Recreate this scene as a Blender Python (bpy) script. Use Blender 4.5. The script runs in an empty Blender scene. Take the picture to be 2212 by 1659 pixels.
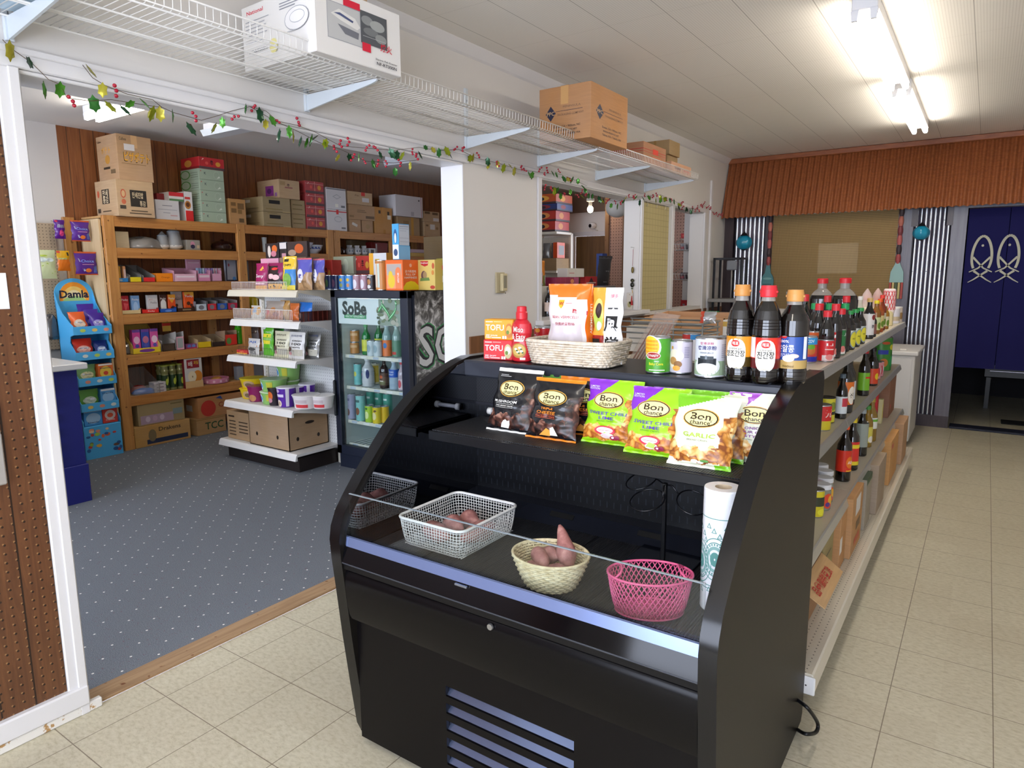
import bpy, bmesh, math, random
from mathutils import Vector, Matrix
random.seed(7)
PI = math.pi
SC = bpy.context.scene
C = SC.collection
# ------------------------------------------------------------------ materials
def lin(h):
 h = h.lstrip('#')
 o = []
 for i in (0, 2, 4):
  c = int(h[i:i + 2], 16) / 255
  o.append(c / 12.92 if c <= .04045 else ((c + .055) / 1.055) ** 2.4)
 return tuple(o) + (1.0,)
MATS = {}
def new_mat(name):
 m = bpy.data.materials.new(name)
 m.use_nodes = True
 return m, m.node_tree, m.node_tree.nodes['Principled BSDF']
def pm(h, rough=.5, metal=0., coat=0., trans=0., emit=0., alpha=1., spec=.5, ior=1.45):
 k = (h, rough, metal, coat, trans, emit, alpha, spec)
 if k in MATS:
  return MATS[k]
 m, nt, b = new_mat('paint_' + h.strip('#'))
 b.inputs['Base Color'].default_value = lin(h)
 b.inputs['Roughness'].default_value = rough
 b.inputs['Metallic'].default_value = metal
 b.inputs['Coat Weight'].default_value = coat
 b.inputs['Coat Roughness'].default_value = .08
 b.inputs['Transmission Weight'].default_value = trans
 b.inputs['Specular IOR Level'].default_value = spec
 b.inputs['IOR'].default_value = ior
 b.inputs['Alpha'].default_value = alpha
 if emit:
  b.inputs['Emission Color'].default_value = lin(h)
  b.inputs['Emission Strength'].default_value = emit
 MATS[k] = m
 return m
class NG:
 """tiny node-graph helper"""
 def __init__(s, name):
  s.m, s.nt, s.b = new_mat(name)
  s.co = s.nt.nodes.new('ShaderNodeTexCoord')
 def n(s, t, **kw):
  x = s.nt.nodes.new(t)
  for k, v in kw.items():
   setattr(x, k, v)
  return x
 def l(s, a, b):
  s.nt.links.new(a, b)
 def math(s, op, a, b=None, c=None):
  x = s.n('ShaderNodeMath', operation=op)
  for i, q in enumerate((a, b, c)):
   if q is None:
    continue
   if isinstance(q, (int, float)):
    x.inputs[i].default_value = q
   else:
    s.l(q, x.inputs[i])
  return x.outputs[0]
 def xyz(s, which='Object'):
  sp = s.n('ShaderNodeSeparateXYZ')
  s.l(s.co.outputs[which], sp.inputs[0])
  return sp.outputs
 def mapped(s, scale, rot=(0, 0, 0), which='Object'):
  mp = s.n('ShaderNodeMapping')
  mp.inputs['Scale'].default_value = scale
  mp.inputs['Rotation'].default_value = rot
  s.l(s.co.outputs[which], mp.inputs[0])
  return mp.outputs[0]
 def noise(s, vec, scale, detail=3, rough=.5, dist=0):
  x = s.n('ShaderNodeTexNoise')
  x.inputs['Scale'].default_value = scale
  x.inputs['Detail'].default_value = detail
  x.inputs['Roughness'].default_value = rough
  x.inputs['Distortion'].default_value = dist
  s.l(vec, x.inputs['Vector'])
  return x.outputs[0]
 def ramp(s, fac, stops, interp='LINEAR'):
  r = s.n('ShaderNodeValToRGB')
  cr = r.color_ramp
  cr.interpolation = interp
  while len(cr.elements) < len(stops):
   cr.elements.new(.5)
  for e, (p, c) in zip(cr.elements, stops):
   e.position = p
   e.color = lin(c) if isinstance(c, str) else c
  s.l(fac, r.inputs[0])
  return r.outputs[0]
 def mix(s, fac, a, b, mode='MIX'):
  x = s.n('ShaderNodeMix', data_type='RGBA', blend_type=mode)
  for q, i in ((fac, 0), (a, 6), (b, 7)):
   if isinstance(q, (int, float)):
    x.inputs[i].default_value = q
   elif isinstance(q, str):
    x.inputs[i].default_value = lin(q)
   else:
    s.l(q, x.inputs[i])
  return x.outputs[2]
 def bump(s, h, strength=.3, dist=.002):
  x = s.n('ShaderNodeBump')
  x.inputs['Strength'].default_value = strength
  x.inputs['Distance'].default_value = dist
  s.l(h, x.inputs['Height'])
  s.l(x.outputs[0], s.b.inputs['Normal'])
 def out(s, col, rough=.6, metal=0., coat=0., spec=.5):
  if isinstance(col, str):
   s.b.inputs['Base Color'].default_value = lin(col)
  else:
   s.l(col, s.b.inputs['Base Color'])
  s.b.inputs['Roughness'].default_value = rough
  s.b.inputs['Metallic'].default_value = metal
  s.b.inputs['Coat Weight'].default_value = coat
  s.b.inputs['Specular IOR Level'].default_value = spec
  return s.m
 def grid_line(s, c, step, half, off=0.):
  """1 inside a line of half-width `half` every `step` along scalar c"""
  f = s.math('FRACT', s.math('DIVIDE', s.math('ADD', c, off + 100 * step), step))
  d = s.math('MULTIPLY', s.math('ABSOLUTE', s.math('SUBTRACT', f, .5)), step)
  return s.math('GREATER_THAN', d, step * .5 - half)
 def dots(s, a, b, step, r, step2=None):
  step2 = step2 or step
  fa = s.math('MULTIPLY', s.math('SUBTRACT', s.math('FRACT', s.math('DIVIDE', s.math('ADD', a, 100 * step), step)), .5), step)
  fb = s.math('MULTIPLY', s.math('SUBTRACT', s.math('FRACT', s.math('DIVIDE', s.math('ADD', b, 100 * step2), step2)), .5), step2)
  d = s.math('SQRT', s.math('ADD', s.math('MULTIPLY', fa, fa), s.math('MULTIPLY', fb, fb)))
  return s.math('LESS_THAN', d, r)
def m_pegboard(name, base, hole, axes='yz', step=.0254, r=.0035, wood=False, grooves=None, rough=.6, hole_glint=None):
 g = NG(name)
 o = g.xyz()
 a, b = o['xyz'.index(axes[0])], o['xyz'.index(axes[1])]
 if wood:
  sc = {'y': (8, 8, .7), 'x': (8, 8, .7)}[axes[0]]
  nz = g.noise(g.mapped(sc), 5, 5, .6, 1.2)
  col = g.ramp(nz, [(.3, base), (.7, wood)])
 else:
  nz = g.noise(g.co.outputs['Object'], 6, 3)
  col = g.mix(g.math('MULTIPLY', nz, .25), base, '#ffffff', 'MULTIPLY')
 if grooves:
  gl = g.grid_line(a, grooves, .0025)
  col = g.mix(gl, col, '#2a1a10')
 if hole_glint:
  col = g.mix(g.dots(g.math('ADD', a, .004), g.math('ADD', b, -.004), step, r * .8), col, hole_glint)  # lighter dot painted as a highlight on each hole's edge
 col = g.mix(g.dots(a, b, step, r), col, hole)
 return g.out(col, rough)
def m_wood(name, c1, c2, axis='y', scale=1., rough=.55, knots=True):
 g = NG(name)
 s = {'x': (.5, 9, 9), 'y': (9, .5, 9), 'z': (9, 9, .5)}[axis]
 nz = g.noise(g.mapped(tuple(q * scale for q in s)), 4, 5, .6, .8)
 col = g.ramp(nz, [(.3, c1), (.7, c2)])
 if knots:
  k = g.noise(g.co.outputs['Object'], 28, 1)
  col = g.mix(g.ramp(k, [(.70, (0, 0, 0, 1)), (.76, (1, 1, 1, 1))]), col, '#6d3f1c')
 g.bump(nz, .15)
 return g.out(col, rough)
def m_card(name, c, rough=.75):
 g = NG(name)
 nz = g.noise(g.mapped((3, 3, 60)), 3, 3)
 col = g.mix(g.math('MULTIPLY', nz, .35), c, '#6b5540', 'MULTIPLY')
 nz2 = g.noise(g.co.outputs['Object'], 4, 2)
 col = g.mix(g.math('MULTIPLY', nz2, .12), col, '#ffffff')
 return g.out(col, rough, spec=.3)
CARD = {}
def card(h):
 if h not in CARD:
  CARD[h] = m_card('cardboard_' + h.strip('#'), h)
 return CARD[h]
# ------------------------------------------------------------------ mesh builder
TXT = {}
def text_mesh(s, bold=0., res=2, shear=0.):
 k = (s, bold, shear)
 if k not in TXT:
  cu = bpy.data.curves.new('t', 'FONT')
  cu.body = s
  cu.size = 1.
  cu.resolution_u = res
  cu.offset = bold
  cu.shear = shear
  cu.align_x = 'CENTER'
  cu.align_y = 'CENTER'
  cu.space_line = .9
  ob = bpy.data.objects.new('t', cu)
  me = ob.to_mesh()
  v = [(p.co.x, p.co.y) for p in me.vertices]
  f = [tuple(p.vertices) for p in me.polygons]
  ob.to_mesh_clear()
  bpy.data.objects.remove(ob)
  bpy.data.curves.remove(cu)
  xs = [p[0] for p in v] or [0, 1]
  ys = [p[1] for p in v] or [0, 1]
  TXT[k] = (v, f, max(xs) - min(xs), max(ys) - min(ys), (max(xs) + min(xs)) / 2, (max(ys) + min(ys)) / 2)
 return TXT[k]
def plane(O, ux, uy):
 O, ux, uy = Vector(O), Vector(ux), Vector(uy)
 return lambda u, v: O + ux * u + uy * v
def cylmap(r, cx=0., cy=0., a0=0.):
 return lambda u, v: Vector((cx + r * math.sin(u / r + a0), cy - r * math.cos(u / r + a0), v))
class MB:
 def __init__(s):
  s.v, s.f, s.m, s.s, s.mats = [], [], [], [], []
  s.T = None
 def mi(s, mat):
  if isinstance(mat, str):
   mat = pm(mat)
  if mat not in s.mats:
   s.mats.append(mat)
  return s.mats.index(mat)
 def add(s, vs, fs, mat, smooth=False):
  o = len(s.v)
  if s.T is not None:
   vs = [s.T @ Vector(p) for p in vs]
  s.v += [tuple(p) for p in vs]
  i = s.mi(mat)
  for f in fs:
   s.f.append(tuple(q + o for q in f))
   s.m.append(i)
   s.s.append(smooth)
  return s
 def poly(s, pts, mat):
  return s.add(pts, [tuple(range(len(pts)))], mat)
 def box(s, x0, y0, z0, x1, y1, z1, mat, bev=0., faces=None):
  if bev <= 0:
   v = [(x0, y0, z0), (x1, y0, z0), (x1, y1, z0), (x0, y1, z0), (x0, y0, z1), (x1, y0, z1), (x1, y1, z1), (x0, y1, z1)]
   fs = {'bottom': (0, 3, 2, 1), 'top': (4, 5, 6, 7), 'front': (0, 1, 5, 4), 'right': (1, 2, 6, 5), 'back': (2, 3, 7, 6), 'left': (3, 0, 4, 7)}
   for k, f in fs.items():
    mm = (faces or {}).get(k, mat)
    if mm is None:
     continue
    s.add([v[q] for q in f], [(0, 1, 2, 3)], mm)
   return s
  b = min(bev, (x1 - x0) / 2.01, (y1 - y0) / 2.01, (z1 - z0) / 2.01)
  X, Y, Z = (x0, x1), (y0, y1), (z0, z1)
  vs, idx = [], {}
  for i in (0, 1):
   for j in (0, 1):
    for k in (0, 1):
     c = (X[i], Y[j], Z[k])
     inn = (b if i == 0 else -b, b if j == 0 else -b, b if k == 0 else -b)
     for ax in range(3):
      p = [c[q] + (0 if q == ax else inn[q]) for q in range(3)]
      idx[(i, j, k, ax)] = len(vs)
      vs.append(tuple(p))
  fs = []
  for ax in range(3):
   o = [q for q in range(3) if q != ax]
   for e in (0, 1):
    loop = []
    for (p, q) in ((0, 0), (1, 0), (1, 1), (0, 1)):
     k = [0, 0, 0]
     k[ax], k[o[0]], k[o[1]] = e, p, q
     loop.append(idx[(*k, ax)])
    fs.append(tuple(loop))
   for p in (0, 1):
    for q in (0, 1):
     k0, k1 = [0, 0, 0], [0, 0, 0]
     k0[ax], k1[ax] = 0, 1
     for kk in (k0, k1):
      kk[o[0]], kk[o[1]] = p, q
     fs.append((idx[(*k0, o[0])], idx[(*k1, o[0])], idx[(*k1, o[1])], idx[(*k0, o[1])]))
  for i in (0, 1):
   for j in (0, 1):
    for k in (0, 1):
     fs.append(tuple(idx[(i, j, k, ax)] for ax in range(3)))
  return s.add(vs, fs, mat)
 def lathe(s, prof, mat, cx=0., cy=0., cz=0., n=20, smooth=True, mats=None, sx=1., sy=1., cap=True):
  """prof: list of (r, z) bottom to top; mats: per-segment materials"""
  ring = lambda r, z: [(cx + sx * r * math.cos(2 * PI * i / n), cy + sy * r * math.sin(2 * PI * i / n), cz + z) for i in range(n)]
  for k in range(len(prof) - 1):
   (r0, z0), (r1, z1) = prof[k], prof[k + 1]
   mm = mats[k] if mats else mat
   if mm is None:
    continue
   vs = ring(r0, z0) + ring(r1, z1)
   s.add(vs, [(i, (i + 1) % n, n + (i + 1) % n, n + i) for i in range(n)], mm, smooth)
  if cap:
   if prof[0][0] > 1e-4:
    s.add(ring(*prof[0])[::-1], [tuple(range(n))], (mats[0] if mats and mats[0] else mat))
   if prof[-1][0] > 1e-4:
    s.add(ring(*prof[-1]), [tuple(range(n))], (mats[-1] if mats and mats[-1] else mat))
  return s
 def tube(s, pts, r, mat, n=6, closed=False, rads=None):
  P = [Vector(p) for p in pts]
  N = len(P)
  vs = []
  up = None
  for i, p in enumerate(P):
   a = P[(i - 1) % N] if (closed or i > 0) else p
   b = P[(i + 1) % N] if (closed or i < N - 1) else p
   t = (b - a)
   if t.length < 1e-9:
    t = Vector((0, 0, 1))
   t.normalize()
   if up is None:
    up = Vector((0, 0, 1)) if abs(t.z) < .9 else Vector((1, 0, 0))
   q = up - t * up.dot(t)
   if q.length < 1e-6:
    q = t.orthogonal()
   q.normalize()
   up = q
   w = t.cross(q)
   rr = rads[i] if rads else r
   for k in range(n):
    an = 2 * PI * k / n
    vs.append(p + q * (rr * math.cos(an)) + w * (rr * math.sin(an)))
  fs = []
  for i in range(N if closed else N - 1):
   j = (i + 1) % N
   for k in range(n):
    fs.append((i * n + k, i * n + (k + 1) % n, j * n + (k + 1) % n, j * n + k))
  if not closed:
   fs += [tuple(range(n))[::-1], tuple((N - 1) * n + k for k in range(n))]
  return s.add(vs, fs, mat, True)
 def prism(s, poly, ax, a0, a1, mat, side=None, smooth=False):
  """poly in the two remaining axes (in xyz order), extruded along axis ax"""
  def P(p, a):
   q = list(p)
   q.insert(ax, a)
   return tuple(q)
  n = len(poly)
  v = [P(p, a0) for p in poly] + [P(p, a1) for p in poly]
  s.add(v, [tuple(range(n))[::-1], tuple(range(n, 2 * n))], mat)
  s.add(v, [(i, (i + 1) % n, n + (i + 1) % n, n + i) for i in range(n)], side or mat, smooth)
  return s
 def strip(s, poly, ax, a0, a1, mat, smooth=True):
  """open extruded sheet"""
  def P(p, a):
   q = list(p)
   q.insert(ax, a)
   return tuple(q)
  n = len(poly)
  v = [P(p, a0) for p in poly] + [P(p, a1) for p in poly]
  return s.add(v, [(i, i + 1, n + i + 1, n + i) for i in range(n - 1)], mat, smooth)
 def sphere(s, c, r, mat, n=12, m=8, sc=(1, 1, 1)):
  prof = [(max(1e-5, r * math.sin(PI * i / m)), -r * math.cos(PI * i / m)) for i in range(m + 1)]
  vs, fs = [], []
  for (q, z) in prof:
   for i in range(n):
    a = 2 * PI * i / n
    vs.append((c[0] + sc[0] * q * math.cos(a), c[1] + sc[1] * q * math.sin(a), c[2] + sc[2] * z))
  for k in range(m):
   for i in range(n):
    fs.append((k * n + i, k * n + (i + 1) % n, (k + 1) * n + (i + 1) % n, (k + 1) * n + i))
  return s.add(vs, fs, mat, True)
 # flat print on a surface map S(u, v)
 def rect(s, S, u0, v0, u1, v1, mat, nu=1, nv=1):
  vs = [S(u0 + (u1 - u0) * i / nu, v0 + (v1 - v0) * j / nv) for j in range(nv + 1) for i in range(nu + 1)]
  fs = [(j * (nu + 1) + i, j * (nu + 1) + i + 1, (j + 1) * (nu + 1) + i + 1, (j + 1) * (nu + 1) + i) for j in range(nv) for i in range(nu)]
  return s.add(vs, fs, mat)
 def ell(s, S, cu, cv, ru, rv, mat, n=20, rings=1, a0=0., a1=2 * PI, pw=1.):
  full = abs(a1 - a0 - 2 * PI) < 1e-6
  k = n if full else n + 1
  vs = [S(cu, cv)]
  def sp(t):
   return math.copysign(abs(t) ** pw, t)
  for j in range(1, rings + 1):
   for i in range(k):
    a = a0 + (a1 - a0) * i / n
    vs.append(S(cu + ru * sp(math.cos(a)) * j / rings, cv + rv * sp(math.sin(a)) * j / rings))
  fs = []
  for i in range(n):
   fs.append((0, 1 + i, 1 + (i + 1) % k))
  for j in range(rings - 1):
   for i in range(n):
    p, q = 1 + j * k + i, 1 + j * k + (i + 1) % k
    fs.append((p, p + k, q + k, q))
  return s.add(vs, fs, mat)
 def pd(s, S, pts, mat):
  return s.add([S(*p) for p in pts], [tuple(range(len(pts)))], mat)
 def text(s, t, S, cu, cv, h, mat, bold=.012, w=None, rot=0., shear=0.):
  """h: cap height-ish; w: squeeze to this width"""
  v, f, tw, th, ox, oy = text_mesh(t, bold, 2, shear)
  k = h
  kx = k if w is None else w / max(tw, 1e-6)
  ca, sa = math.cos(rot), math.sin(rot)
  pts = []
  for (x, y) in v:
   x, y = (x - ox) * kx, (y - oy) * k
   pts.append(S(cu + x * ca - y * sa, cv + x * sa + y * ca))
  return s.add(pts, f, mat)
 def obj(s, name, parent=None):
  me = bpy.data.meshes.new(name)
  me.from_pydata(s.v, [], s.f)
  for m in s.mats:
   me.materials.append(m)
  me.polygons.foreach_set('material_index', s.m)
  me.polygons.foreach_set('use_smooth', s.s)
  me.update()
  o = bpy.data.objects.new(name, me)
  C.objects.link(o)
  if parent is not None:
   o.parent = parent
  return o
def tag(o, label, cat, group=None, kind=None):
 if label:
  o['label'] = label
 if cat:
  o['category'] = cat
 if group:
  o['group'] = group
 if kind:
  o['kind'] = kind
 return o
def thing(name, label, cat, loc=(0, 0, 0), rz=0., group=None):
 o = bpy.data.objects.new(name, None)
 o.empty_display_size = .05
 C.objects.link(o)
 o.location = loc
 o.rotation_euler = (0, 0, math.radians(rz))
 return tag(o, label, cat, group)
def solo(mb, name, label, cat, loc=(0, 0, 0), rz=0., group=None):
 o = mb.obj(name)
 o.location = loc
 o.rotation_euler = (0, 0, math.radians(rz))
 return tag(o, label, cat, group)
def dup(root, loc, rz=0., label=None, group=None):
 r = root.copy()
 C.objects.link(r)
 r.location = loc
 r.rotation_euler = (0, 0, math.radians(rz))
 if label:
  r['label'] = label
 if group:
  r['group'] = group
 for ch in list(root.children):
  c = ch.copy()
  C.objects.link(c)
  c.parent = r
  for g in list(ch.children):
   d = g.copy()
   C.objects.link(d)
   d.parent = c
 return r
def struct(mb, name, label=None, cat=None):
 o = mb.obj(name)
 o['kind'] = 'structure'
 if label:
  o['label'] = label
 if cat:
  o['category'] = cat
 return o
# print lists: items are ('r',u0,v0,u1,v1,col) ('e',cu,cv,ru,rv,col) ('t',text,cu,cv,h,col[,w[,rot]]) ('p',[(u,v)..],col); u,v in 0..1 of the face
def prints(mb, S, w, h, items, nu=1):
 for it in items or ():
  k = it[0]
  if k == 'r':
   mb.rect(S, it[1] * w, it[2] * h, it[3] * w, it[4] * h, it[5], nu=max(1, int(nu * abs(it[3] - it[1]) + .99)))
  elif k == 'e':
   mb.ell(S, it[1] * w, it[2] * h, it[3] * w, it[4] * h, it[5], rings=1 if nu == 1 else 3)
  elif k == 't':
   mb.text(it[1], S, it[2] * w, it[3] * h, it[4] * h, it[5], w=(it[6] * w if len(it) > 6 and it[6] else None), rot=(it[7] if len(it) > 7 else 0.))
  elif k == 'p':
   mb.pd(S, [(a * w, b * h) for a, b in it[1]], it[2])
class Lift:
 """surface maps stacked at tiny increasing offsets so prints never coincide"""
 def __init__(s, fn):
  s.fn, s.k = fn, 0
 def __call__(s):
  s.k += 1
  return s.fn(.0004 + .00025 * s.k)
def face_print(mb, S_of, w, h, items, nu=1):
 for i, it in enumerate(items or ()):
  prints(mb, S_of(.0004 + .0003 * i), w, h, [it], nu)
def fronts(w, d, y=None):
 """front face of a w x d block centred on x, front at y=-d/2"""
 return lambda o: plane((-w / 2, -d / 2 - o, 0), (1, 0, 0), (0, 0, 1))
def rights(w, d):
 return lambda o: plane((w / 2 + o, -d / 2, 0), (0, 1, 0), (0, 0, 1))
def lefts(w, d):
 return lambda o: plane((-w / 2 - o, d / 2, 0), (0, -1, 0), (0, 0, 1))
def tops(w, d, h):
 return lambda o: plane((-w / 2, -d / 2, h + o), (1, 0, 0), (0, 1, 0))
def pack(name, label, cat, loc, w, d, h, col, front=(), right=(), left=(), top=(), rz=0., group=None, rough=.45, bev=.002, tape=None):
 """a printed carton/box with base centre at loc"""
 mat = card(col[1:]) if col.startswith('c') else pm(col, rough)
 mb = MB()
 mb.box(-w / 2, -d / 2, 0, w / 2, d / 2, h, mat, bev)
 face_print(mb, fronts(w, d), w, h, front)
 face_print(mb, rights(w, d), d, h, right)
 face_print(mb, lefts(w, d), d, h, left)
 face_print(mb, tops(w, d, h), w, d, top)
 if tape:
  t = thing(name, label, cat, loc, rz, group)
  mb.obj('box_body', t)
  tb = MB()
  tm = pm(tape, .3)
  e = .0012
  tb.box(-.025, -d / 2 - e, h - min(.1, h * .35), .025, -d / 2, h + e, tm)
  tb.box(-.025, -d / 2 - e, h, .025, d / 2 + e, h + e, tm)
  tb.obj('packing_tape', t)
  return t
 return solo(mb, name, label, cat, loc, rz, group)
def pouch_surface(w, h, th, seed=0, lean=0., seal=.035, flare=0.):
 """pillow bag front/back surface: S(side)(u in 0..w, v in 0..h)"""
 rnd = random.Random(seed)
 a = [rnd.uniform(-1, 1) for _ in range(10)]
 def S(side, off=0.):
  def f(u, v):
   x, z = u / w, v / h
   s0 = seal
   zz = min(1, max(0, (z - s0) / (1 - 2 * s0)))
   prof = (math.sin(PI * zz) ** .55) * (1.15 - .35 * zz)
   xx = max(0., 1 - abs(2 * x - 1) ** 2.6) ** .75
   t = th / 2 * prof * xx
   wr = .0022 * xx * (math.sin(23 * x + 6 * a[0] + 9 * z * a[1]) * math.sin(15 * z + 7 * a[2]) + .7 * math.sin(41 * z * (1 + .2 * a[4]) + 13 * x * a[3]))
   edge = .004 * math.sin(17 * z + 5 * a[5]) * prof
   pin = 1 - .07 * prof + flare * (abs(2 * z - 1) ** 3) * .05
   X = (x - .5) * w * pin + edge * (1 if x > .5 else -1) * abs(2 * x - 1)
   Y = -side * (t + .0008 + off + (wr if side > 0 else -wr) * prof)
   if zz <= 0 or zz >= 1:
    Y += .0015 * math.sin(30 * x + a[6])
   return Vector((X, Y + lean * v, v))
  return f
 return S
def pouch(name, label, cat, loc, w, h, th, colf, back, items=(), rz=0., group=None, seed=0, lean=.12, nu=24, nv=30, rough=.3, root=None, seal=.035, extra=None):
 """colf(x, z) -> material for the front; items are prints in 0..1"""
 S = pouch_surface(w, h, th, seed, lean, seal)
 mb = MB()
 if isinstance(colf, str):
  cc = pm(colf, rough)
  cf = lambda x, z: cc
 else:
  cf = colf
 F, B = S(1), S(-1)
 groups = {}
 for j in range(nv):
  for i in range(nu):
   m = cf((i + .5) / nu, (j + .5) / nv)
   groups.setdefault(m, []).append((i, j))
 pts = [F(w * i / nu, h * j / nv) for j in range(nv + 1) for i in range(nu + 1)]
 k = nu + 1
 for m, cells in groups.items():
  mb.add(pts, [(j * k + i, j * k + i + 1, (j + 1) * k + i + 1, (j + 1) * k + i) for (i, j) in cells], m, True)
 nb = max(6, nu // 2)
 mv = max(8, nv // 2)
 bp = [B(w * i / nb, h * j / mv) for j in range(mv + 1) for i in range(nb + 1)]
 mb.add(bp, [(j * (nb + 1) + i + 1, j * (nb + 1) + i, (j + 1) * (nb + 1) + i, (j + 1) * (nb + 1) + i + 1) for j in range(mv) for i in range(nb)], pm(back, rough) if isinstance(back, str) else back, True)
 for q, it in enumerate(items):
  prints(mb, S(1, .0018 + .0005 * q), w, h, [it], nu=8)
 if extra:
  extra(mb, S, w, h)
 if root is not None:
  return mb.obj(name, root)
 return solo(mb, name, label, cat, loc, rz, group)
# ------------------------------------------------------------------ setting
T = .3048
CEIL = 2.73
# floor tiles
g = NG('vinyl_tile')
o = g.xyz()
tx = g.math('FLOOR', g.math('DIVIDE', o[0], T))
ty = g.math('FLOOR', g.math('DIVIDE', o[1], T))
cmb = g.n('ShaderNodeCombineXYZ')
g.l(tx, cmb.inputs[0])
g.l(ty, cmb.inputs[1])
wn = g.n('ShaderNodeTexWhiteNoise')
g.l(cmb.outputs[0], wn.inputs[0])
n1 = g.noise(g.mapped((14, 26, 1), (0, 0, .6)), 3, 6, .65)
n2 = g.noise(g.co.outputs['Object'], 1.1, 3)
col = g.ramp(n1, [(.32, '#bdb59a'), (.5, '#d0c9b0'), (.72, '#dcd6c0')])
col = g.mix(g.math('MULTIPLY', wn.outputs[0], .16), col, '#a5957a')
col = g.mix(g.math('MULTIPLY', n2, .25), col, '#8d8069', 'MULTIPLY')
sp = g.noise(g.mapped((60, 90, 1)), 2, 2)
col = g.mix(g.ramp(sp, [(.68, (0, 0, 0, 1)), (.74, (.6, .6, .6, 1))]), col, '#8f7f66')
ln = g.math('MAXIMUM', g.grid_line(o[0], T, .0016, T / 2), g.grid_line(o[1], T, .0016, T / 2))
col = g.mix(g.math('MULTIPLY', ln, .75), col, '#5d4a38')
M_TILE = g.out(col, .42, spec=.4)
mb = MB()
mb.box(.0, -3.2, -.1, 4.4, 9.2, 0, M_TILE)
struct(mb, 'floor')
# carpet: dark grey-blue pile with a diagonal lattice of pale dots
g = NG('carpet_pile')
o = g.xyz()
fz = g.noise(g.co.outputs['Object'], 260, 2, .7)
fz2 = g.noise(g.co.outputs['Object'], 90, 2, .6)
col = g.ramp(fz, [(.3, '#5c6066'), (.6, '#787d83'), (.8, '#8f9498')])
col = g.mix(g.ramp(fz2, [(.66, (0, 0, 0, 1)), (.7, (.5, .5, .5, 1))]), col, '#74454f')
xa, ya = g.math('ADD', o[0], .2885 + .15), g.math('ADD', o[1], .0008)
d1 = g.dots(xa, ya, .1513, .0046, .1413)
d2 = g.dots(g.math('ADD', xa, .0757), g.math('ADD', ya, .0707), .1513, .0046, .1413)
col = g.mix(g.math('MAXIMUM', d1, d2), col, '#e8e6df')
g.bump(fz, .5, .004)
M_CARPET = g.out(col, .95, spec=.1)
mb = MB()
mb.box(-4.1, -3.2, -.1, -.1, 9.2, .004, M_CARPET)
struct(mb, 'floor_carpet')
M_STRIP = m_wood('worn_threshold', '#8a6a4a', '#a98a66', 'y', 1.3, .7)
mb = MB()
mb.box(-.1, -.03, 0, 0, 2.1, .012, M_STRIP, .003)
struct(mb, 'trim_threshold')
# ceiling
g = NG('ceiling_tile')
o = g.xyz()
l1 = g.grid_line(o[0], T, .0022, .149)
l2 = g.grid_line(o[1], T * 2, .0014, .1)
rib = g.math('SINE', g.math('MULTIPLY', o[0], 2 * PI / .0127))
nz = g.noise(g.co.outputs['Object'], 2, 2)
col = g.mix(g.math('MULTIPLY', nz, .1), '#f0ece5', '#dcd5c9')
col = g.mix(g.math('MULTIPLY', g.math('GREATER_THAN', rib, .6), .16), col, '#968c80')
col = g.mix(g.math('MULTIPLY', l1, .5), col, '#7d756b')
col = g.mix(g.math('MULTIPLY', l2, .22), col, '#857d72')
M_CEIL = g.out(col, .85, spec=.2)
mb = MB()
mb.box(-.145, -3.2, CEIL, 4.4, 9.2, CEIL + .1, M_CEIL)
struct(mb, 'ceiling')
g = NG('plaster_ceiling')
nz = g.noise(g.co.outputs['Object'], 130, 2)
g.bump(nz, .3, .002)
M_CEIL2 = g.out('#dedbd6', .9, spec=.2)
mb = MB()
mb.box(-4.1, -3.2, CEIL, -.145, 9.2, CEIL + .1, M_CEIL2)
struct(mb, 'ceiling_side')
# white painted walls
g = NG('white_wall')
nz = g.noise(g.co.outputs['Object'], 90, 3)
big = g.noise(g.co.outputs['Object'], 1.4, 3)
g.bump(nz, .12, .001)
M_WALL = g.out(g.mix(g.math('MULTIPLY', big, .12), '#dedad5', '#c4beb6'), .6, spec=.3)
M_TRIM = pm('#dedcdc', .38)
WX = -.145
JR, PW0, PW1, SH0, SH1, O31 = 2.10, 2.905, 4.47, 4.53, 5.16, 6.035
mb = MB()
mb.box(WX, -3.2, 0, 0, -.085, CEIL, M_WALL)
mb.box(WX, -.085, 2.105, 0, JR, CEIL, M_WALL)
mb.box(WX, JR, 0, 0, PW0, CEIL, M_WALL)
mb.box(WX, PW0, 0, 0, O31, 1.165, M_WALL)
mb.box(WX, PW0, 2.105, 0, O31, CEIL, M_WALL)
mb.box(WX, PW1, 1.165, 0, SH0, 2.105, M_WALL)
mb.box(WX, SH1, 1.165, 0, SH1 + .06, 2.105, M_WALL)
mb.box(WX, O31, 0, 0, 6.87, CEIL, M_WALL)
struct(mb, 'wall_partition')
mb = MB()   # casing round the wide opening
mb.box(0, -.15, 2.105, .016, JR + .04, 2.165, M_TRIM, .004)
mb.box(.016, -.15, 2.145, .024, JR + .04, 2.165, M_TRIM, .003)
mb.box(0, -.098, 0, .016, -.036, 2.105, M_TRIM, .004)
mb.box(.016, -.07, 0, .023, -.040, 2.105, M_TRIM, .003)
mb.box(WX - .004, -.088, 0, .0, -.082, 2.105, pm('#ded6c6', .6))
mb.box(WX - .01, JR - .012, 0, .004, JR + .001, 2.105, M_TRIM, .003)
mb.box(WX - .01, -.04, 2.093, .004, JR, 2.106, M_TRIM, .003)
struct(mb, 'trim_opening')
mb = MB()   # crown strip and long rail under the wire shelf
mb.prism([(0, CEIL), (.045, CEIL), (.012, CEIL - .05), (0, CEIL - .06)], 1, -3.2, 6.87, M_TRIM)
mb.box(0, JR, 2.112, .014, 6.05, 2.16, M_TRIM, .004)
mb.box(0, PW0 - .045, 1.165, .014, PW0, 2.115, M_TRIM, .003)
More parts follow.
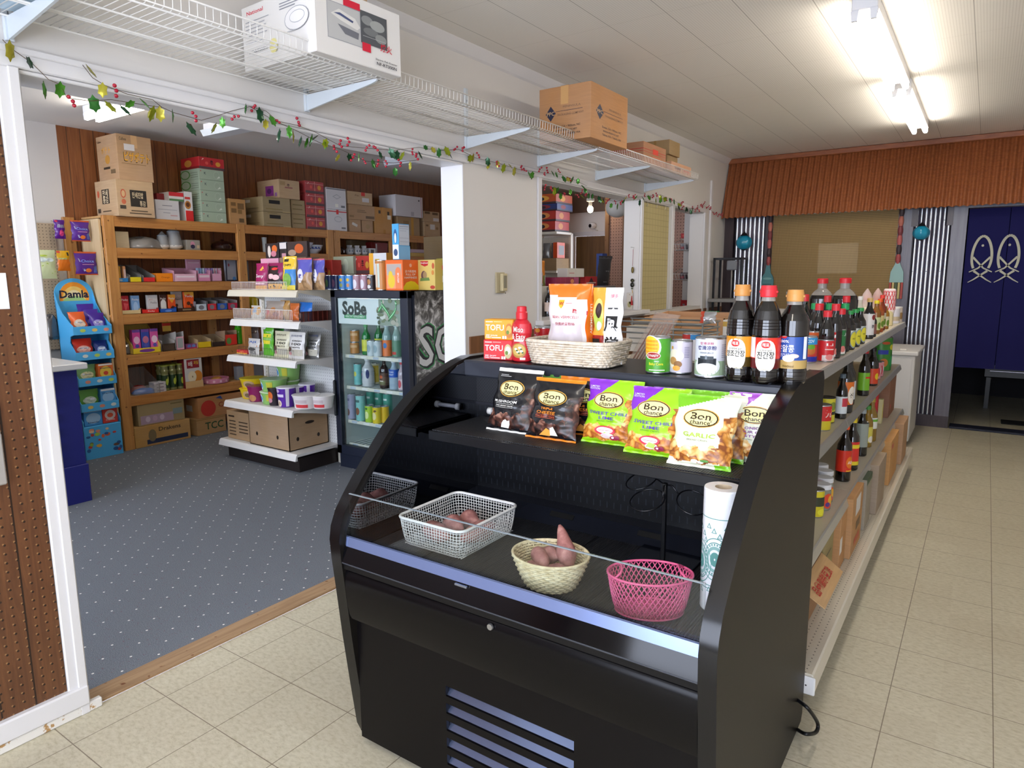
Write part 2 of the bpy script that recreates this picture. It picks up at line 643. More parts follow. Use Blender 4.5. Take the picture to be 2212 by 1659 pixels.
mb.box(0, PW1 + .005, 1.19, .014, PW1 + .05, 2.115, M_TRIM, .003)
mb.box(0, SH1, 1.165, .014, SH1 + .06, 2.115, M_TRIM, .003)
mb.box(0, O31, .9, .016, O31 + .05, 2.115, M_TRIM, .003)
mb.box(0, 6.2, .9, .02, 6.25, 2.45, M_TRIM, .003)
struct(mb, 'trim_wall')
mb = MB()
mb.box(WX - .03, PW0 - .06, 1.155, .06, PW1 + .13, 1.19, M_TRIM, .005)
struct(mb, 'trim_sill')
M_WOODP = m_wood('brown_panel', '#6b4428', '#8a5c38', 'z', 1, .5, False)
mb = MB()
mb.box(0, JR + .03, 0, .012, 6.7, 1.135, M_WOODP)
struct(mb, 'trim_wainscot')
# brown wood-print pegboard left of the opening
M_PEGB = m_pegboard('brown_pegboard', '#54331f', '#2a1a10', 'yz', .0295, .0036, '#70482b', .095, .4, '#8f6c46')
mb = MB()
mb.box(0, -3.2, .1, .008, -.1, 2.02, M_PEGB)
struct(mb, 'wall_pegboard')
g = NG('chipped_paint')
nz = g.noise(g.co.outputs['Object'], 11, 4, .7)
M_CHIP = g.out(g.ramp(nz, [(.60, '#e6e2db'), (.63, '#b08a5a')], 'LINEAR'), .5)
mb = MB()
mb.box(0, -3.2, .035, .03, -.04, .105, M_TRIM, .005)
mb.box(0, -3.2, 0, .022, .0, .035, M_CHIP, .004)
struct(mb, 'baseboard_left')
# ---- side room shell
g = NG('wood_panelling')
o = g.xyz()
nz = g.noise(g.mapped((8, 8, .6)), 5, 5, .6, 1.0)
col = g.ramp(nz, [(.3, '#74401f'), (.7, '#9a6035')])
col = g.mix(g.grid_line(o[1], .105, .0026), col, '#3a2212')
M_PANEL = g.out(col, .4)
mb = MB()
mb.box(-4.1, 1.71, 0, -3.95, 9.2, CEIL, M_PANEL)
mb.box(-4.1, -3.2, 0, -3.95, 1.71, CEIL, M_WALL)
struct(mb, 'wall_left')
mb = MB()
mb.box(-3.95, .5, .9, -3.90, 1.6, 1.93, m_pegboard('tan_pegboard', '#b7a388', '#4b3d2e', 'yz', .0254, .0036))
struct(mb, 'wall_display_board')
mb = MB()
mb.box(-4.1, -3.3, 0, WX, -3.2, .45, M_WALL)
mb.box(-4.1, -3.3, 2.45, WX, -3.2, CEIL, M_WALL)
mb.box(-4.1, -3.3, .45, -3.7, -3.2, 2.45, M_WALL)
mb.box(-.4, -3.3, .45, WX, -3.2, 2.45, M_WALL)
mb.box(-2.07, -3.27, .45, -2.01, -3.2, 2.45, M_TRIM)
struct(mb, 'wall_near')
mb = MB()   # end wall with door, pink pegboard wing
mb.box(-3.95, 7.5, 0, -2.37, 7.6, CEIL, pm('#e4dfd6', .6))
mb.box(-2.37, 7.5, 2.07, -1.83, 7.6, CEIL, pm('#e4dfd6', .6))
mb.box(-3.95, 7.47, 2.34, -1.84, 7.5, CEIL, pm('#6f5a48', .7))
struct(mb, 'wall_back')
mb = MB()
mb.box(-2.33, 7.52, 0, -1.86, 7.56, 2.02, m_wood('old_door', '#5d4020', '#7d5a30', 'z', .6, .5, False))
mb.box(-2.39, 7.48, 0, -2.33, 7.52, 2.07, M_TRIM, .004)
mb.box(-2.39, 7.48, 2.02, -1.84, 7.52, 2.08, M_TRIM, .004)
struct(mb, 'door_1')
mb = MB()
mb.box(-1.30, 6.45, 0, -1.27, 7.6, CEIL, m_wood('wing_edge', '#7a5230', '#93683f', 'z'))
mb.box(-1.28, 6.42, 0, -.3, 6.47, CEIL, m_pegboard('pink_pegboard', '#b98f7c', '#5a3a2e', 'xz', .034, .0055, grooves=.25))
mb.box(-1.31, 6.40, 0, -1.26, 6.475, CEIL, m_wood('wing_post', '#7a5230', '#93683f', 'z'))
mb.box(-1.075, 6.385, 0, -1.045, 6.42, CEIL, m_wood('wing_batten', '#6a4424', '#7d5530', 'z'))
mb.box(-.34, 6.40, 0, -.145, 6.475, CEIL, M_WALL)
struct(mb, 'wall_wing')
# ---- far wall of the shop
M_DARK = m_wood('dark_post', '#32262a', '#46383a', 'z', 1, .35, False)
M_GREY = m_wood('grey_post', '#585560', '#6b6872', 'z', 1, .3, False)
FW = 6.76
mb = MB()
mb.box(0, FW + .03, 0, 2.18, FW + .2, CEIL, M_DARK)
mb.box(2.18, FW + .03, 2.12, 4.4, FW + .2, CEIL, M_DARK)
mb.box(3.25, FW + .03, 0, 4.4, FW + .2, 2.12, M_DARK)
struct(mb, 'wall_far')
mb = MB()
mb.box(.0, FW - .03, 0, .1, FW + .03, 2.15, M_DARK)
mb.box(.44, FW - .03, 0, .52, FW + .03, 2.15, M_DARK)
mb.box(1.69, FW - .03, 0, 1.82, FW + .03, 2.15, M_GREY)
mb.box(1.82, FW - .03, 0, 2.25, FW + .03, .115, M_DARK)
mb.box(2.13, FW - .03, .115, 2.25, FW + .03, 2.15, M_GREY)
mb.box(1.80, FW - .035, 1.93, 1.85, FW - .005, 2.15, M_DARK)
mb.box(2.09, FW - .035, 1.93, 2.14, FW - .005, 2.15, M_DARK)
mb.box(2.25, FW - .02, 2.08, 3.3, FW + .03, 2.16, M_GREY)
mb.box(.1, FW - .01, 0, 1.7, FW + .03, .85, M_DARK)
mb.box(3.25, FW - .03, 0, 3.35, FW + .03, 2.15, M_GREY)
struct(mb, 'trim_far_posts')
# dim room behind the curtain
mb = MB()
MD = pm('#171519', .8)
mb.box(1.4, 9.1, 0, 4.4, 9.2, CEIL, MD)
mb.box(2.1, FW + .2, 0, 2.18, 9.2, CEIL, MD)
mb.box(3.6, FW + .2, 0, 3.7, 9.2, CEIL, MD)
struct(mb, 'wall_back_room')
mb = MB()
mb.box(2.26, FW - .02, 0, 3.25, FW + .16, .02, pm('#1a1d30', .5), .004)
struct(mb, 'trim_doorstep')
# right and front walls: never in view, they close the room; the front one holds the shop window
mb = MB()
mb.box(4.4, -3.2, 0, 4.5, 9.2, CEIL, M_WALL)
struct(mb, 'wall_right')
mb = MB()
mb.box(WX, -3.3, 0, 4.5, -3.2, .45, M_WALL)
mb.box(WX, -3.3, 2.45, 4.5, -3.2, CEIL, M_WALL)
mb.box(WX, -3.3, .45, .5, -3.2, 2.45, M_WALL)
mb.box(4.1, -3.3, .45, 4.5, -3.2, 2.45, M_WALL)
mb.box(2.27, -3.27, .45, 2.33, -3.2, 2.45, M_TRIM)
struct(mb, 'wall_front')
# ------------------------------------------------------------------ far wall things
g = NG('brown_metal')
nz = g.noise(g.mapped((3, 20, 20)), 3, 3)
M_AWN = g.out(g.ramp(nz, [(.3, '#7f4526'), (.7, '#98582f')]), .45)
t = thing('awning', 'brown corrugated metal awning sloping out above the far doorway', 'awning', (2.2, 6.7, 2.1))
mb = MB()
N = 740
vs, fs = [], []
for i in range(N + 1):
 x = -2.19 + 4.38 * i / N
 a = .011 * math.sin(2 * PI * x / .057)
 for (y, z) in ((.07, .60), (-.14, -.012)):
  vs.append((x, y - a * .9, z + a * .4))
for i in range(N):
 fs.append((2 * i, 2 * i + 1, 2 * i + 3, 2 * i + 2))
mb.add(vs, fs, M_AWN, True)
mb.obj('corrugated_sheet', t)
mb = MB()
mb.box(-2.195, .035, .575, 2.195, .088, .628, M_AWN, .006)
mb.obj('top_rail', t)
for x in (-2.1, -.7, .7, 2.1):
 mb = MB()
 mb.tube([(x, -.115, .02), (x, .03, .02)], .012, M_DARK)
 mb.obj('support_bracket', t)
def corrugated(name, label, x0, x1, z0, z1, pitch):
 mb = MB()
 M = pm('#cfd3da', .22, .9)
 bk = pm('#4b4450', .35, .5)
 n = int(round((x1 - x0) / pitch))
 p = (x1 - x0) / n
 prof = []
 for k in range(n):
  xa = x0 + p * k
  prof.append((xa, FW + .004))
  for q in range(9):
   a = PI * q / 8
   prof.append((xa + p * .5 - p * .30 * math.cos(a), FW - .001 - .009 * math.sin(a)))
 prof.append((x1, FW + .004))
 vs = [(x, y, z) for (x, y) in prof for z in (z0, z1)]
 flat = [(2 * i, 2 * i + 2, 2 * i + 3, 2 * i + 1) for i in range(len(prof) - 1) if i % 10 in (0, 9)]
 ribs = [(2 * i, 2 * i + 2, 2 * i + 3, 2 * i + 1) for i in range(len(prof) - 1) if i % 10 not in (0, 9)]
 mb.add(vs, flat, bk)
 mb.add(vs, ribs, M, True)
 rm = pm('#6b6d72', .3, .9)
 for z in (z0 + .35 * (z1 - z0), z0 + .7 * (z1 - z0), z1 - .12):
  for k in range(0, n, 3):
   mb.sphere((x0 + p * (k + .5), FW - .011, z), .004, rm, 6, 4)
 return tag(mb.obj(name), label, 'panel')
corrugated('corrugated_panel', 'narrow shiny corrugated metal panel in the corner by the white wall', .105, .435, .86, 2.12, .047)
corrugated('corrugated_panel', 'tall shiny corrugated metal panel beside the blue door curtain', 1.825, 2.125, .115, 2.1, .037)
# roller blind over a window, with a lit pane glowing through its weave
g = NG('woven_blind')
o = g.xyz()
w1 = g.math('SINE', g.math('MULTIPLY', o[0], 2 * PI / .011))
w2 = g.math('SINE', g.math('MULTIPLY', o[2], 2 * PI / .017))
w = g.math('ADD', g.math('MULTIPLY', g.math('ADD', w1, w2), .25), .5)
col = g.ramp(w, [(.1, '#77603a'), (.9, '#ac9060')])
g.bump(w, .3, .002)
g.out(col, .8)
g.b.inputs['Alpha'].default_value = .86
M_BLIND = g.m
t = thing('roller_blind', 'wide woven tan roller blind drawn down over the far window', 'blind', (1.105, FW - .03, .86))
mb = MB()
mb.box(-.585, -.004, 0, .585, 0, 1.24, M_BLIND)
mb.obj('blind_fabric', t)
mb = MB()
mb.tube([(-.6, 0, 1.255), (.6, 0, 1.255)], .017, pm('#d9d9dc', .3), 10)
mb.obj('roller_tube', t)
mb = MB()
mb.tube([(-.585, -.004, .004), (.585, -.004, .004)], .008, pm('#8a7b52', .5), 8)
mb.obj('bottom_bar', t)
mb = MB()
a, b = (0.980, 6.780, 1.794), (1.347, 6.780, 1.492)
mb.box(a[0], FW - .005, b[2], b[0], FW + .03, a[2], pm('#e9e6d8', .5, emit=2.2))
struct(mb, 'window_1')
# noren curtain with two fish
t = thing('door_curtain', 'dark blue split curtain with two white fish outlines in the doorway', 'curtain', (2.76, FW - .01, .6))
M_NAVY = pm('#1f1f4e', .9, spec=.1)
for k, (x0, x1) in enumerate(((-.5, -.19), (-.185, .12), (.125, .45))):
 mb = MB()
 nx = 16
 vs, fs = [], []
 for i in range(nx + 1):
  x = x0 + (x1 - x0) * i / nx
  for (z, am) in ((0, 1), (.5, .8), (1.0, .4), (1.47, .1)):
   y = -.008 + am * .008 * math.sin(x * 30 + z * 2)
   vs.append((x, y, z))
 for i in range(nx):
  for j in range(3):
   fs.append((4 * i + j, 4 * i + 4 + j, 4 * i + 5 + j, 4 * i + 1 + j))
 mb.add(vs, fs, M_NAVY, True)
 p = mb.obj('curtain_panel', t)
 if k < 2:
  fc = (-.372, -.172)[k]
  fm = MB()
  cr = pm('#b9b8a6', .9)
  def stroke(pts, w0, w1):
   n = len(pts)
   for i in range(n - 1):
    (x0_, z0_), (x1_, z1_) = pts[i], pts[i + 1]
    dx, dz = x1_ - x0_, z1_ - z0_
    L = math.hypot(dx, dz) or 1
    nx_, nz_ = -dz / L, dx / L
    wa, wb = w0 + (w1 - w0) * i / (n - 1), w0 + (w1 - w0) * (i + 1) / (n - 1)
    fm.add([(x0_ + nx_ * wa, -.019, z0_ + nz_ * wa), (x0_ - nx_ * wa, -.019, z0_ - nz_ * wa), (x1_ - nx_ * wb, -.019, z1_ - nz_ * wb), (x1_ + nx_ * wb, -.019, z1_ + nz_ * wb)], [(0, 1, 2, 3)], cr)
  R, zc = .075, 1.05
  for sg in (-1, 1):
   stroke([(fc + sg * R * math.sin(a) * (1 - .12 * math.cos(a)), zc + .17 * math.cos(a)) for a in [PI * q / 16 for q in range(17)]][:13], .011, .010)
   stroke([(fc + sg * .066, zc - .02), (fc - sg * .02, zc - .12), (fc - sg * .088, zc - .155)], .009, .004)
   stroke([(fc + sg * .052, zc - .145), (fc, zc - .185), (fc - sg * .05, zc - .225), (fc - sg * .09, zc - .25)], .010, .003)
  fm.ell(lambda u, v: Vector((u, -.019, v)), fc, zc + .085, .010, .011, cr, 12)
  fm.obj('fish_print', p)
mb = MB()
mb.tube([(-.5, 0, 1.475), (.48, 0, 1.475)], .01, M_DARK)
mb.obj('curtain_rod', t)
mb = MB()
mb.box(2.5, 8.1, .35, 3.3, 8.5, .5, pm('#0d0d0f', .3), .01)
mb.box(2.55, 8.07, .42, 3.2, 8.1, .435, pm('#9a9aa0', .3, .9), .004)
for x in (2.55, 3.25):
 for y in (8.15, 8.45):
  mb.box(x - .02, y - .02, 0, x + .02, y + .02, .35, pm('#0d0d0f', .3))
tag(mb.obj('low_bench'), 'low dark bench with a bright rail glimpsed under the blue curtain', 'bench')
mb = MB()
mb.box(2.68, 7.25, 0, 3.02, 7.45, .012, pm('#0c0c0e', .9), .003)
tag(mb.obj('floor_mat'), 'small black mat on the floor under the blue curtain', 'mat')
def lantern(loc, r, label):
 t = thing('glass_lantern', label, 'lantern', loc, 0, 'turquoise glass lanterns by the far window')
 mb = MB()
 gm = pm('#1c8fb0', .15, coat=.5)
 n, m = 32, 14
 vs, fs = [], []
 for j in range(m + 1):
  a = PI * (.12 + .78 * j / m)
  for i in range(n):
   q = r * math.sin(a) * (1 + .05 * math.cos(8 * 2 * PI * i / n))
   vs.append((q * math.cos(2 * PI * i / n), q * math.sin(2 * PI * i / n), r * .95 * math.cos(a)))
 for j in range(m):
  for i in range(n):
   fs.append((j * n + i, (j + 1) * n + i, (j + 1) * n + (i + 1) % n, j * n + (i + 1) % n))
 mb.add(vs, fs, gm, True)
 mb.obj('glass_globe', t)
 mb = MB()
 mb.lathe([(r * .42, r * .84), (r * .5, r * .92), (r * .3, r * 1.15), (r * .12, r * 1.3), (.004, r * 1.45)], pm('#1c1a1c', .4), n=12)
 mb.obj('metal_cap', t)
 mb = MB()
 mb.lathe([(.003, -r * 1.05), (r * .3, -r * .95), (r * .42, -r * .84)], pm('#1c1a1c', .4), n=12)
 mb.obj('bottom_finial', t)
 mb = MB()
 mb.tube([(0, 0, r * 1.4), (0, .01, 2.14 - loc[2])], .003, pm('#1c1a1c', .4))
 mb.obj('hanging_wire', t)
lantern((0.251, 6.620, 1.826), .082, 'turquoise glass lantern hanging before the corner metal panel, left of the blind')
lantern((1.898, 6.620, 1.863), .070, 'turquoise glass lantern hanging right of the blind, near the curtain')
def utensil(x, label, fork):
 t = thing('carved_paddle', label, 'wall ornament', (x, FW - .055, 1.30), 0, 'carved painted paddles beside the blind')
 mb = MB()
 cols = ['#a34b4b', '#3c2f33', '#b5605c', '#7e3b40', '#b46a5a', '#3c2f33', '#a34b4b']
 for k, c in enumerate(cols):
  z = .28 + .09 * k
  mb.lathe([(.016, z), (.023, z + .03), (.023, z + .06), (.016, z + .09)], c, n=10)
 mb.lathe([(.008, .91), (.02, .92), (.02, .95), (.006, .97)], '#d8d2c0', n=10)
 mb.obj('handle', t)
 mb = MB()
 if fork:
  mb.prism([(-.012, .30), (.012, .30), (.055, .2), (.06, .1), (-.06, .1), (-.055, .2)], 1, -.012, .012, '#8fb3b0')
  for k, c in enumerate(('#a8463f', '#cbb777', '#4b5a3a', '#cbb777', '#a8463f')):
   mb.box(-.06 + .025 * k, -.012, -.06, -.04 + .025 * k, .012, .1, c, .003)
 else:
  pts = [(.064 * math.sin(a) * (1 if a < PI else 1), .1 - .11 * math.cos(a)) for a in [2 * PI * q / 28 for q in range(28)]]
  mb.prism(pts, 1, -.012, .012, '#4d8388')
  mb.prism([(-.012, .32), (.012, .32), (.03, .2), (-.03, .2)], 1, -.010, .010, '#4d8388')
  S = plane((0, -.0126, 0), (1, 0, 0), (0, 0, 1))
  mb.ell(S, 0, .14, .045, .012, '#76a6a6')
  mb.rect(S, -.045, .075, .045, .083, '#2d4e52')
  mb.text('Thai', S, 0, .055, .05, '#2d4e52')
 mb.obj('blade', t)
 mb = MB()
 mb.tube([(0, 0, .96), (0, .03, 1.0)], .003, '#333333')
 mb.obj('hook', t)
utensil(0.496, 'carved wall paddle with a rounded teal blade, left of the tan blind', False)
utensil(1.716, 'carved wall fork with coloured prongs, right of the tan blind', True)
# white cabinet past the end of the aisle shelving
t = thing('cabinet', 'white cabinet with overhanging top beyond the far end of the aisle shelving', 'cabinet', (1.71, 5.98, 0))
mb = MB()
mb.box(-.29, -.26, .04, .29, .42, .79, pm('#d9d7d3', .5), .006)
mb.box(-.27, -.24, 0, .27, .40, .04, pm('#555250', .5))
mb.obj('cabinet_body', t)
mb = MB()
mb.box(-.31, -.28, .79, .31, .44, .825, pm('#e2e0dc', .4), .006)
mb.obj('cabinet_top', t)
mb = MB()
mb.box(-.27, -.27, .08, .27, -.26, .77, pm('#dddbd8', .5), .004)
mb.obj('door', t)
pack('small_box', 'tiny white box left on top of the white cabinet', 'box', (1.90, 5.80, .826), .05, .03, .014, '#e6e2da')
# printer stand in the far left corner
t = thing('wire_stand', 'black metal stand with a grey meter head in the corner by the metal panel', 'stand', (.2, 6.35, 0))
mb = MB()
BK = pm('#17161a', .35)
for x in (-.14, .14):
 for y in (-.1, .1):
  mb.box(x - .01, y - .01, 0, x + .01, y + .01, 1.66, BK)
for z in (.3, 1.64):
 mb.box(-.14, -.11, z, .14, -.09, z + .02, BK)
 mb.box(-.14, .09, z, .14, .11, z + .02, BK)
 mb.box(-.15, -.1, z, -.13, .1, z + .02, BK)
 mb.box(.13, -.1, z, .15, .1, z + .02, BK)
mb.obj('frame', t)
mb = MB()
mb.box(-.16, -.22, 1.2, .16, .12, 1.235, pm('#8a8886', .35), .004)
mb.obj('tray', t)
mb = MB()
mb.box(-.005, -.125, 1.53, .1, -.10, 1.63, pm('#7f8288', .4), .01)
mb.tube([(.05, -.11, 1.24), (.05, -.11, 1.53)], .008, pm('#8a8886', .3))
mb.obj('meter_head', t)
# ------------------------------------------------------------------ open refrigerated display case
BLK = pm('#0c0c0f', .3, coat=.3)
SAT = pm('#15151a', .38)
GLOSS = pm('#050508', .08, spec=.4)
CX0, CX1, MX = .882, 2.062, .935
TOPZ = 1.19
def bevel(o, w=.008, seg=3):
 m = o.modifiers.new('edge_rounding', 'BEVEL')
 m.width = w
 m.segments = seg
 m.limit_method = 'ANGLE'
 for p in o.data.polygons:
  p.use_smooth = True
 o.data.set_sharp_from_angle(angle=math.radians(35))
 return o
gm, nt, pb = new_mat('clear_pane')
tr = nt.nodes.new('ShaderNodeBsdfTransparent')
tr.inputs[0].default_value = (.93, .96, .96, 1)
gl = nt.nodes.new('ShaderNodeBsdfGlossy')
gl.inputs['Roughness'].default_value = .02
lw0 = nt.nodes.new('ShaderNodeLayerWeight')
lw1 = nt.nodes.new('ShaderNodeMath')
lw1.operation = 'POWER'
lw1.inputs[1].default_value = 4.
nt.links.new(lw0.outputs['Facing'], lw1.inputs[0])
lw = nt.nodes.new('ShaderNodeMath')
lw.operation = 'MULTIPLY_ADD'
lw.inputs[1].default_value = .8
lw.inputs[2].default_value = .035
nt.links.new(lw1.outputs[0], lw.inputs[0])
mx = nt.nodes.new('ShaderNodeMixShader')
nt.links.new(lw.outputs[0], mx.inputs[0])
nt.links.new(tr.outputs[0], mx.inputs[1])
nt.links.new(gl.outputs[0], mx.inputs[2])
nt.links.new(mx.outputs[0], nt.nodes['Material Output'].inputs[0])
M_GLASS = gm
case = thing('display_case', 'black open-front refrigerated display case with curved side panels and snack bags inside', 'display case', ((CX0 + CX1) / 2, .75, 0))
OX, OY = (CX0 + CX1) / 2, .75
def cpart(mb, name, **k):
 o = mb.obj(name, case)
 o.location = (-OX, -OY, 0)
 return o
prof = [(1.285, 1.165), (1.265, 1.192), (.96, 1.195), (.90, 1.184), (.82, 1.161), (.733, 1.128), (.66, 1.088), (.607, 1.052), (.55, 1.005), (.499, .955), (.455, .912), (.417, .872), (.38, .830), (.345, .786), (.325, .742), (.318, .70), (.322, .64), (.331, .56), (.35, .377), (.372, .2), (.392, .05), (.41, .008), (1.27, .008), (1.285, .03)]
for k, (x0, x1) in enumerate(((CX0, .925), (2.022, CX1))):
 mb = MB()
 mb.prism(prof, 0, x0, x1, pm('#15120f', .45, spec=.35), side=pm('#08080b', .2, spec=.5))
 bevel(cpart(mb, 'side_panel'), .010, 3)
mb = MB()   # mirror lining on the inside of the left panel
ip = [(p[0] + (.016 if p[0] < .9 else -.02), p[1] - .012) for p in prof if p[1] > .66]
ip = [(1.1, .66)] + [(min(1.1, a), b) for a, b in ip[1:]] + [(.345, .66)]
mb.prism(ip, 0, .925, MX, pm('#8b8e96', .015, 1.))
cpart(mb, 'mirror_lining')
mb = MB()
mb.box(.925, .925, 1.150, 2.022, 1.28, 1.186, SAT, .006)
mb.box(.925, .918, 1.128, 2.022, .935, 1.186, pm('#33363f', .3), .006)
cpart(mb, 'top_panel')
# back wall with slots and grille
g = NG('slotted_black')
o = g.xyz()
row = g.math('FLOOR', g.math('DIVIDE', o[2], .034))
xs = g.math('ADD', o[0], g.math('MULTIPLY', g.math('MODULO', row, 2), .0125))
fx = g.math('ABSOLUTE', g.math('SUBTRACT', g.math('FRACT', g.math('DIVIDE', xs, .025)), .5))
fz = g.math('ABSOLUTE', g.math('SUBTRACT', g.math('FRACT', g.math('DIVIDE', o[2], .034)), .5))
slot = g.math('MULTIPLY', g.math('LESS_THAN', fx, .07), g.math('LESS_THAN', fz, .3))
g.out(g.mix(slot, '#0b0c10', '#23262e'), .35)  # slots coloured lighter than the panel, their glints painted in
g.bump(g.math('SUBTRACT', 1., slot), .8, .003)
M_SLOT = g.m
g = NG('black_grille')
o = g.xyz()
d = g.dots(g.math('ADD', o[0], o[2]), g.math('SUBTRACT', o[0], o[2]), .012, .0045)
g.out(g.mix(d, '#1d1d21', '#020203'), .4)
M_GRILLE = g.m
mb = MB()
mb.box(MX, .985, .66, 2.022, 1.0, 1.025, M_SLOT)
mb.box(MX, .985, 1.025, 2.022, 1.0, 1.15, M_GRILLE)
mb.box(MX, .978, 1.018, 2.022, .986, 1.027, pm('#2a2a30', .2))
cpart(mb, 'back_wall')
# decks with ribbed rubber mats
g = NG('ribbed_mat')
o = g.xyz()
rb = g.math('SINE', g.math('MULTIPLY', o[0], 2 * PI / .0072))
rb2 = g.math('SINE', g.math('MULTIPLY', o[1], 2 * PI / .0072))
g.out(g.mix(g.math('GREATER_THAN', g.math('MULTIPLY', rb, rb2), .1), '#121214', '#303033'), .5)
g.bump(rb, .6, .002)
M_MAT = g.m
mb = MB()
mb.box(.962, .69, .958, 2.02, .972, .974, SAT, .003)
mb.box(.962, .684, .945, 2.02, .694, .976, pm('#141519', .3), .002)
cpart(mb, 'upper_shelf')
mb = MB()
mb.box(.968, .697, .974, 2.018, .968, .978, M_MAT)
cpart(mb, 'shelf_mat')
mb = MB()
for x in (1.02, 1.96):
 mb.prism([(.72, .958), (.985, .958), (.985, .86)], 0, x - .004, x + .004, SAT)
cpart(mb, 'shelf_bracket')
mb = MB()
mb.box(MX, .385, .63, 2.022, .985, .660, SAT)
mb.prism([(.875, .66), (.985, .66), (.985, .705), (.93, .70)], 0, MX, 2.022, pm('#1c1e26', .25))
for x0 in (1.02, 1.30, 1.62, 1.90):
 mb.prism([(.905, .682), (.918, .695), (.9165, .6965), (.9035, .6835)], 0, x0, x0 + .09, pm('#020203', .5))
cpart(mb, 'deck_pan')
mb = MB()
for x0, x1 in ((MX + .004, 1.145), (1.152, 1.50), (1.506, 2.02)):
 mb.box(x0, .395, .660, x1, .872, .664, M_MAT, .001)
cpart(mb, 'deck_mat')
# front build-up: price rail, bumper, bowed panel, louvred kick panel
RAIL = pm('#7f8fbc', .25, .6)
mb = MB()
mb.prism([(.350, .712), (.343, .711), (.336, .684), (.350, .684)], 0, .928, 2.02, RAIL)
cpart(mb, 'price_rail')
mb = MB()
mb.prism([(.337, .684), (.324, .636), (.324, .634), (.40, .634), (.40, .684)], 0, .926, 2.021, GLOSS)
mb.box(.926, .330, .612, 2.021, .39, .634, pm('#0d0c0d', .4, spec=.25))
mb.box(.926, .3235, .632, 2.021, .327, .636, pm('#50545e', .2, .6))
mb.box(1.36, .327, .676, 1.40, .334, .682, pm('#9097a6', .2, .8), .001)
cpart(mb, 'bumper')
mb = MB()
bow = [(.352, .612), (.341, .606), (.335, .595), (.332, .575), (.333, .54), (.337, .50), (.343, .46), (.347, .446), (.39, .44), (.39, .612)]
mb.prism(bow, 0, .926, 2.021, pm('#070608', .22, spec=.22), smooth=True)
p = cpart(mb, 'upper_front_panel')
p.data.set_sharp_from_angle(angle=math.radians(40))
mb = MB()
mb.lathe([(.001, -.006), (.008, -.006), (.0095, -.002), (.0095, 0)], pm('#b5b6ba', .2, .9), n=16)
k = cpart(mb, 'lock')
k.location = (1.475 - OX, .3325 - OY, .592)
k.rotation_euler = (-PI / 2, 0, 0)
mb = MB()
FY, LX0, LX1 = .372, 1.283, 1.70
KM = pm('#0b090a', .34, spec=.18)
zs = [.435, .335, .303, .281, .249, .227, .195, .173, .141, .119, .087, .03]
for i in range(0, len(zs) - 1):
 if i % 2 == 0:
  mb.box(.926, FY, zs[i + 1], 2.021, FY + .012, zs[i], KM)
 else:
  mb.box(.926, FY, zs[i + 1], LX0, FY + .012, zs[i], KM)
  mb.box(LX1, FY, zs[i + 1], 2.021, FY + .012, zs[i], KM)
cpart(mb, 'kick_panel')
for i in (1, 3, 5, 7, 9):
 mb = MB()
 z1, z0 = zs[i], zs[i + 1]
 mb.prism([(FY + .004, z0 - .004), (FY + .034, z1 + .002), (FY + .036, z1), (FY + .006, z0 - .006)], 0, LX0 - .005, LX1 + .005, pm('#6f7c9c', .2, .85))
 cpart(mb, 'louver')
mb = MB()
mb.box(.926, .42, .03, 2.021, 1.26, .63, pm('#08080a', .6))
mb.box(.926, 1.0, .63, 2.021, 1.26, 1.15, pm('#111114', .5))
cpart(mb, 'cabinet_base')
for x in (.955, 1.99):
 for y in (.5, 1.2):
  mb = MB()
  mb.lathe([(.022, 0), (.022, .012), (.01, .014), (.01, .03)], BLK, x, y, 0, 10)
  cpart(mb, 'foot')
mb = MB()
mb.box(MX + .002, .352, .690, 2.02, .358, .842, M_GLASS)
gp = cpart(mb, 'front_glass')
mb = MB()
mb.box(MX + .002, .3515, .842, 2.02, .3585, .845, pm('#848e95', .15), .001)
q = mb.obj('glass_edge', gp)
mb = MB()
for x0 in (1.01,):
 mb.tube([(x0, .968, 1.0), (x0 + .10, .968, 1.0)], .008, pm('#c9c9cc', .25), 10)
 for e in (x0, x0 + .1):
  mb.tube([(e - .008, .968, 1.0), (e + .008, .968, 1.0)], .013, pm('#e4e2dd', .4), 10)
  mb.box(e - .005, .968, .995, e + .005, .986, 1.005, pm('#e4e2dd', .4))
cpart(mb, 'thermometer')
mb = MB()
cz = [(2.060, 1.196, 0.126), (2.100, 1.155, 0.135), (2.120, 1.226, 0.050), (2.120, 1.203, 0.031), (2.100, 1.144, 0.053), (2.060, 1.229, 0.001)]
cz = [Vector(p) for p in cz]
cq = []
for i in range(len(cz) - 1):
 p0, p1, p2, p3 = cz[max(0, i - 1)], cz[i], cz[i + 1], cz[min(len(cz) - 1, i + 2)]
 for q in range(6):
  f = q / 6
  cq.append(.5 * (2 * p1 + (p2 - p0) * f + (2 * p0 - 5 * p1 + 4 * p2 - p3) * f * f + (3 * p1 - p0 - 3 * p2 + p3) * f ** 3))
mb.tube(cq + [cz[-1]], .006, pm('#101012', .4), 8)
tag(mb.obj('power_cord'), 'black power cord looping out behind the black display case onto the floor', 'cord')
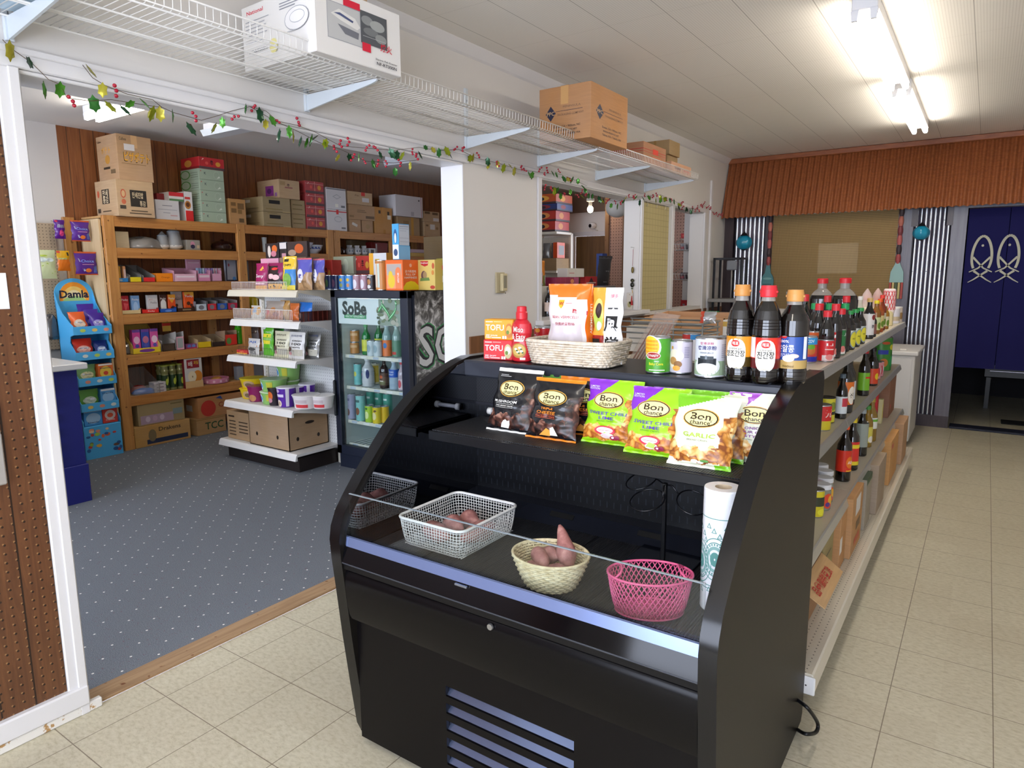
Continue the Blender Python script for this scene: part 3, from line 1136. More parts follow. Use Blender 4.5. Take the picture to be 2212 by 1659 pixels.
# ------------------------------------------------------------------ bread crisp bags
def chips_mat(name, stops, scale):
 g = NG(name)
 v = g.n('ShaderNodeTexVoronoi')
 v.inputs['Scale'].default_value = scale
 nz = g.n('ShaderNodeTexNoise')
 nz.inputs['Scale'].default_value = 22
 g.l(g.co.outputs['Object'], nz.inputs['Vector'])
 mxv = g.n('ShaderNodeMix', data_type='VECTOR')
 mxv.inputs[0].default_value = .1
 g.l(g.co.outputs['Object'], mxv.inputs[4])
 g.l(nz.outputs['Color'], mxv.inputs[5])
 g.l(mxv.outputs[1], v.inputs['Vector'])
 sp = g.n('ShaderNodeSeparateColor')
 g.l(v.outputs['Color'], sp.inputs[0])
 c = g.ramp(g.math('ADD', g.math('MULTIPLY', sp.outputs[0], .55), g.math('MULTIPLY', v.outputs['Distance'], .62)), stops)
 return g.out(c, .32)
M_CHL = chips_mat('toasted_crisps', [(.15, '#f6d489'), (.4, '#eeb55c'), (.62, '#d98c34'), (.85, '#a65a22')], 42)
M_CHG = chips_mat('golden_crisps', [(.15, '#fbe3ac'), (.4, '#f0c27a'), (.62, '#cf8a3a'), (.85, '#8a4a20')], 42)
M_CHD = chips_mat('dark_crisps', [(.12, '#a97f6d'), (.35, '#6f4436'), (.6, '#44261e'), (.85, '#170f0e')], 42)
YEL, GOLD, INK = '#fbf0a6', '#d9a94a', '#33200f'
def crisp_bag(style, label, loc, w, h, rz, lean, seed, group='bread crisp bags on the black shelf', th=.062, show=True):
 dk = style in ('mushroom', 'cheese', 'herb')
 base = {'mushroom': '#17171b', 'cheese': '#17161a', 'herb': '#17171b', 'lime': '#9fdc1e', 'garlic': '#eceed3', 'onion': '#eaeed8'}[style]
 B = pm(base, .25, coat=.3)
 CH = M_CHD if dk else (M_CHL if style == 'lime' else M_CHG)
 PU = pm('#8b35c9', .25, coat=.3) if style == 'lime' else pm('#a045b8', .25, coat=.3)
 band = {'mushroom': pm('#efede6', .35), 'cheese': pm('#f58a1f', .35), 'herb': pm('#5c9a3a', .35)}.get(style)
 gre = pm('#7cc623', .25, coat=.3)
 rnd = random.Random(seed)
 ph = [rnd.uniform(0, 6) for _ in range(4)]
 def cf(x, z):
  if band and z > .945:
   return band
  if band and z < .03 and style != 'herb':
   return band
  if not band:
   if z > .64 and x < .05 + (z - .64) / .36 * .5 and style in ('lime', 'onion'):
    return PU
   if style == 'garlic' and z > .80 and x < (z - .80) / .2 * .75:
    return gre
   if style == 'garlic' and z < .07 and x > .75:
    return gre
  wob = .03 * math.sin(17 * x + ph[0]) + .022 * math.sin(31 * x + ph[1])
  wz = .03 * math.sin(19 * z + ph[2]) + .02 * math.sin(37 * z + ph[3])
  lo = .07 + .05 * abs(x - .5) + wob * .5
  if lo < z < .30 + wob + .05 * abs(x - .4):
   return CH
  if x > .80 + wz and .07 < z < .74 - .1 * (1 - x):
   return CH
  return B
 it = []
 if show:
  oc, rv = (.45, .70), .125
  it += [('e', oc[0], oc[1], .30, rv, pm(GOLD, .3)), ('e', oc[0], oc[1], .285, rv - .010, pm(INK, .3)), ('e', oc[0] - .003, oc[1] + .002, .268, rv - .022, pm(YEL, .3)),
               ('t', 'Bon', .45, .728, .125, INK, .34), ('t', 'chance', .455, .648, .085, INK, .33)]
  if style == 'mushroom':
   it += [('t', 'MUSHROOM', .40, .50, .055, '#f2efe8', .52), ('t', 'DARK BREAD CRISPS', .40, .435, .026, '#f2efe8', .42), ('r', .17, .462, .62, .466, '#f2efe8'), ('r', .19, .408, .62, .412, '#f2efe8'),
                   ('p', [(.40, .09), (.56, .08), (.60, .15), (.58, .215), (.53, .20), (.50, .23), (.45, .21), (.41, .16)], '#f3ede2'), ('r', .12, .90, .3, .906, '#dddddd'), ('r', .12, .88, .38, .886, '#dddddd')]
  elif style == 'cheese':
   it += [('t', 'TRIPLE', .40, .53, .050, '#f58a1f', .27), ('t', 'CHEESE', .40, .468, .062, '#f58a1f', .42), ('t', 'DARK BREAD CRISPS', .40, .405, .025, '#e9653a', .42), ('r', .19, .43, .62, .434, '#e9653a'), ('r', .19, .378, .62, .382, '#e9653a'),
                   ('p', [(.32, .085), (.55, .085), (.54, .19), (.47, .22)], '#f5a545'), ('p', [(.55, .10), (.70, .10), (.60, .25), (.54, .22)], '#e9eedc')]
  elif style == 'lime':
   it += [('t', 'LIMITED\nEDITION', .14, .875, .036, '#e6dcf0', .2), ('t', 'SWEET CHILI', .47, .505, .066, '#5a3aa6', .72), ('t', 'LIME', .47, .435, .066, '#5a3aa6', .30), ('t', 'BREAD CRISPS', .46, .388, .026, '#4a7a1a', .34),
                   ('e', .47, .245, .19, .075, '#d8324a'), ('e', .47, .25, .15, .05, '#ffffff'), ('r', .33, .243, .61, .250, '#c9405a'), ('e', .52, .165, .12, .045, '#f0d3dc'),
                   ('p', [(.42, .155), (.58, .13), (.60, .20), (.47, .225)], '#b6df62'), ('e', .63, .14, .055, .035, '#a3264c'), ('e', .70, .145, .05, .033, '#8f1f44'), ('e', .63, .145, .025, .017, '#f4e9ec')]
  elif style == 'garlic':
   it += [('t', 'GARLIC', .47, .475, .085, '#a9cc3a', .56), ('t', 'BREAD CRISPS', .46, .408, .030, '#8c9478', .36), ('e', .46, .11, .06, .028, '#f6f4ea'), ('e', .56, .10, .05, .026, '#f6f4ea'), ('e', .62, .125, .07, .02, '#5d9a4a')]
  elif style == 'onion':
   it += [('t', 'ONION', .47, .52, .055, '#8d4a9c', .34), ('t', 'SOUR CREAM', .50, .462, .055, '#8d4a9c', .62), ('t', 'STYLE', .47, .405, .05, '#8d4a9c', .3), ('t', 'BREAD CRISPS', .47, .36, .026, '#8c9478', .36), ('r', .08, .86, .3, .865, '#eadcf0'), ('r', .08, .84, .36, .845, '#eadcf0')]
 return pouch('snack_bag', label, 'snack bag', loc, w, h, th, cf, base, it, rz, group, seed, lean, nu=58 if show else 30, nv=72 if show else 36, rough=.25)
SZ = .979
crisp_bag('mushroom', 'black bag of mushroom crisps with a white top band', (1.205, .80, SZ), .178, .198, 0, .42, 1)
crisp_bag('herb', 'black bag with a green top edge behind the mushroom crisps bag', (1.325, .905, SZ), .17, .182, 0, .08, 2, show=False, th=.04)
crisp_bag('cheese', 'black bag of triple cheese crisps with an orange band, in front of its twin', (1.375, .785, SZ), .18, .182, 2, .40, 3)
crisp_bag('cheese', 'black bag of triple cheese crisps behind its twin, only orange edge showing', (1.435, .895, SZ), .185, .184, 4, .10, 4, th=.035)
crisp_bag('lime', 'lime green bag of sweet chili crisps standing between cheese bag and its twin', (1.552, .83, SZ), .178, .188, 4, .34, 5)
crisp_bag('lime', 'lime green bag of sweet chili crisps right beside the garlic crisps', (1.712, .785, SZ), .172, .183, 4, .42, 6)
crisp_bag('lime', 'lime green bag behind the right sweet chili bag, only purple top showing', (1.755, .89, SZ), .178, .178, 4, .10, 7, th=.035, show=False)
crisp_bag('garlic', 'cream bag of garlic crisps at the very front of the shelf', (1.862, .737, SZ), .172, .178, 3, .52, 8)
crisp_bag('garlic', 'cream garlic crisps bag standing just behind the front garlic bag', (1.872, .825, SZ), .165, .182, 3, .36, 9, th=.04)
crisp_bag('garlic', 'cream garlic crisps bag at the back of the row, mostly hidden', (1.865, .905, SZ), .17, .178, 3, .06, 10, th=.035, show=False)
crisp_bag('onion', 'cream bag of onion sour cream crisps against the right panel', (1.975, .86, SZ), .16, .185, 6, .22, 11, th=.04)
# ------------------------------------------------------------------ lower deck contents
def rrect(w, d, r, n=6):
 pts = []
 for (cx, cy, a) in ((w / 2 - r, d / 2 - r, 0), (-w / 2 + r, d / 2 - r, 90), (-w / 2 + r, -d / 2 + r, 180), (w / 2 - r, -d / 2 + r, 270)):
  for i in range(n + 1):
   t = math.radians(a + 90 * i / n)
   pts.append((cx + r * math.cos(t), cy + r * math.sin(t)))
 return pts
def resample(pts, step):
 P = pts + [pts[0]]
 L = [0]
 for a, b in zip(P, P[1:]):
  L.append(L[-1] + math.hypot(b[0] - a[0], b[1] - a[1]))
 n = max(8, int(L[-1] / step))
 out, j = [], 0
 for i in range(n):
  t = L[-1] * i / n
  while L[j + 1] < t:
   j += 1
  f = (t - L[j]) / max(1e-9, L[j + 1] - L[j])
  out.append((P[j][0] + (P[j + 1][0] - P[j][0]) * f, P[j][1] + (P[j + 1][1] - P[j][1]) * f))
 return out
WHT = pm('#e8e6e2', .3)
t = thing('wire_basket', 'white wire mesh basket with rounded corners holding sweet potatoes', 'basket', (1.146, .613, .665), 0)
W, D, Hh = .255, .295, .086
mb = MB()
rim = resample(rrect(W, D, .028), .0105)
low = resample(rrect(W - .03, D - .03, .03), .0105)
n = len(rim)
def bulge(f, i):
 a, b = low[int(i * len(low) / n) % len(low)], rim[i]
 q = min(1, f * 1.0)
 e = q ** .45
 return (a[0] + (b[0] - a[0]) * e, a[1] + (b[1] - a[1]) * e, .004 + Hh * f)
for i in range(n):
 mb.tube([bulge(f, i) for f in (0, .12, .3, .6, 1)], .00115, WHT, 4)
for k in range(9):
 f = .02 + .11 * k
 mb.tube([bulge(min(1, f), i) for i in range(n)], .00115, WHT, 4, True)
for k in range(int(W / .0105) - 2):
 x = -W / 2 + .02 + k * .0105
 mb.tube([(x, -D / 2 + .015, .004), (x, D / 2 - .015, .004)], .00115, WHT, 4)
for k in range(int(D / .0105) - 2):
 y = -D / 2 + .02 + k * .0105
 mb.tube([(-W / 2 + .015, y, .0045), (W / 2 - .015, y, .0045)], .00115, WHT, 4)
mb.obj('wire_mesh', t)
mb = MB()
mb.tube([(p[0], p[1], .004 + Hh) for p in rim], .0048, pm('#efedea', .25), 8, True)
mb.obj('rim', t)
g = NG('sweet_potato_skin')
nz = g.noise(g.co.outputs['Object'], 40, 4, .6)
c = g.ramp(nz, [(.3, '#85504c'), (.55, '#a8706a'), (.75, '#c49488')])
g.bump(nz, .5, .003)
M_SP = g.out(c, .65)
def potato(label, p0, p1, r, seed, group):
 rnd = random.Random(seed)
 a, b = Vector(p0), Vector(p1)
 mid = (a + b) / 2 + Vector((rnd.uniform(-.01, .01), rnd.uniform(-.01, .01), rnd.uniform(0, .008)))
 N = 12
 pts, rad = [], []
 for i in range(N + 1):
  f = i / N
  p = a * (1 - f) ** 2 + mid * 2 * f * (1 - f) + b * f * f
  pts.append(p - Vector(p0))
  rad.append(max(.002, r * (math.sin(PI * min(1, f * .94 + .03)) ** .75) * (1.22 - .5 * f) * (1 + .12 * math.sin(9 * f + seed))))
 mb = MB()
 mb.tube(pts, r, M_SP, 12, rads=rad)
 return solo(mb, 'sweet_potato', label, 'sweet potato', tuple(a), 0, group)
G1 = 'sweet potatoes in the white wire basket'
bz = .665 + .040
potato('sweet potato lying front left in the white wire basket', (1.07, .54, bz), (1.19, .51, bz), .034, 1, G1)
potato('sweet potato lying along the right side of the white wire basket', (1.22, .53, bz), (1.235, .68, bz + .004), .033, 2, G1)
potato('sweet potato lying across the middle of the white wire basket', (1.09, .61, bz), (1.185, .585, bz + .006), .033, 3, G1)
potato('sweet potato at the back of the white wire basket', (1.10, .69, bz - .002), (1.19, .665, bz), .030, 4, G1)
def woven(root, rx, ry, h, rx0, ry0, rows, stakes, mat, wr=.003, super_=2.):
 def ring(f, k, m, off):
  a = 2 * PI * k / m
  e = f ** .8
  X, Y = rx0 + (rx - rx0) * e + off, ry0 + (ry - ry0) * e + off
  c, s_ = math.cos(a), math.sin(a)
  return (X * math.copysign(abs(c) ** (2 / super_), c), Y * math.copysign(abs(s_) ** (2 / super_), s_), wr + (h - wr) * f)
 mb = MB()
 for k in range(stakes):
  mb.tube([ring(f, k, stakes, 0) for f in (0, .25, .5, .75, 1)], wr * .8, mat, 5)
 for r in range(rows):
  f = (r + .5) / rows
  mb.tube([ring(f, k, stakes, wr * .9 * (1 if (k + r) % 2 else -1)) for k in range(stakes)], h / rows * .52, mat, 6, True)
 mb.obj('woven_wall', root)
 mb = MB()
 mb.tube([ring(1, k, stakes, 0) for k in range(stakes)], wr * 1.5, mat, 6, True)
 mb.tube([ring(.96, k, stakes, wr * (1.3 if k % 2 else -.2)) for k in range(stakes)], wr, mat, 6, True)
 mb.obj('rim', root)
 mb = MB()
 vs = [ring(0, k, stakes, 0) for k in range(stakes)]
 mb.add([(x, y, .001) for x, y, z in vs] + [(x, y, .004) for x, y, z in vs], [tuple(range(stakes))[::-1], tuple(range(stakes, 2 * stakes))], mat)
 mb.obj('base', root)
g = NG('pale_wicker')
nz = g.noise(g.co.outputs['Object'], 60, 3)
M_WICK = g.out(g.ramp(nz, [(.3, '#cdb88c'), (.7, '#efe0ba')]), .55)
t = thing('wicker_bowl', 'round pale wicker bowl of sweet potatoes in the display case', 'basket', (1.556, .493, .665))
woven(t, .105, .092, .088, .066, .058, 13, 44, M_WICK, .0026)
G2 = 'sweet potatoes in the wicker bowl'
potato('sweet potato standing tip up at the back of the wicker bowl', (1.615, .49, .715), (1.553, .545, .815), .025, 5, G2)
potato('sweet potato lying front left in the wicker bowl', (1.50, .455, .715), (1.575, .425, .725), .021, 6, G2)
potato('sweet potato leaning left of centre in the wicker bowl', (1.505, .505, .745), (1.575, .445, .735), .024, 7, G2)
potato('sweet potato lying front right in the wicker bowl', (1.56, .445, .72), (1.63, .475, .725), .021, 8, G2)
potato('sweet potato lying behind in the middle of the wicker bowl', (1.50, .53, .73), (1.585, .50, .745), .023, 9, G2)
PINK = pm('#e0608c', .35)
t = thing('plastic_basket', 'pink oval plastic lattice basket with small loop handles', 'basket', (1.832, .508, .665), 30)
def pk(a, f):
 s_ = .80 + .20 * f ** .7
 return (.103 * s_ * math.cos(a), .073 * s_ * math.sin(a), .003 + .095 * f)
mb = MB()
NL = 46
for k in range(NL):
 for sg in (-1, 1):
  mb.tube([pk(2 * PI * k / NL + sg * .62 * f, f) for f in (0, .2, .4, .6, .8, 1)], .0015, PINK, 4)
for k in range(-9, 10):
 y = .0075 * k
 x = .074 * math.sqrt(max(0, 1 - (y / .053) ** 2)) if abs(y) < .053 else 0
 if x > .01:
  mb.tube([(-x, y, .003), (x, y, .003)], .0015, PINK, 4)
for k in range(-9, 10):
 x = .008 * k
 y = .052 * math.sqrt(max(0, 1 - (x / .075) ** 2)) if abs(x) < .075 else 0
 if y > .01:
  mb.tube([(x, -y, .003), (x, y, .003)], .0015, PINK, 4)
mb.obj('lattice', t)
mb = MB()
mb.tube([(*pk(2 * PI * k / 48, 1)[:2], .098) for k in range(48)], .0032, PINK, 6, True)
mb.tube([pk(2 * PI * k / 48, 0) for k in range(48)], .003, PINK, 6, True)
mb.obj('rim', t)
for sg in (-1, 1):
 mb = MB()
 pts = []
 for i in range(15):
  q = -1 + 2 * i / 14
  a = (PI if sg < 0 else 0) + q * .55
  b = pk(a, 1)
  pts.append((b[0] - sg * .034 * (1 - q * q) ** .7, b[1], .098 + .014 * (1 - q * q) ** .6))
 mb.tube(pts, .0028, PINK, 6)
 mb.obj('handle', t)
t = thing('bag_roll', 'upright white roll of printed plastic produce bags', 'bag roll', (1.968, .62, .665))
mb = MB()
mb.lathe([(.020, 0), (.044, .001), (.0455, .004), (.0455, .306), (.044, .31), (.020, .31)], pm('#f1f3f6', .3, coat=.3), n=32, cap=False)
mb.lathe([(.020, .0), (.020, .31)], '#cbb79a', n=20, cap=False)
GRN = pm('#5f9a94', .4)
for i in range(5):
 a0 = -1.9 + .95 * i
 S, S4 = cylmap(.0460, a0=a0), cylmap(.0463, a0=a0)
 for (u, v) in ((-.018, .215), (-.004, .205), (.01, .193), (.017, .178), (-.012, .055), (.006, .048)):
  mb.pd(S, [(u - .007, v), (u + .007, v), (u, v + .014)], GRN)
  mb.pd(S4, [(u - .004, v + .002), (u + .004, v + .002), (u, v + .010)], '#dfe8ea')
 zc = .125 if i % 2 else .14
 for (ro, ri, m_) in ((.036, .0345, GRN), (.029, .0275, GRN), (.022, .0165, pm('#8fb8b4', .4)), (.012, .002, GRN)):
  for k in range(36):
   t0, t1 = 2 * PI * k / 36, 2 * PI * (k + 1) / 36
   mb.pd(S, [(ri * math.cos(t0), zc + ri * 1.5 * math.sin(t0)), (ro * math.cos(t0), zc + ro * 1.5 * math.sin(t0)), (ro * math.cos(t1), zc + ro * 1.5 * math.sin(t1)), (ri * math.cos(t1), zc + ri * 1.5 * math.sin(t1))], m_)
 for k in range(24):
  t0 = 2 * PI * k / 24
  mb.pd(S4, [(.0235 * math.cos(t0), zc + .0352 * math.sin(t0)), (.0265 * math.cos(t0), zc + .04 * math.sin(t0)), (.0265 * math.cos(t0 + .12), zc + .04 * math.sin(t0 + .12)), (.0235 * math.cos(t0 + .12), zc + .0352 * math.sin(t0 + .12))], GRN)
 for v in (.062, .07, .24):
  mb.rect(S, -.022, v, .022, v + .002, GRN, 6)
mb.obj('roll', t)
t = thing('wire_display', 'black wire display stand with three rings on a flat square base', 'display stand', (1.748, .80, .665))
mb = MB()
mb.box(-.095, -.11, 0, .095, .085, .004, pm('#10131d', .12), .002)
mb.obj('base_plate', t)
mb = MB()
mb.box(-.006, -.006, .004, .006, .006, .235, BLK, .001)
mb.obj('pole', t)
for (cx, cy, r, tz, rt) in ((-.085, .03, .045, .222, .35), (-.035, -.04, .048, .19, .1), (.085, -.01, .044, .197, -.5)):
 mb = MB()
 mb.tube([(cx + r * math.cos(a) * math.cos(rt * .6), cy + r * math.sin(a), tz + r * .38 * math.sin(a) + r * math.cos(a) * rt * .55) for a in [2 * PI * q / 28 for q in range(28)]], .0022, BLK, 5, True)
 e = (cx - math.copysign(r * .9, cx), cy + .004, tz + .012)
 mb.tube([(0, 0, .23), ((e[0]) * .5, e[1] * .5, .232), e], .0022, BLK, 5)
 mb.obj('ring', t)
# ------------------------------------------------------------------ goods standing on top of the case
TZ = 1.187
def tofu(label, z, col, loc, food):
 w, h, d = .112, .072, .062
 fr = [('t', 'TOFU', .37, .60, .40, '#ffffff', .62), ('r', .06, .86, .3, .90, '#ffffff'), ('r', .34, .87, .62, .90, col[1]), ('t', 'SHELF\nSTABLE', .13, .17, .11, '#ffffff', .16), ('r', .235, .08, .245, .26, '#ffffff'), ('t', 'SOFT' if food else 'EXTRA FIRM', .36, .21, .09, '#ffffff', .2), ('r', .27, .09, .58, .13, '#ffffff'),
          ('e', .86, .45, .13, .36, '#c9b98a' if food else '#c77b35'), ('e', .86, .5, .09, .2, '#e9e4cf' if food else '#e9b25e'), ('e', .82, .38, .05, .1, '#6d8a3a'), ('r', .64, .06, .7, .2, '#ffffff'), ('r', .72, .06, .78, .2, '#ffffff')]
 return pack('tofu_box', label, 'tofu box', loc, w, d, h, col[0], fr, right=[('r', .1, .1, .9, .9, '#e8e2d4'), ('t', 'TOFU', .5, .6, .25, col[0], .7)], rz=12, bev=.003, group='tofu boxes on the display case')
tofu('red tofu box at the bottom of the pair on the case', 0, ('#d9343a', '#f0b8b0'), (1.035, 1.003, TZ), True)
tofu('orange tofu box stacked on top of the red one', 0, ('#f2a52c', '#f9dca0'), (1.040, 1.003, TZ + .0725), False)
t = thing('miso_bottle', 'red squeeze bottle with a red cap beside the tofu boxes', 'bottle', (1.132, .992, TZ), 8)
RED = pm('#c8202e', .3, coat=.3)
mb = MB()
pr = [(.030, 0), (.036, .004), (.038, .02), (.0375, .06), (.0335, .085), (.0375, .10), (.038, .115), (.034, .132), (.022, .145), (.0175, .15)]
mb.lathe(pr, RED, n=28, sy=.72)
mb.obj('bottle_body', t)
mb = MB()
mb.lathe([(.0205, .148), (.0205, .17), (.018, .174), (.017, .19), (.014, .192)], pm('#d42a35', .35), n=20)
mb.obj('cap', t)
mb = MB()
em = lambda o: (lambda u, v: Vector((.0382 * math.sin(u / .0385), -(.0382 * .72 * math.cos(u / .0385) + o), v)))
mb.text('Miso\n& Easy', em(.0035), 0, .098, .027, '#f6e6dc', w=.055)
mb.ell(em(.001), 0, .040, .030, .026, '#b5873f', rings=3)
mb.ell(em(.0016), 0, .042, .026, .020, '#cfae5e', rings=3)
for (a, b) in ((-.01, .045), (.006, .05), (.012, .038), (-.002, .036)):
 mb.ell(em(.0022), a, b, .006, .004, '#f3efe2')
 mb.ell(em(.0026), a + .005, b - .005, .004, .003, '#3f6a35')
mb.rect(em(.0016), -.018, .071, .018, .078, '#f3d9cf', 4)
mb.rect(em(.0014), .006, .008, .026, .016, '#f1e8e0', 4)
mb.obj('printed_front', t)
def wrap_items(mb, r, items, z0=0., step=.0003, base=.0004):
 """items in metres on a cylinder facing -y: ('r',u0,v0,u1,v1,c) ('e',cu,cv,ru,rv,c) ('t',text,cu,cv,h,c[,w])"""
 for i, it in enumerate(items):
  S0 = cylmap(r + base + step * i)
  S = lambda u, v, S0=S0: S0(u, v + z0)
  if it[0] == 'r':
   mb.rect(S, *it[1:5], it[5], nu=max(1, int(abs(it[3] - it[1]) / r / .25) + 1))
  elif it[0] == 'e':
   mb.ell(S, *it[1:5], it[5], rings=5, pw=it[6] if len(it) > 6 else 1.)
  elif it[0] == 't':
   mb.text(it[1], S, it[2], it[3], it[4], it[5], w=it[6] if len(it) > 6 else None)
STEEL = pm('#b9bcc0', .25, .9)
def can(label, loc, r, h, col, items=(), rz=0., group=None, name='food_can', lid=None, cat='can', parts=True, n=24):
 L = lid or STEEL
 if parts:
  t = thing(name, label, cat, loc, rz, group)
  mb = MB()
  mb.lathe([(r * .95, 0), (r, .002), (r, h - .002), (r * .97, h), (r * .93, h - .003), (.001, h - .003)], L, n=n)
  mb.obj('tin_body', t)
  mb = MB()
  mb.lathe([(r + .0004, .005), (r + .0004, h - .005)], pm(col, .3), n=n, cap=False)
  wrap_items(mb, r + .0004, items)
  mb.obj('paper_label', t)
  return t
 mb = MB()
 pc = pm(col, .3)
 mb.lathe([(r * .95, 0), (r, .002), (r, .005), (r, h - .005), (r, h - .002), (r * .97, h), (r * .93, h - .003), (.001, h - .003)], L, n=n, mats=[L, L, pc, L, L, L, L])
 wrap_items(mb, r, items)
 return solo(mb, name, label, cat, loc, rz, group)
def at_top(u, v, z=None):
 return None
def jitter_dots(rnd, n, u0, u1, v0, v1, r, cols):
 return [('e', rnd.uniform(u0, u1), rnd.uniform(v0, v1), r, r * .7, rnd.choice(cols)) for _ in range(n)]
rr = random.Random(3)
GT = 'cans along the top of the display case'
can('green baby corn can with a silver lid', (1.640, .985, TZ), .037, .111, '#4f9e2b', [('e', -.018, .08, .035, .036, '#dfe6ea'), ('e', -.02, .082, .031, .032, '#f6c52c')] + [('r', -.05, .062 + .011 * k, .006, .069 + .011 * k, '#e59f17') for k in range(4)] + [('e', -.008, .055, .024, .011, '#f4e9d8'), ('e', -.008, .055, .022, .0095, '#a3251e'), ('t', 'DYNASTY', -.008, .055, .010, '#ffffff', .036), ('t', 'WHOLE', .004, .038, .004, '#ffffff'), ('t', 'Baby Corn', .002, .029, .011, '#f6ec3a', .044), ('r', -.02, .010, .03, .013, '#e6f0d8')], 10, GT)
can('pale lilac can with a mushroom picture, between the corn and the jelly cans', (1.702, 1.012, TZ), .034, .101, '#c9c2cf', [('e', -.012, .045, .022, .03, '#e3d7c4'), ('e', -.016, .04, .012, .012, '#b4874f'), ('e', 0, .03, .013, .010, '#8d6337'), ('e', .006, .055, .012, .014, '#efe7da'), ('e', -.004, .018, .012, .008, '#e0a23f'), ('r', -.022, .075, -.016, .084, '#b98b35')] + [('r', .02, .05 + .005 * k, .036, .052 + .005 * k, '#9089a0') for k in range(7)], 6, GT)
can('white grass jelly can with a black jelly picture beside the soy bottles', (1.802, .985, TZ), .0435, .117, '#d9dde6', [('r', -.06, .008, .06, .05, '#9db392'), ('e', 0, .035, .04, .027, '#e9ece9'), ('r', -.028, .038, .028, .058, '#20262b'), ('r', -.02, .055, .02, .064, '#3b454c'), ('r', -.004, .055, .002, .066, '#7c8790'), ('e', 0, .03, .033, .014, '#f4f5f2'), ('t', '爽滑凉粉', 0, .088, .013, '#3c3a78', .056), ('t', '爽滑凉粉', 0, .101, .008, '#c05a78', .04), ('t', 'GRASS JELLY', 0, .073, .006, '#50606e', .04)] + [('r', .045, .06 + .006 * k, .064, .062 + .006 * k, '#9a98a8') for k in range(7)], 4, GT)
LIQ = pm('#0a0605', .05, coat=.8)
CLR = pm('#b9b4ac', .08, alpha=.55)
def soy_bottle(label, loc, h, r, cap, band, items, rz=0., gap=None, tall=True):
 t = thing('soy_bottle', label, 'bottle', loc, rz, 'large soy sauce bottles on the display case')
 mb = MB()
 pr = [(r * .86, 0), (r * .97, .006), (r, .02), (r, .035), (r * .965, .042), (r * .965, .128), (r, .132)]
 if tall:
  pr += [(r * .99, .15), (r * .93, .175), (r * .80, .198), (r * .60, .214), (r * .46, .224)]
 else:
  pr += [(r, .15), (r * .97, .172), (r * .8, .19), (r * .58, .204), (r * .46, .214)]
 mb.lathe(pr, LIQ, n=32)
 for z in (.150, .158, .166, .174) if tall else ():
  q = r * (.995 - (z - .15) * 2.4)
  mb.lathe([(q - .001, z - .0015), (q + .0008, z), (q - .001, z + .0015)], pm('#1a1312', .1), n=32, cap=False)
 for z in (.012, .024, .034):
  mb.lathe([(r - .001, z - .0012), (r + .0008, z), (r - .001, z + .0012)], pm('#1a1312', .1), n=32, cap=False)
 mb.obj('bottle_body', t)
 mb = MB()
 z0 = pr[-1][1]
 mb.lathe([(r * .47, z0), (r * .44, z0 + .012), (r * .44, h - .03), (r * .5, h - .028)], CLR, n=24)
 mb.obj('neck', t)
 mb = MB()
 mb.lathe([(r * .54, h - .031), (r * .56, h - .028), (r * .56, h - .012), (r * .52, h - .004), (r * .50, h)], pm(cap, .4), n=24)
 for sg in (-1, 1):
  mb.box(sg * r * .55 - .003, -.004, h - .02, sg * r * .55 + .003, .004, h - .014, pm(cap, .4), .001)
 mb.obj('cap', t)
 mb = MB()
 segs = band
 zz = [s_[0] for s_ in segs] + [segs[-1][1]]
 mb.lathe([(r * .975, z) for z in zz], segs[0][2], n=32, mats=[pm(s_[2], .3) for s_ in segs], cap=False)
 wrap_items(mb, r * .975, items, base=.0003)
 mb.obj('label_sleeve', t)
 return t
soy_bottle('large soy sauce bottle with a tan cap and amber label', (1.895, .955, TZ), .268, .0385, '#c98b45', [(.043, .07, '#4a3a14'), (.07, .127, '#d98f1c')],
           [('e', 0, .078, .029, .043, '#f4f1e4', .75), ('e', 0, .108, .0115, .009, '#cf2a28', .8), ('t', '해표', 0, .108, .011, '#fff2ea', .018), ('t', '더 끼리에 담은', 0, .093, .006, '#55483a', .036), ('t', '양조간장', 0, .080, .019, '#1c1714', .054), ('t', '자연숙성', 0, .058, .005, '#c9c2b0', .02), ('t', '930ml', .012, .040, .005, '#e8d8a0', .02)], -4)
soy_bottle('large soy sauce bottle with a red cap and red label', (1.967, .948, TZ), .266, .0395, '#d62a35', [(.043, .07, '#5e0d12'), (.07, .127, '#d6301f')],
           [('r', -.052, .072, -.018, .127, '#e9edf6'), ('e', .012, .078, .028, .043, '#f4f1e4', .75), ('e', .012, .108, .0115, .009, '#cf2a28', .8), ('t', '해표', .012, .108, .011, '#fff2ea', .018), ('t', '더 자연 담은', .012, .093, .006, '#55483a', .034), ('t', '진간장', .013, .080, .021, '#1c1714', .046), ('t', '930ml', .012, .042, .005, '#e8b8a0', .02)], -4)
soy_bottle('large soy sauce bottle with a tan cap and blue label', (2.028, .985, TZ), .254, .0395, '#d0954e', [(.043, .066, '#b89a5c'), (.066, .150, '#274d9c')],
           [('e', -.015, .134, .0105, .0095, '#cf2a28', .8), ('t', '해표', -.015, .134, .010, '#fff2ea', .016), ('t', '100%', -.014, .117, .010, '#f2f4fa', .028), ('t', '온알콩', -.010, .098, .022, '#ffffff', .048), ('t', '진간장', -.012, .080, .010, '#dfe6f6', .03), ('e', .000, .071, .016, .009, '#f5f2ee'), ('e', .014, .078, .014, .006, '#e3c9c2'), ('r', .04, .07, .052, .13, '#e6ebf4'), ('t', '960ml', 0, .05, .008, '#7a642e', .03)], -2, tall=False)
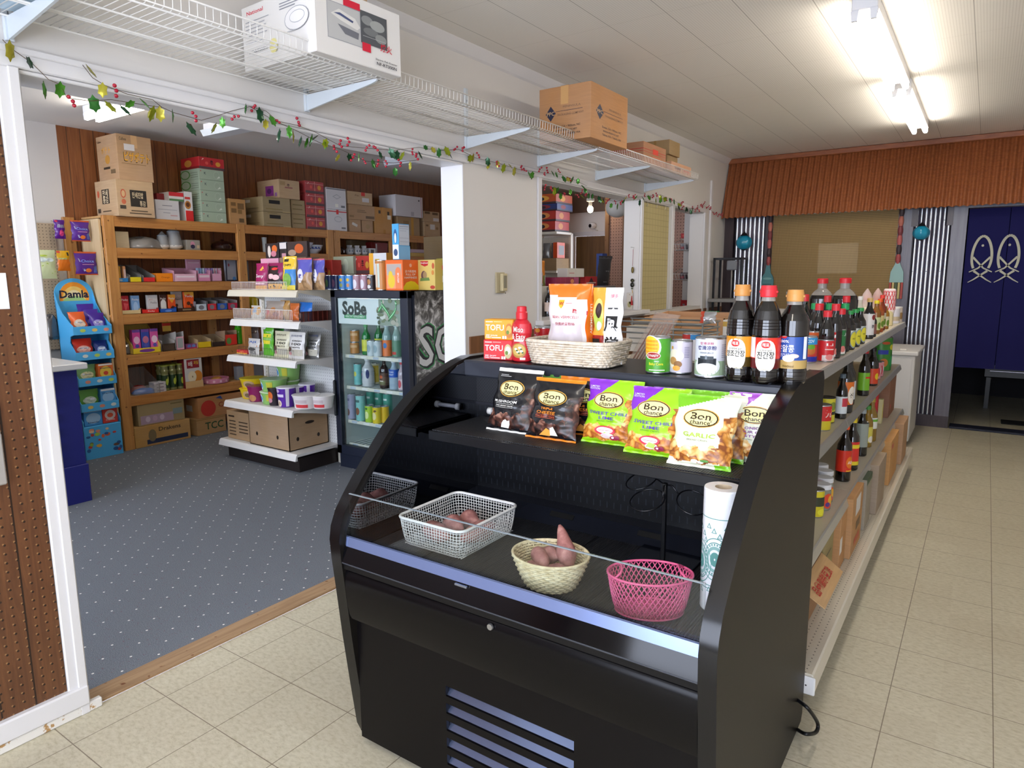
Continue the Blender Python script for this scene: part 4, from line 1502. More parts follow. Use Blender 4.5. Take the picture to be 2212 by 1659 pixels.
# woven basket of pouches
wb = (1.335, 1.030, TZ)
t = thing('woven_basket', 'rectangular cream woven basket of noodle packs on the display case', 'basket', wb)
g = NG('cream_wicker')
nz = g.noise(g.co.outputs['Object'], 60, 3)
M_CREAM = g.out(g.ramp(nz, [(.3, '#cbb9a0'), (.7, '#efe4d4')]), .5)
woven(t, .163, .10, .082, .142, .084, 10, 52, M_CREAM, .0032, 5.5)
# vermicelli bag: body with an orange gusset on its right
t = thing('vermicelli_bag', 'white and orange bag of bean vermicelli standing in the woven basket', 'noodle bag', (1.308, 1.015, TZ + .006), 12)
OR = pm('#ef7a1f', .25, coat=.3)
WB = pm('#ece6e6', .22, coat=.3)
WV = pm('#d9cfd2', .2)
def vf(x, z):
 if z > .86 - .06 * x:
  return OR
 if x > .94:
  return OR
 if z < .50 and .08 < x < .84 and z > .05:
  return WV
 return WB
def vx(mb, S, w, h):
 F = lambda o: S(1, o)
 mb.text('BEAN VERMICELLI', F(.002), .45 * w, .585 * h, .0125, '#c9525a', w=.62 * w, bold=0.)
 mb.text('快煮綠豆粉絲', F(.002), .45 * w, .50 * h, .012, '#b4606a', w=.5 * w)
 mb.pd(F(.0018), [(.62 * w, .64 * h), (.93 * w, .61 * h), (.93 * w, .66 * h), (.62 * w, .69 * h)], '#b8262f')
 mb.text('QUICK COOK', F(.0026), .77 * w, .65 * h, .011, '#ffffff', w=.25 * w)
 mb.pd(F(.0018), [(.28 * w, .80 * h), (.42 * w, .80 * h), (.40 * w, .73 * h), (.35 * w, .69 * h), (.29 * w, .73 * h)], '#f4b82a')
 mb.text('W', F(.0026), .35 * w, .755 * h, .016, '#b8262f')
 mb.rect(F(.0018), .45 * w, .755 * h, .6 * w, .762 * h, '#d08a8a')
 mb.ell(F(.0018), .62 * w, .07 * h, .22 * w, .05 * h, '#f3e4e4')
pouch('bag_front', None, None, None, .156, .262, .075, vf, '#ece6e6', (), seed=21, lean=.06, root=t, extra=vx, nu=26, nv=36)
mb = MB()
S = pouch_surface(.156, .262, .075, 21, .06)
N = 14
vs, fs = [], []
for j in range(N + 1):
 v = .262 * j / N
 e = S(1)(.154, v)
 q = math.sin(PI * min(1, max(0, (j / N - .03) / .93))) ** .5
 vs += [(e.x - .004, e.y - .012 * q, v), (e.x + .012 * q, e.y + .025 * q, v), (e.x - .002, e.y + .085 * q, v)]
for j in range(N):
 for k in range(2):
  fs.append((3 * j + k, 3 * j + k + 1, 3 * j + 4 + k, 3 * j + 3 + k))
mb.add(vs, fs, OR, True)
e0 = Vector(vs[3 * 7])
e1 = Vector(vs[3 * 7 + 1])
dx = (e1 - e0).normalized()
SS = lambda u, v: e0 + dx * (.014 + v) + Vector((0, 0, 1)) * u + Vector((.004, -.0035, 0))
mb.text('BEAN VERMICELLI', SS, -.01, .006, .015, '#fbe9dc', w=.15)
mb.text('QUICK COOK', SS, -.07, -.008, .007, '#fbe9dc', w=.045)
mb.obj('side_gusset', t)
# tall white pouch with brush lettering
t = thing('ramen_pouch', 'slim white pouch with black brush characters standing in the woven basket', 'noodle bag', (1.432, 1.050, TZ + .006), 6)
def ipf(x, z):
 if x < .43:
  return pm('#a2281f', .25) if z < .36 else pm('#eaa63c', .25)
 return pm('#f3f1ee', .2, coat=.3)
def ipx(mb, S, w, h):
 F = lambda o: S(1, o)
 mb.ell(F(.0016), .22 * w, .66 * h, .19 * w, .2 * h, '#f2d377', rings=3)
 mb.ell(F(.0022), .20 * w, .56 * h, .17 * w, .13 * h, '#b6cf5a', rings=3)
 mb.ell(F(.0028), .24 * w, .70 * h, .10 * w, .10 * h, '#3a211c', rings=2)
 mb.ell(F(.0028), .24 * w, .50 * h, .1 * w, .06 * h, '#e9efd2', rings=2)
 mb.rect(F(.0018), .04 * w, .24 * h, .30 * w, .33 * h, '#2a2522', nu=4)
 mb.text('RAMEN\nSTYLE SOUP', F(.0024), .22 * w, .15 * h, .009, '#f6d9a0', w=.3 * w)
 mb.text('一', F(.0022), .70 * w, .73 * h, .034, '#181615', bold=.03)
 mb.text('風', F(.0022), .68 * w, .53 * h, .055, '#181615', bold=.02)
 mb.text('堂', F(.0022), .68 * w, .27 * h, .050, '#181615', bold=.02)
 mb.text('博多', F(.0022), .74 * w, .89 * h, .014, '#e58a9a')
 mb.pd(F(.002), [(.62 * w, .745 * h), (.92 * w, .86 * h), (.93 * w, .868 * h), (.66 * w, .75 * h)], '#d0cbc8')
pouch('pouch_body', None, None, None, .108, .25, .03, ipf, '#f3f1ee', (), seed=22, lean=.03, root=t, extra=ipx, nu=28, nv=24)
can('red can half hidden behind the woven basket, left of the vermicelli bag', (1.102, 1.185, TZ), .037, .108, '#c9262c', [('t', 'Tasty', -.01, .072, .018, '#ffffff', .04), ('e', .022, .06, .009, .011, '#e7ecf2'), ('e', .022, .06, .006, .007, '#2f7fb8'), ('e', -.012, .096, .012, .008, '#f0a03a')], 10, None)
# ------------------------------------------------------------------ wire shelves over the partition
WIRE = pm('#e9e7e3', .35)
SZW = 2.25
def wire_shelf(label, y0, y1, bracks):
 t = thing('wire_shelf', label, 'shelf', (0, (y0 + y1) / 2, SZW), 0)
 yc = (y0 + y1) / 2
 mb = MB()
 n = int((y1 - y0) / .0255)
 for k in range(n + 1):
  y = y0 + .005 + (y1 - y0 - .01) * k / n - yc
  mb.tube([(.012, y, 0), (.432, y, 0), (.440, y, .006), (.442, y, .042)], .0016, WIRE, 5)
 for x in (.02, .16, .175, .30, .425):
  mb.tube([(x, y0 - yc, -.004), (x, y1 - yc, -.004)], .0032, WIRE, 6)
 mb.obj('wire_deck', t)
 mb = MB()
 mb.tube([(.444, y0 - yc, .043), (.444, y1 - yc, .043)], .0032, WIRE, 6)
 mb.tube([(.444, y0 - yc, .001), (.444, y1 - yc, .001)], .0025, WIRE, 6)
 mb.obj('front_rail', t)
 BR = pm('#d4dbe0', .35)
 for (y, top) in bracks:
  mb = MB()
  mb.box(.0, y - yc - .012, 2.178 - SZW, .014, y - yc + .012, top - SZW, BR, .002)
  for z in range(int((top - 2.19) / .03)):
   mb.box(.0142, y - yc - .002, 2.19 - SZW + .03 * z, .0146, y - yc + .002, 2.20 - SZW + .03 * z, '#6d7378')
  mb.obj('wall_standard', t)
  mb = MB()
  mb.prism([(.014, -.068), (.06, -.062), (.40, -.02), (.425, -.014), (.43, -.006), (.42, -.0045), (.014, -.0045)], 1, y - yc - .004, y - yc + .004, BR)
  mb.obj('bracket', t)
 return t
wire_shelf('long white wire shelf above the wide opening, carrying the roaster box', -1.4, 2.845, [(-.05, 2.36), (1.035, 2.36), (2.125, 2.50)])
wire_shelf('shorter white wire shelf above the hatch, carrying the brown cartons', 2.865, 4.61, [(2.875, 2.40), (3.672, 2.36), (4.548, 2.36)])
ZB = SZW + .003
# roaster box
t = thing('roaster_box', 'large white printed roaster carton on the near wire shelf', 'box', (.275, .905, ZB), 88)
w, d, h = .405, .43, .228
mb = MB()
WC = pm('#ebe8e4', .5)
mb.box(-w / 2, -d / 2, 0, w / 2, d / 2, h, WC, .003)
REDP = '#d8203c'
face_print(mb, fronts(w, d), w, h, [
 ('t', 'National', .19, .92, .085, REDP, .30), ('r', .13, .26, .52, .80, '#9ea0a6'), ('r', .135, .27, .515, .79, '#c3c3c2'), ('p', [(.17, .62), (.26, .72), (.44, .66), (.50, .55), (.46, .50), (.28, .56)], '#e4e2dd'), ('p', [(.24, .50), (.48, .46), (.47, .36), (.32, .38)], '#74767e'), ('p', [(.2, .64), (.27, .67), (.42, .61), (.41, .58), (.27, .63)], '#4f5a80'),
 ('r', .31, .80, .50, .905, REDP), ('r', .50, .34, .82, .83, '#55585c'), ('e', .58, .70, .07, .07, '#8d9090'), ('e', .70, .66, .09, .08, '#a3a6a4'), ('e', .62, .54, .09, .06, '#777a7b'), ('e', .74, .48, .07, .07, '#919492'), ('r', .52, .45, .80, .455, '#c6c8c8'), ('r', .51, .22, .61, .35, REDP),
 ('t', '焼火', .80, .36, .13, REDP), ('t', 'Electric Fish Roaster', .80, .155, .04, '#55565c', .27), ('t', 'NF-RT300N', .80, .09, .07, '#3a3b42', .25)])
L = lambda o: plane((-w / 2 - o, d / 2, 0), (0, -1, 0), (0, 0, 1))
face_print(mb, L, d, h, [('t', 'National', .20, .88, .085, REDP, .24), ('r', .55, .83, .8, .845, '#8d8f98'), ('r', .55, .79, .84, .805, '#8d8f98'), ('r', .55, .75, .76, .765, '#8d8f98'), ('t', 'Electric', .87, .95, .06, '#6d6f78', .2)] + [('r', .06, .74 - .055 * k, .06 + (.34, .28, .3, .25, .31, .2, .27)[k], .75 - .055 * k, '#a8aab2') for k in range(7)] +
           [('e', .78, .55, .16, .17, '#9c9ea6'), ('e', .78, .55, .153, .16, '#efecea'), ('e', .79, .57, .10, .09, '#b0b2b8'), ('e', .79, .57, .094, .08, '#f1efed'), ('r', .64, .38, .8, .39, '#b0b2b8'), ('t', 'NF-RT300N', .24, .27, .06, '#7f818a', .26), ('e', .46, .26, .055, .11, '#efe6a0')])
mb.obj('carton', t)
mb = MB()
mb.box(-.10, -d / 2 + .02, h, .06, d / 2 - .05, h + .045, card('#c7a57c'), .004)
mb.box(-.05, -d / 2 + .15, h + .045, .02, d / 2 - .15, h + .06, pm('#e59a3c', .4), .004)
mb.obj('carrying_strap', t)
pack('storage_box', 'pale blue box at the camera end of the near wire shelf', 'box', (.22, -.225, ZB), .36, .38, .26, '#bcd3e4', [('r', .0, 0, 1, .03, '#4a4a7c')], right=[('r', 0, 0, 1, .035, '#4a4a7c')], rz=0, bev=.004)
TAN, TAN2, TAN3 = 'c#c58a4e', 'c#c9a272', 'c#b78f60'
INKB = '#2c2e46'
ppc = [('p', [(.13, .52), (.23, .66), (.33, .52), (.23, .38)], INKB), ('t', 'PPC', .23, .52, .10, '#cfa97c', .15), ('t', 'PENINSULA', .64, .62, .055, '#8a6a52', .34), ('r', .33, .545, .85, .552, INKB), ('t', 'PACKAGING COMPANY', .62, .48, .055, '#8a6a52', .5), ('t', 'Exeter, CA • Wilson, NC', .55, .26, .055, '#51423a', .52), ('t', 'WWW.PENPACK.NET', .53, .19, .05, '#51423a', .44), ('t', 'Yakima, WA • Tukwila, WA', .55, .12, .055, '#51423a', .52)]
pack('carton', 'big brown carton with a dark diamond logo on the wire shelf', 'carton', (.375, 2.805, ZB), .34, .475, .30, TAN, ppc, right=ppc, rz=0, tape='#d3a36a')
pack('carton', 'low brown carton with red stripes just past the diamond-logo carton', 'carton', (.245, 3.875, ZB), .26, .41, .165, 'c#b5794b', [('r', 0, .70, 1, .73, '#b8392c'), ('r', 0, .60, 1, .62, '#b8392c')], right=[('r', 0, .70, 1, .73, '#b8392c'), ('r', 0, .60, 1, .62, '#b8392c'), ('r', .40, .58, .64, .80, '#d8402c'), ('r', .40, .44, .75, .50, '#c87455')])
pack('carton', 'flat salmon carton at the front of the far end of the wire shelf', 'carton', (.355, 4.33, ZB), .10, .42, .085, 'c#d09a74', right=[('r', .15, .42, .45, .58, '#7a4a3a'), ('r', .6, .4, .9, .55, '#c56a50')])
pack('carton', 'olive-brown carton behind the flat salmon carton, lower of two', 'carton', (.19, 4.40, ZB), .22, .22, .165, 'c#a5854e', [('r', 0, .48, 1, .52, '#8a6c3c')])
pack('carton', 'olive-brown carton topping the pair at the far end of the wire shelf', 'carton', (.20, 4.39, ZB + .166), .24, .22, .11, 'c#a3834c', [('r', .46, 0, .54, 1, '#94753f')])
# ------------------------------------------------------------------ holly garland
t = thing('garland', 'holly leaf and red berry garland strung along the header and wall', 'garland', (0, 0, 0))
GP = [[(0.035, -0.079, 2.170), (0.035, -0.062, 2.152), (0.020, -0.004, 2.127), (0.020, 0.038, 2.088), (0.020, 0.070, 2.080), (0.020, 0.086, 2.043), (0.020, 0.154, 2.048), (0.020, 0.220, 2.065), (0.020, 0.343, 2.070), (0.020, 0.391, 2.073), (0.020, 0.432, 2.063), (0.020, 0.537, 2.055), (0.020, 0.604, 2.083), (0.020, 0.664, 2.111), (0.030, 0.739, 2.140), (0.020, 0.861, 2.108), (0.020, 0.962, 2.088), (0.020, 1.081, 2.058), (0.020, 1.198, 2.047), (0.020, 1.349, 2.015), (0.020, 1.532, 2.030), (0.020, 1.716, 2.069)],
      [(0.030, 0.137, 2.152), (0.030, 0.164, 2.119), (0.030, 0.202, 2.103), (0.030, 0.270, 2.091), (0.030, 0.355, 2.090), (0.030, 0.386, 2.070)],
      [(0.030, 0.739, 2.140), (0.030, 0.812, 2.137), (0.030, 0.865, 2.107), (0.030, 0.956, 2.108), (0.030, 1.051, 2.096), (0.030, 1.189, 2.059), (0.030, 1.343, 2.071), (0.030, 1.525, 2.087), (0.030, 1.708, 2.128), (0.030, 1.869, 2.133), (0.030, 2.023, 2.164), (0.030, 2.187, 2.137), (0.030, 2.387, 2.138), (0.030, 2.605, 2.127), (0.030, 2.843, 2.138), (0.030, 3.135, 2.154), (0.030, 3.293, 2.141), (0.030, 3.481, 2.117)],
      [(0.020, 2.898, 2.056), (0.020, 3.061, 2.057), (0.020, 3.279, 2.057), (0.020, 3.459, 2.064), (0.020, 3.696, 2.052), (0.020, 3.967, 2.048), (0.020, 4.148, 2.092), (0.030, 4.483, 2.132), (0.030, 4.806, 2.180), (0.030, 5.130, 2.160), (0.030, 5.366, 2.121), (0.030, 5.677, 2.119), (0.030, 5.937, 2.175), (0.030, 6.301, 2.127), (0.030, 6.533, 2.114)]]
leafm = [pm(c, .18, .35) for c in ('#2f6b2c', '#4a8a2c', '#8f9a22', '#1f4a2c', '#b0a83a')]
berm = pm('#a81830', .2, coat=.3)
leaf_me = {}
rl = random.Random(11)
def leaf_mesh(k):
 if k not in leaf_me:
  mb = MB()
  pts = []
  for i in range(12):
   a = 2 * PI * i / 12
   r = (1.0 if i % 2 == 0 else .72)
   pts.append((.5 + .5 * math.cos(a) * r, .30 * math.sin(a) * r))
  vs = [(.5, 0, .10)] + [(x, y, .0) for x, y in pts]
  mb.add(vs, [(0, 1 + i, 1 + (i + 1) % 12) for i in range(12)], leafm[k], True)
  vs = [(.5, 0, .08)] + [(x, y, -.02) for x, y in pts]
  mb.add(vs, [(0, 1 + (i + 1) % 12, 1 + i) for i in range(12)], leafm[k], True)
  o = mb.obj('holly_leaf', t)
  leaf_me[k] = o.data
  bpy.data.objects.remove(o)
 return leaf_me[k]
mb = MB()
bmb = MB()
for r0 in (0, .012, -.012):
 bmb.sphere((r0, r0 * .6, -.004 - abs(r0) * .5), .0062, berm, 8, 6)
bo = bmb.obj('berry_sprig', t)
bme = bo.data
bpy.data.objects.remove(bo)
nl = nb = 0
for path in GP:
 P = [Vector(p) for p in path]
 mb.tube(P, .0011, pm('#51402c', .6), 5)
 tot = sum((b - a).length for a, b in zip(P, P[1:]))
 s, nxt = 0., .02
 for a, b in zip(P, P[1:]):
  L = (b - a).length
  while nxt < s + L:
   p = a.lerp(b, (nxt - s) / L)
   if rl.random() < .66 and nl < 98:
    k = rl.randrange(5)
    o = bpy.data.objects.new('holly_leaf', leaf_mesh(k))
    sc = rl.uniform(.042, .066)
    nl += 1
   elif nb < 98:
    o = bpy.data.objects.new('berry_sprig', bme)
    sc = rl.uniform(.8, 1.15)
    nb += 1
   else:
    nxt += .05
    continue
   C.objects.link(o)
   o.parent = t
   o.location = p + Vector((rl.uniform(.0, .02), rl.uniform(-.01, .01), rl.uniform(-.022, .022)))
   o.rotation_euler = (rl.uniform(-1, 1), rl.uniform(.6, 2.2), rl.uniform(-3, 3))
   o.scale = (sc, sc, sc)
   nxt += rl.uniform(.036, .066)
  s += L
mb.obj('vine', t)
# ------------------------------------------------------------------ small wall things
t = thing('wall_switch', 'beige thermostat box on the white pillar beside the opening', 'thermostat', (0, 2.435, 1.38))
mb = MB()
mb.box(0, -.045, 0, .012, .045, .125, pm('#b9ac8b', .5), .003)
mb.obj('back_plate', t)
mb = MB()
mb.box(.012, -.012, .012, .034, .04, .118, pm('#cdbf98', .45), .004)
mb.obj('cover', t)
mb = MB()
mb.box(.034, -.002, .03, .036, .03, .105, pm('#8c8672', .3), .001)
mb.box(.034, .012, -.004, .038, .016, .006, '#6b6455')
mb.obj('dial_window', t)
t = thing('hanging_charm', 'red-tasselled brass charm hanging on the white post by the hatch', 'ornament', (-.05, PW1 - .013, 1.2))
mb = MB()
RT = pm('#a3262a', .7)
mb.tube([(0, 0, .50), (.012, -.006, .515), (-.02, -.004, .52)], .0015, '#8b8576', 4)
mb.tube([(0, 0, .50), (0, -.004, .36)], .0015, RT, 4)
mb.obj('cord', t)
for k, (z, h, w, c) in enumerate(((.30, .055, .012, '#6b5b2c'), (.225, .03, .017, '#3d3a26'), (.18, .045, .018, '#2b2a22'), (.165, .012, .011, '#55603c'))):
 mb = MB()
 mb.sphere((0, -.004, z + h / 2), 1, pm(c, .35, .6), 12, 8, (w, .007, h / 2))
 mb.obj('brass_disc', t)
mb = MB()
mb.tube([(0, -.004, .16), (.005, -.004, .14), (-.004, -.004, .125), (0, -.004, .11)], .003, pm('#c79a2c', .4), 5)
mb.lathe([(.004, .11), (.006, .10), (.011, .03), (.004, .03)], RT, cy=-.004, n=8)
mb.obj('tassel', t)
mb = MB()
mb.box(-.028, -.004, 0, .028, 0, .14, pm('#cfc6b8', .5), .001)
S = plane((0, -.0045, 0), (1, 0, 0), (0, 0, 1))
mb.ell(S, 0, .04, .018, .025, '#a9a06a')
mb.ell(S, .006, .055, .008, .012, '#b08a5a')
mb.ell(S, 0, .125, .004, .004, '#8a7a5a')
solo(mb, 'picture_tag', 'small hanging paper tag with a flower picture under the tassel', 'tag', (-.07, PW1 - .016, 1.195))
# pegboard hangers at the far left edge of the view
mb = MB()
mb.box(.009, -.50, 1.392, .0105, -0.132, 1.50, pm('#eceaea', .6), .0005)
tag(mb.obj('paper_notice'), 'white paper hanging on the brown pegboard at the left edge', 'paper')
t = thing('plug_plate', 'white plastic plate with a dark blue oval on the casing, left edge', 'wall plate', (.017, -.232, 1.794))
mb = MB()
mb.box(0, -.05, 0, .012, .055, .14, pm('#e6e6ea', .4), .008)
mb.obj('plate', t)
mb = MB()
mb.sphere((.014, .0, .05), 1, pm('#1e3f66', .3), 14, 10, (.012, .04, .034))
mb.obj('knob', t)
t = thing('hanging_pack', 'clear plastic packet hanging on the brown pegboard below the paper', 'packet', (.02, -.275, .86))
mb = MB()
mb.box(0, -.06, 0, .012, .075, .16, pm('#b9b4ad', .15, alpha=.7), .004)
mb.obj('blister', t)
mb = MB()
mb.box(-.001, -.06, .14, .003, .075, .26, pm('#d9d6d0', .6), .001)
mb.obj('header_card', t)
# ------------------------------------------------------------------ aisle gondola behind the display case
GX, GY0, GY1 = 1.55, 1.305, 4.95
CRM = pm('#cfc6b2', .4)
CRM2 = pm('#ded7c6', .4)
M_PEGC = m_pegboard('cream_pegboard', '#cfc8b6', '#6b6452', 'yz', .0254, .0032)
gon = thing('gondola_shelf', 'long double-sided cream store shelving running down the aisle behind the display case', 'shelving', (GX, (GY0 + GY1) / 2, 0))
GYC = (GY0 + GY1) / 2
def gpart(mb, name):
 o = mb.obj(name, gon)
 o.location = (-GX, -GYC, 0)
 return o
mb = MB()
mb.box(GX - .012, GY0, .06, GX + .012, GY1, 1.10, M_PEGC)
gpart(mb, 'back_panel')
for y in (GY0, GY0 + 1.215, GY0 + 2.43, GY1 - .03):
 mb = MB()
 mb.box(GX - .02, y, 0, GX + .02, y + .03, 1.10, CRM)
 gpart(mb, 'upright')
g = NG('cream_deck')
o = g.xyz()
dd = g.dots(o[1], g.math('ADD', o[0], .01), .0254, .0028)
edge = g.math('GREATER_THAN', o[0], 1.985)
g.out(g.mix(g.math('MULTIPLY', dd, edge), '#d2c9b6', '#5b5344'), .45)
M_DECK = g.m
for sg in (1, -1):
 mb = MB()
 x1 = GX + sg * .53
 a, b = min(GX, x1), max(GX, x1)
 mb.box(a, GY0, .135, b, GY1, .165, M_DECK)
 mb.prism([(x1, .165), (x1 + sg * .006, .160), (x1 + sg * .010, .095), (x1, .09)], 1, GY0, GY1, CRM2)
 mb.box(min(GX, GX + sg * .42), GY0 + .01, 0, max(GX, GX + sg * .42), GY1 - .01, .135, pm('#8d8678', .6))
 gpart(mb, 'base_deck')
for (z, dep) in ((1.125, .41), (.80, .402), (.46, .445)):
 for sg in (1, -1):
  for s_ in range(3):
   y0 = GY0 + 1.215 * s_ + .002
   y1 = y0 + 1.211
   mb = MB()
   x1 = GX + sg * dep
   mb.box(min(GX, x1), y0, z - .022, max(GX, x1), y1, z, CRM)
   mb.prism([(x1, z + .002), (x1 + sg * .006, z - .003), (x1 + sg * .016, z - .036), (x1, z - .036)], 1, y0, y1, pm('#c4c2ba', .3, .4))
   gpart(mb, 'shelf')
mb = MB()
mb.box(2.045, GY0 - .012, .094, 2.094, GY0 - .001, .158, pm('#e6e6e6', .4), .004)
for x in (2.055, 2.066):
 mb.ell(plane((0, GY0 - .0125, 0), (1, 0, 0), (0, 0, 1)), x, .128, .003, .003, '#222222', 8)
gpart(mb, 'end_plate')
mb = MB()
mb.tube([(2.05, GY0 - .02, .09), (2.052, GY0 - .03, .05), (2.045, GY0 - .05, .01)], .007, pm('#e2571d', .5), 8)
tag(mb.obj('extension_cord'), 'orange cord end hanging under the near end plate of the shelving', 'cord')
def bottle(label, loc, h, r, liq, capc, lab=None, items=(), neck=.42, jug=False, rz=0., group=None, name='sauce_bottle', lz=(.12, .5), sy=1., caph=.09, clear=False, n=16, cat='bottle'):
 t = thing(name, label, cat, loc, rz, group)
 L = liq if not isinstance(liq, str) else pm(liq, .08, coat=.6)
 mb = MB()
 hb = h * (1 - caph)
 if jug:
  mb.lathe([(r * .9, 0), (r, h * .02), (r, h * .60), (r * .96, h * .68), (r * .86, h * .735)], L, n=n)
  mb.obj('bottle_body', t)
  mb = MB()
  mb.lathe([(r * .86, h * .735), (r * .66, h * .79), (r * neck, h * .84), (r * neck, hb)], CLR, n=n)
  mb.obj('neck', t)
 else:
  mb.lathe([(r * .9, 0), (r, h * .02), (r, h * .55), (r * .93, h * .64), (r * neck * 1.25, h * .76), (r * neck, h * .82), (r * neck, hb)], L, n=n, sy=sy)
  mb.obj('bottle_body', t)
 mb = MB()
 q = r * neck * 1.22
 mb.lathe([(q, hb - h * .005), (q, h * .985), (q * .9, h)], pm(capc, .35), n=n, sy=sy)
 mb.obj('cap', t)
 if lab:
  mb = MB()
  mb.lathe([(r * 1.012, h * lz[0]), (r * 1.012, h * lz[1])], pm(lab, .35), n=n, cap=False, sy=sy)
  wrap_items(mb, r * 1.015, [tuple([it[0]] + list(it[1:])) for it in items])
  mb.obj('label', t)
 return t
GA = 82  # things on the aisle side face +x
t2 = 1.125
bottle('very large red-capped soy sauce jug, left one on the aisle shelf', (1.722, 3.02, t2), .335, .064, LIQ, '#d8202c', '#26202a', neck=.36, jug=True, caph=.075)
bottle('very large red-capped soy sauce jug, right one on the aisle shelf', (1.846, 2.94, t2), .338, .066, LIQ, '#d8202c', '#26202a', neck=.36, jug=True, caph=.075)
GB = 'small soy bottles on the top aisle shelf'
for (lab, x, y, h, c) in (
  ('small soy bottle with a red cap below the left big jug, front row', 1.862, 2.22, .232, '#dc2a34'), ('small soy bottle with a red cap between the jugs, front row', 1.928, 2.22, .232, '#dc2a34'),
  ('lowest red-capped soy bottle, between the two front-row ones', 1.918, 2.10, .208, '#dc2a34'), ('lowest red-capped soy bottle at the right, beside the dark jug', 1.925, 2.38, .205, '#dc2a34'),
  ('soy bottle with a green cap under the left big jug', 1.79, 2.5, .222, '#1f9a55'), ('soy bottle with a green cap between the two big jugs', 1.855, 2.5, .222, '#1f9a55'), ('soy bottle with a green cap before the right big jug', 1.918, 2.52, .222, '#1f9a55'),
  ('tall soy bottle with a red cap in the gap between the big jugs', 1.805, 2.72, .252, '#dc2a34'), ('tall soy bottle with a red cap before the right big jug', 1.89, 2.72, .252, '#dc2a34'),
  ('soy bottle with a red cap half hidden behind the blue-label bottle', 1.728, 2.30, .225, '#dc2a34'), ('soy bottle with a red cap barely seen left of the silver pouch', 1.735, 2.55, .262, '#dc2a34')):
 bottle(lab, (x, y, t2), h, .03, LIQ, c, '#2b1a18', neck=.48, group=GB, caph=.12)
pouch('silver_pouch', 'grey foil pouch leaning beside the left big soy jug', 'pouch', (1.665, 2.75, t2), .15, .27, .03, '#9c9d98', '#86877f', (), rz=70, seed=41, lean=.1, nu=8, nv=10)
GC = 'cans at the near end of the top aisle shelf'
can('can with a blue band and a fruit picture at the front of the aisle shelf', (1.865, 2.005, t2), .037, .108, '#cf3b33', [('r', -.04, .075, .04, .103, '#2f96d6'), ('t', 'COV', 0, .089, .017, '#ffffff', .03), ('e', .002, .052, .022, .018, '#c9702f'), ('e', .004, .066, .016, .010, '#6fae2f'), ('r', -.04, .006, .04, .026, '#2430a8')], 30, GC)
can('short red can right of the blue-banded can', (1.922, 2.075, t2), .033, .092, '#d22a30', [('r', -.03, .006, .03, .028, '#efe6e2'), ('e', .0, .02, .016, .012, '#e28a86'), ('t', 'Li', 0, .072, .016, '#ffffff', .03), ('r', -.02, .05, .02, .054, '#f3d2cc')], 40, GC)
can('tall red can behind the short red one', (1.915, 2.22, t2), .037, .118, '#cf2a2e', [('r', -.035, .008, .035, .03, '#f0e5e0'), ('t', 'Li', .01, .095, .020, '#ffffff', .032), ('e', .01, .03, .016, .014, '#de8078')], 40, GC)
can('green can at the right of the red cans on the aisle shelf', (1.92, 2.34, t2), .036, .118, '#2c7a44', [('r', -.035, .008, .035, .03, '#f0e5e0'), ('t', 'Li', .01, .095, .020, '#ffffff', .032), ('e', .01, .03, .016, .014, '#de8078')], 40, GC)
can('can with orange top band just behind the blue-banded can', (1.845, 2.2, t2), .037, .116, '#d2d2c6', [('r', -.04, .085, .04, .11, '#e46a2c')], 40, GC)
can('can half hidden behind the blue-label soy bottle at the case corner', (1.795, 1.95, t2), .036, .108, '#4a9a3f', [('r', -.04, .07, .04, .1, '#c92a30')], 40, GC)
can('can with a blue top band between the amber and red soy bottles', (1.60, 1.80, t2), .037, .112, '#d8a08a', [('r', -.05, .085, .05, .11, '#3f9ad6'), ('t', 'M', 0, .096, .014, '#ffffff'), ('r', -.05, .006, .05, .03, '#33308a'), ('e', 0, .055, .02, .016, '#c4682c')], 10, GC)
can('can behind the white jelly can, red and blue top band', (1.45, 1.80, t2), .038, .116, '#e4e4ea', [('r', -.05, .092, .0, .112, '#c2332f'), ('r', .0, .092, .05, .112, '#2f86c8')], 10, GC)
GD = 'dark bottles with oval yellow labels on the top aisle shelf'
for (lab, x, y) in (('dark bottle with an oval yellow label, nearest of three', 1.925, 2.62), ('dark bottle with an oval yellow label, middle of three', 1.925, 2.78), ('dark bottle with an oval yellow label, farthest of three', 1.925, 2.95)):
 bottle(lab, (x, y, t2), .185, .031, LIQ, '#2f9a4c', '#d8dcd8', [('e', 0, .05, .024, .042, '#8fa3a8'), ('e', 0, .05, .020, .036, '#e3d83c'), ('t', 'soy', 0, .052, .014, '#3b3d24')], rz=60, group=GD, sy=.999)
bottle('dark bottle with a long white paper wrap on its neck', (1.925, 3.28, t2), .225, .03, LIQ, '#d8b26a', '#e9e6e4', [('e', 0, .12, .012, .015, '#8f2a2c'), ('t', '酢', 0, .07, .02, '#3b2b28')], rz=60, lz=(.1, .62))
bottle('small dark bottle just behind the white-wrapped bottle', (1.925, 3.42, t2), .15, .026, LIQ, '#c8313a', '#8d5b54', rz=60)
GE = 'chilli sauce bottles on the top aisle shelf'
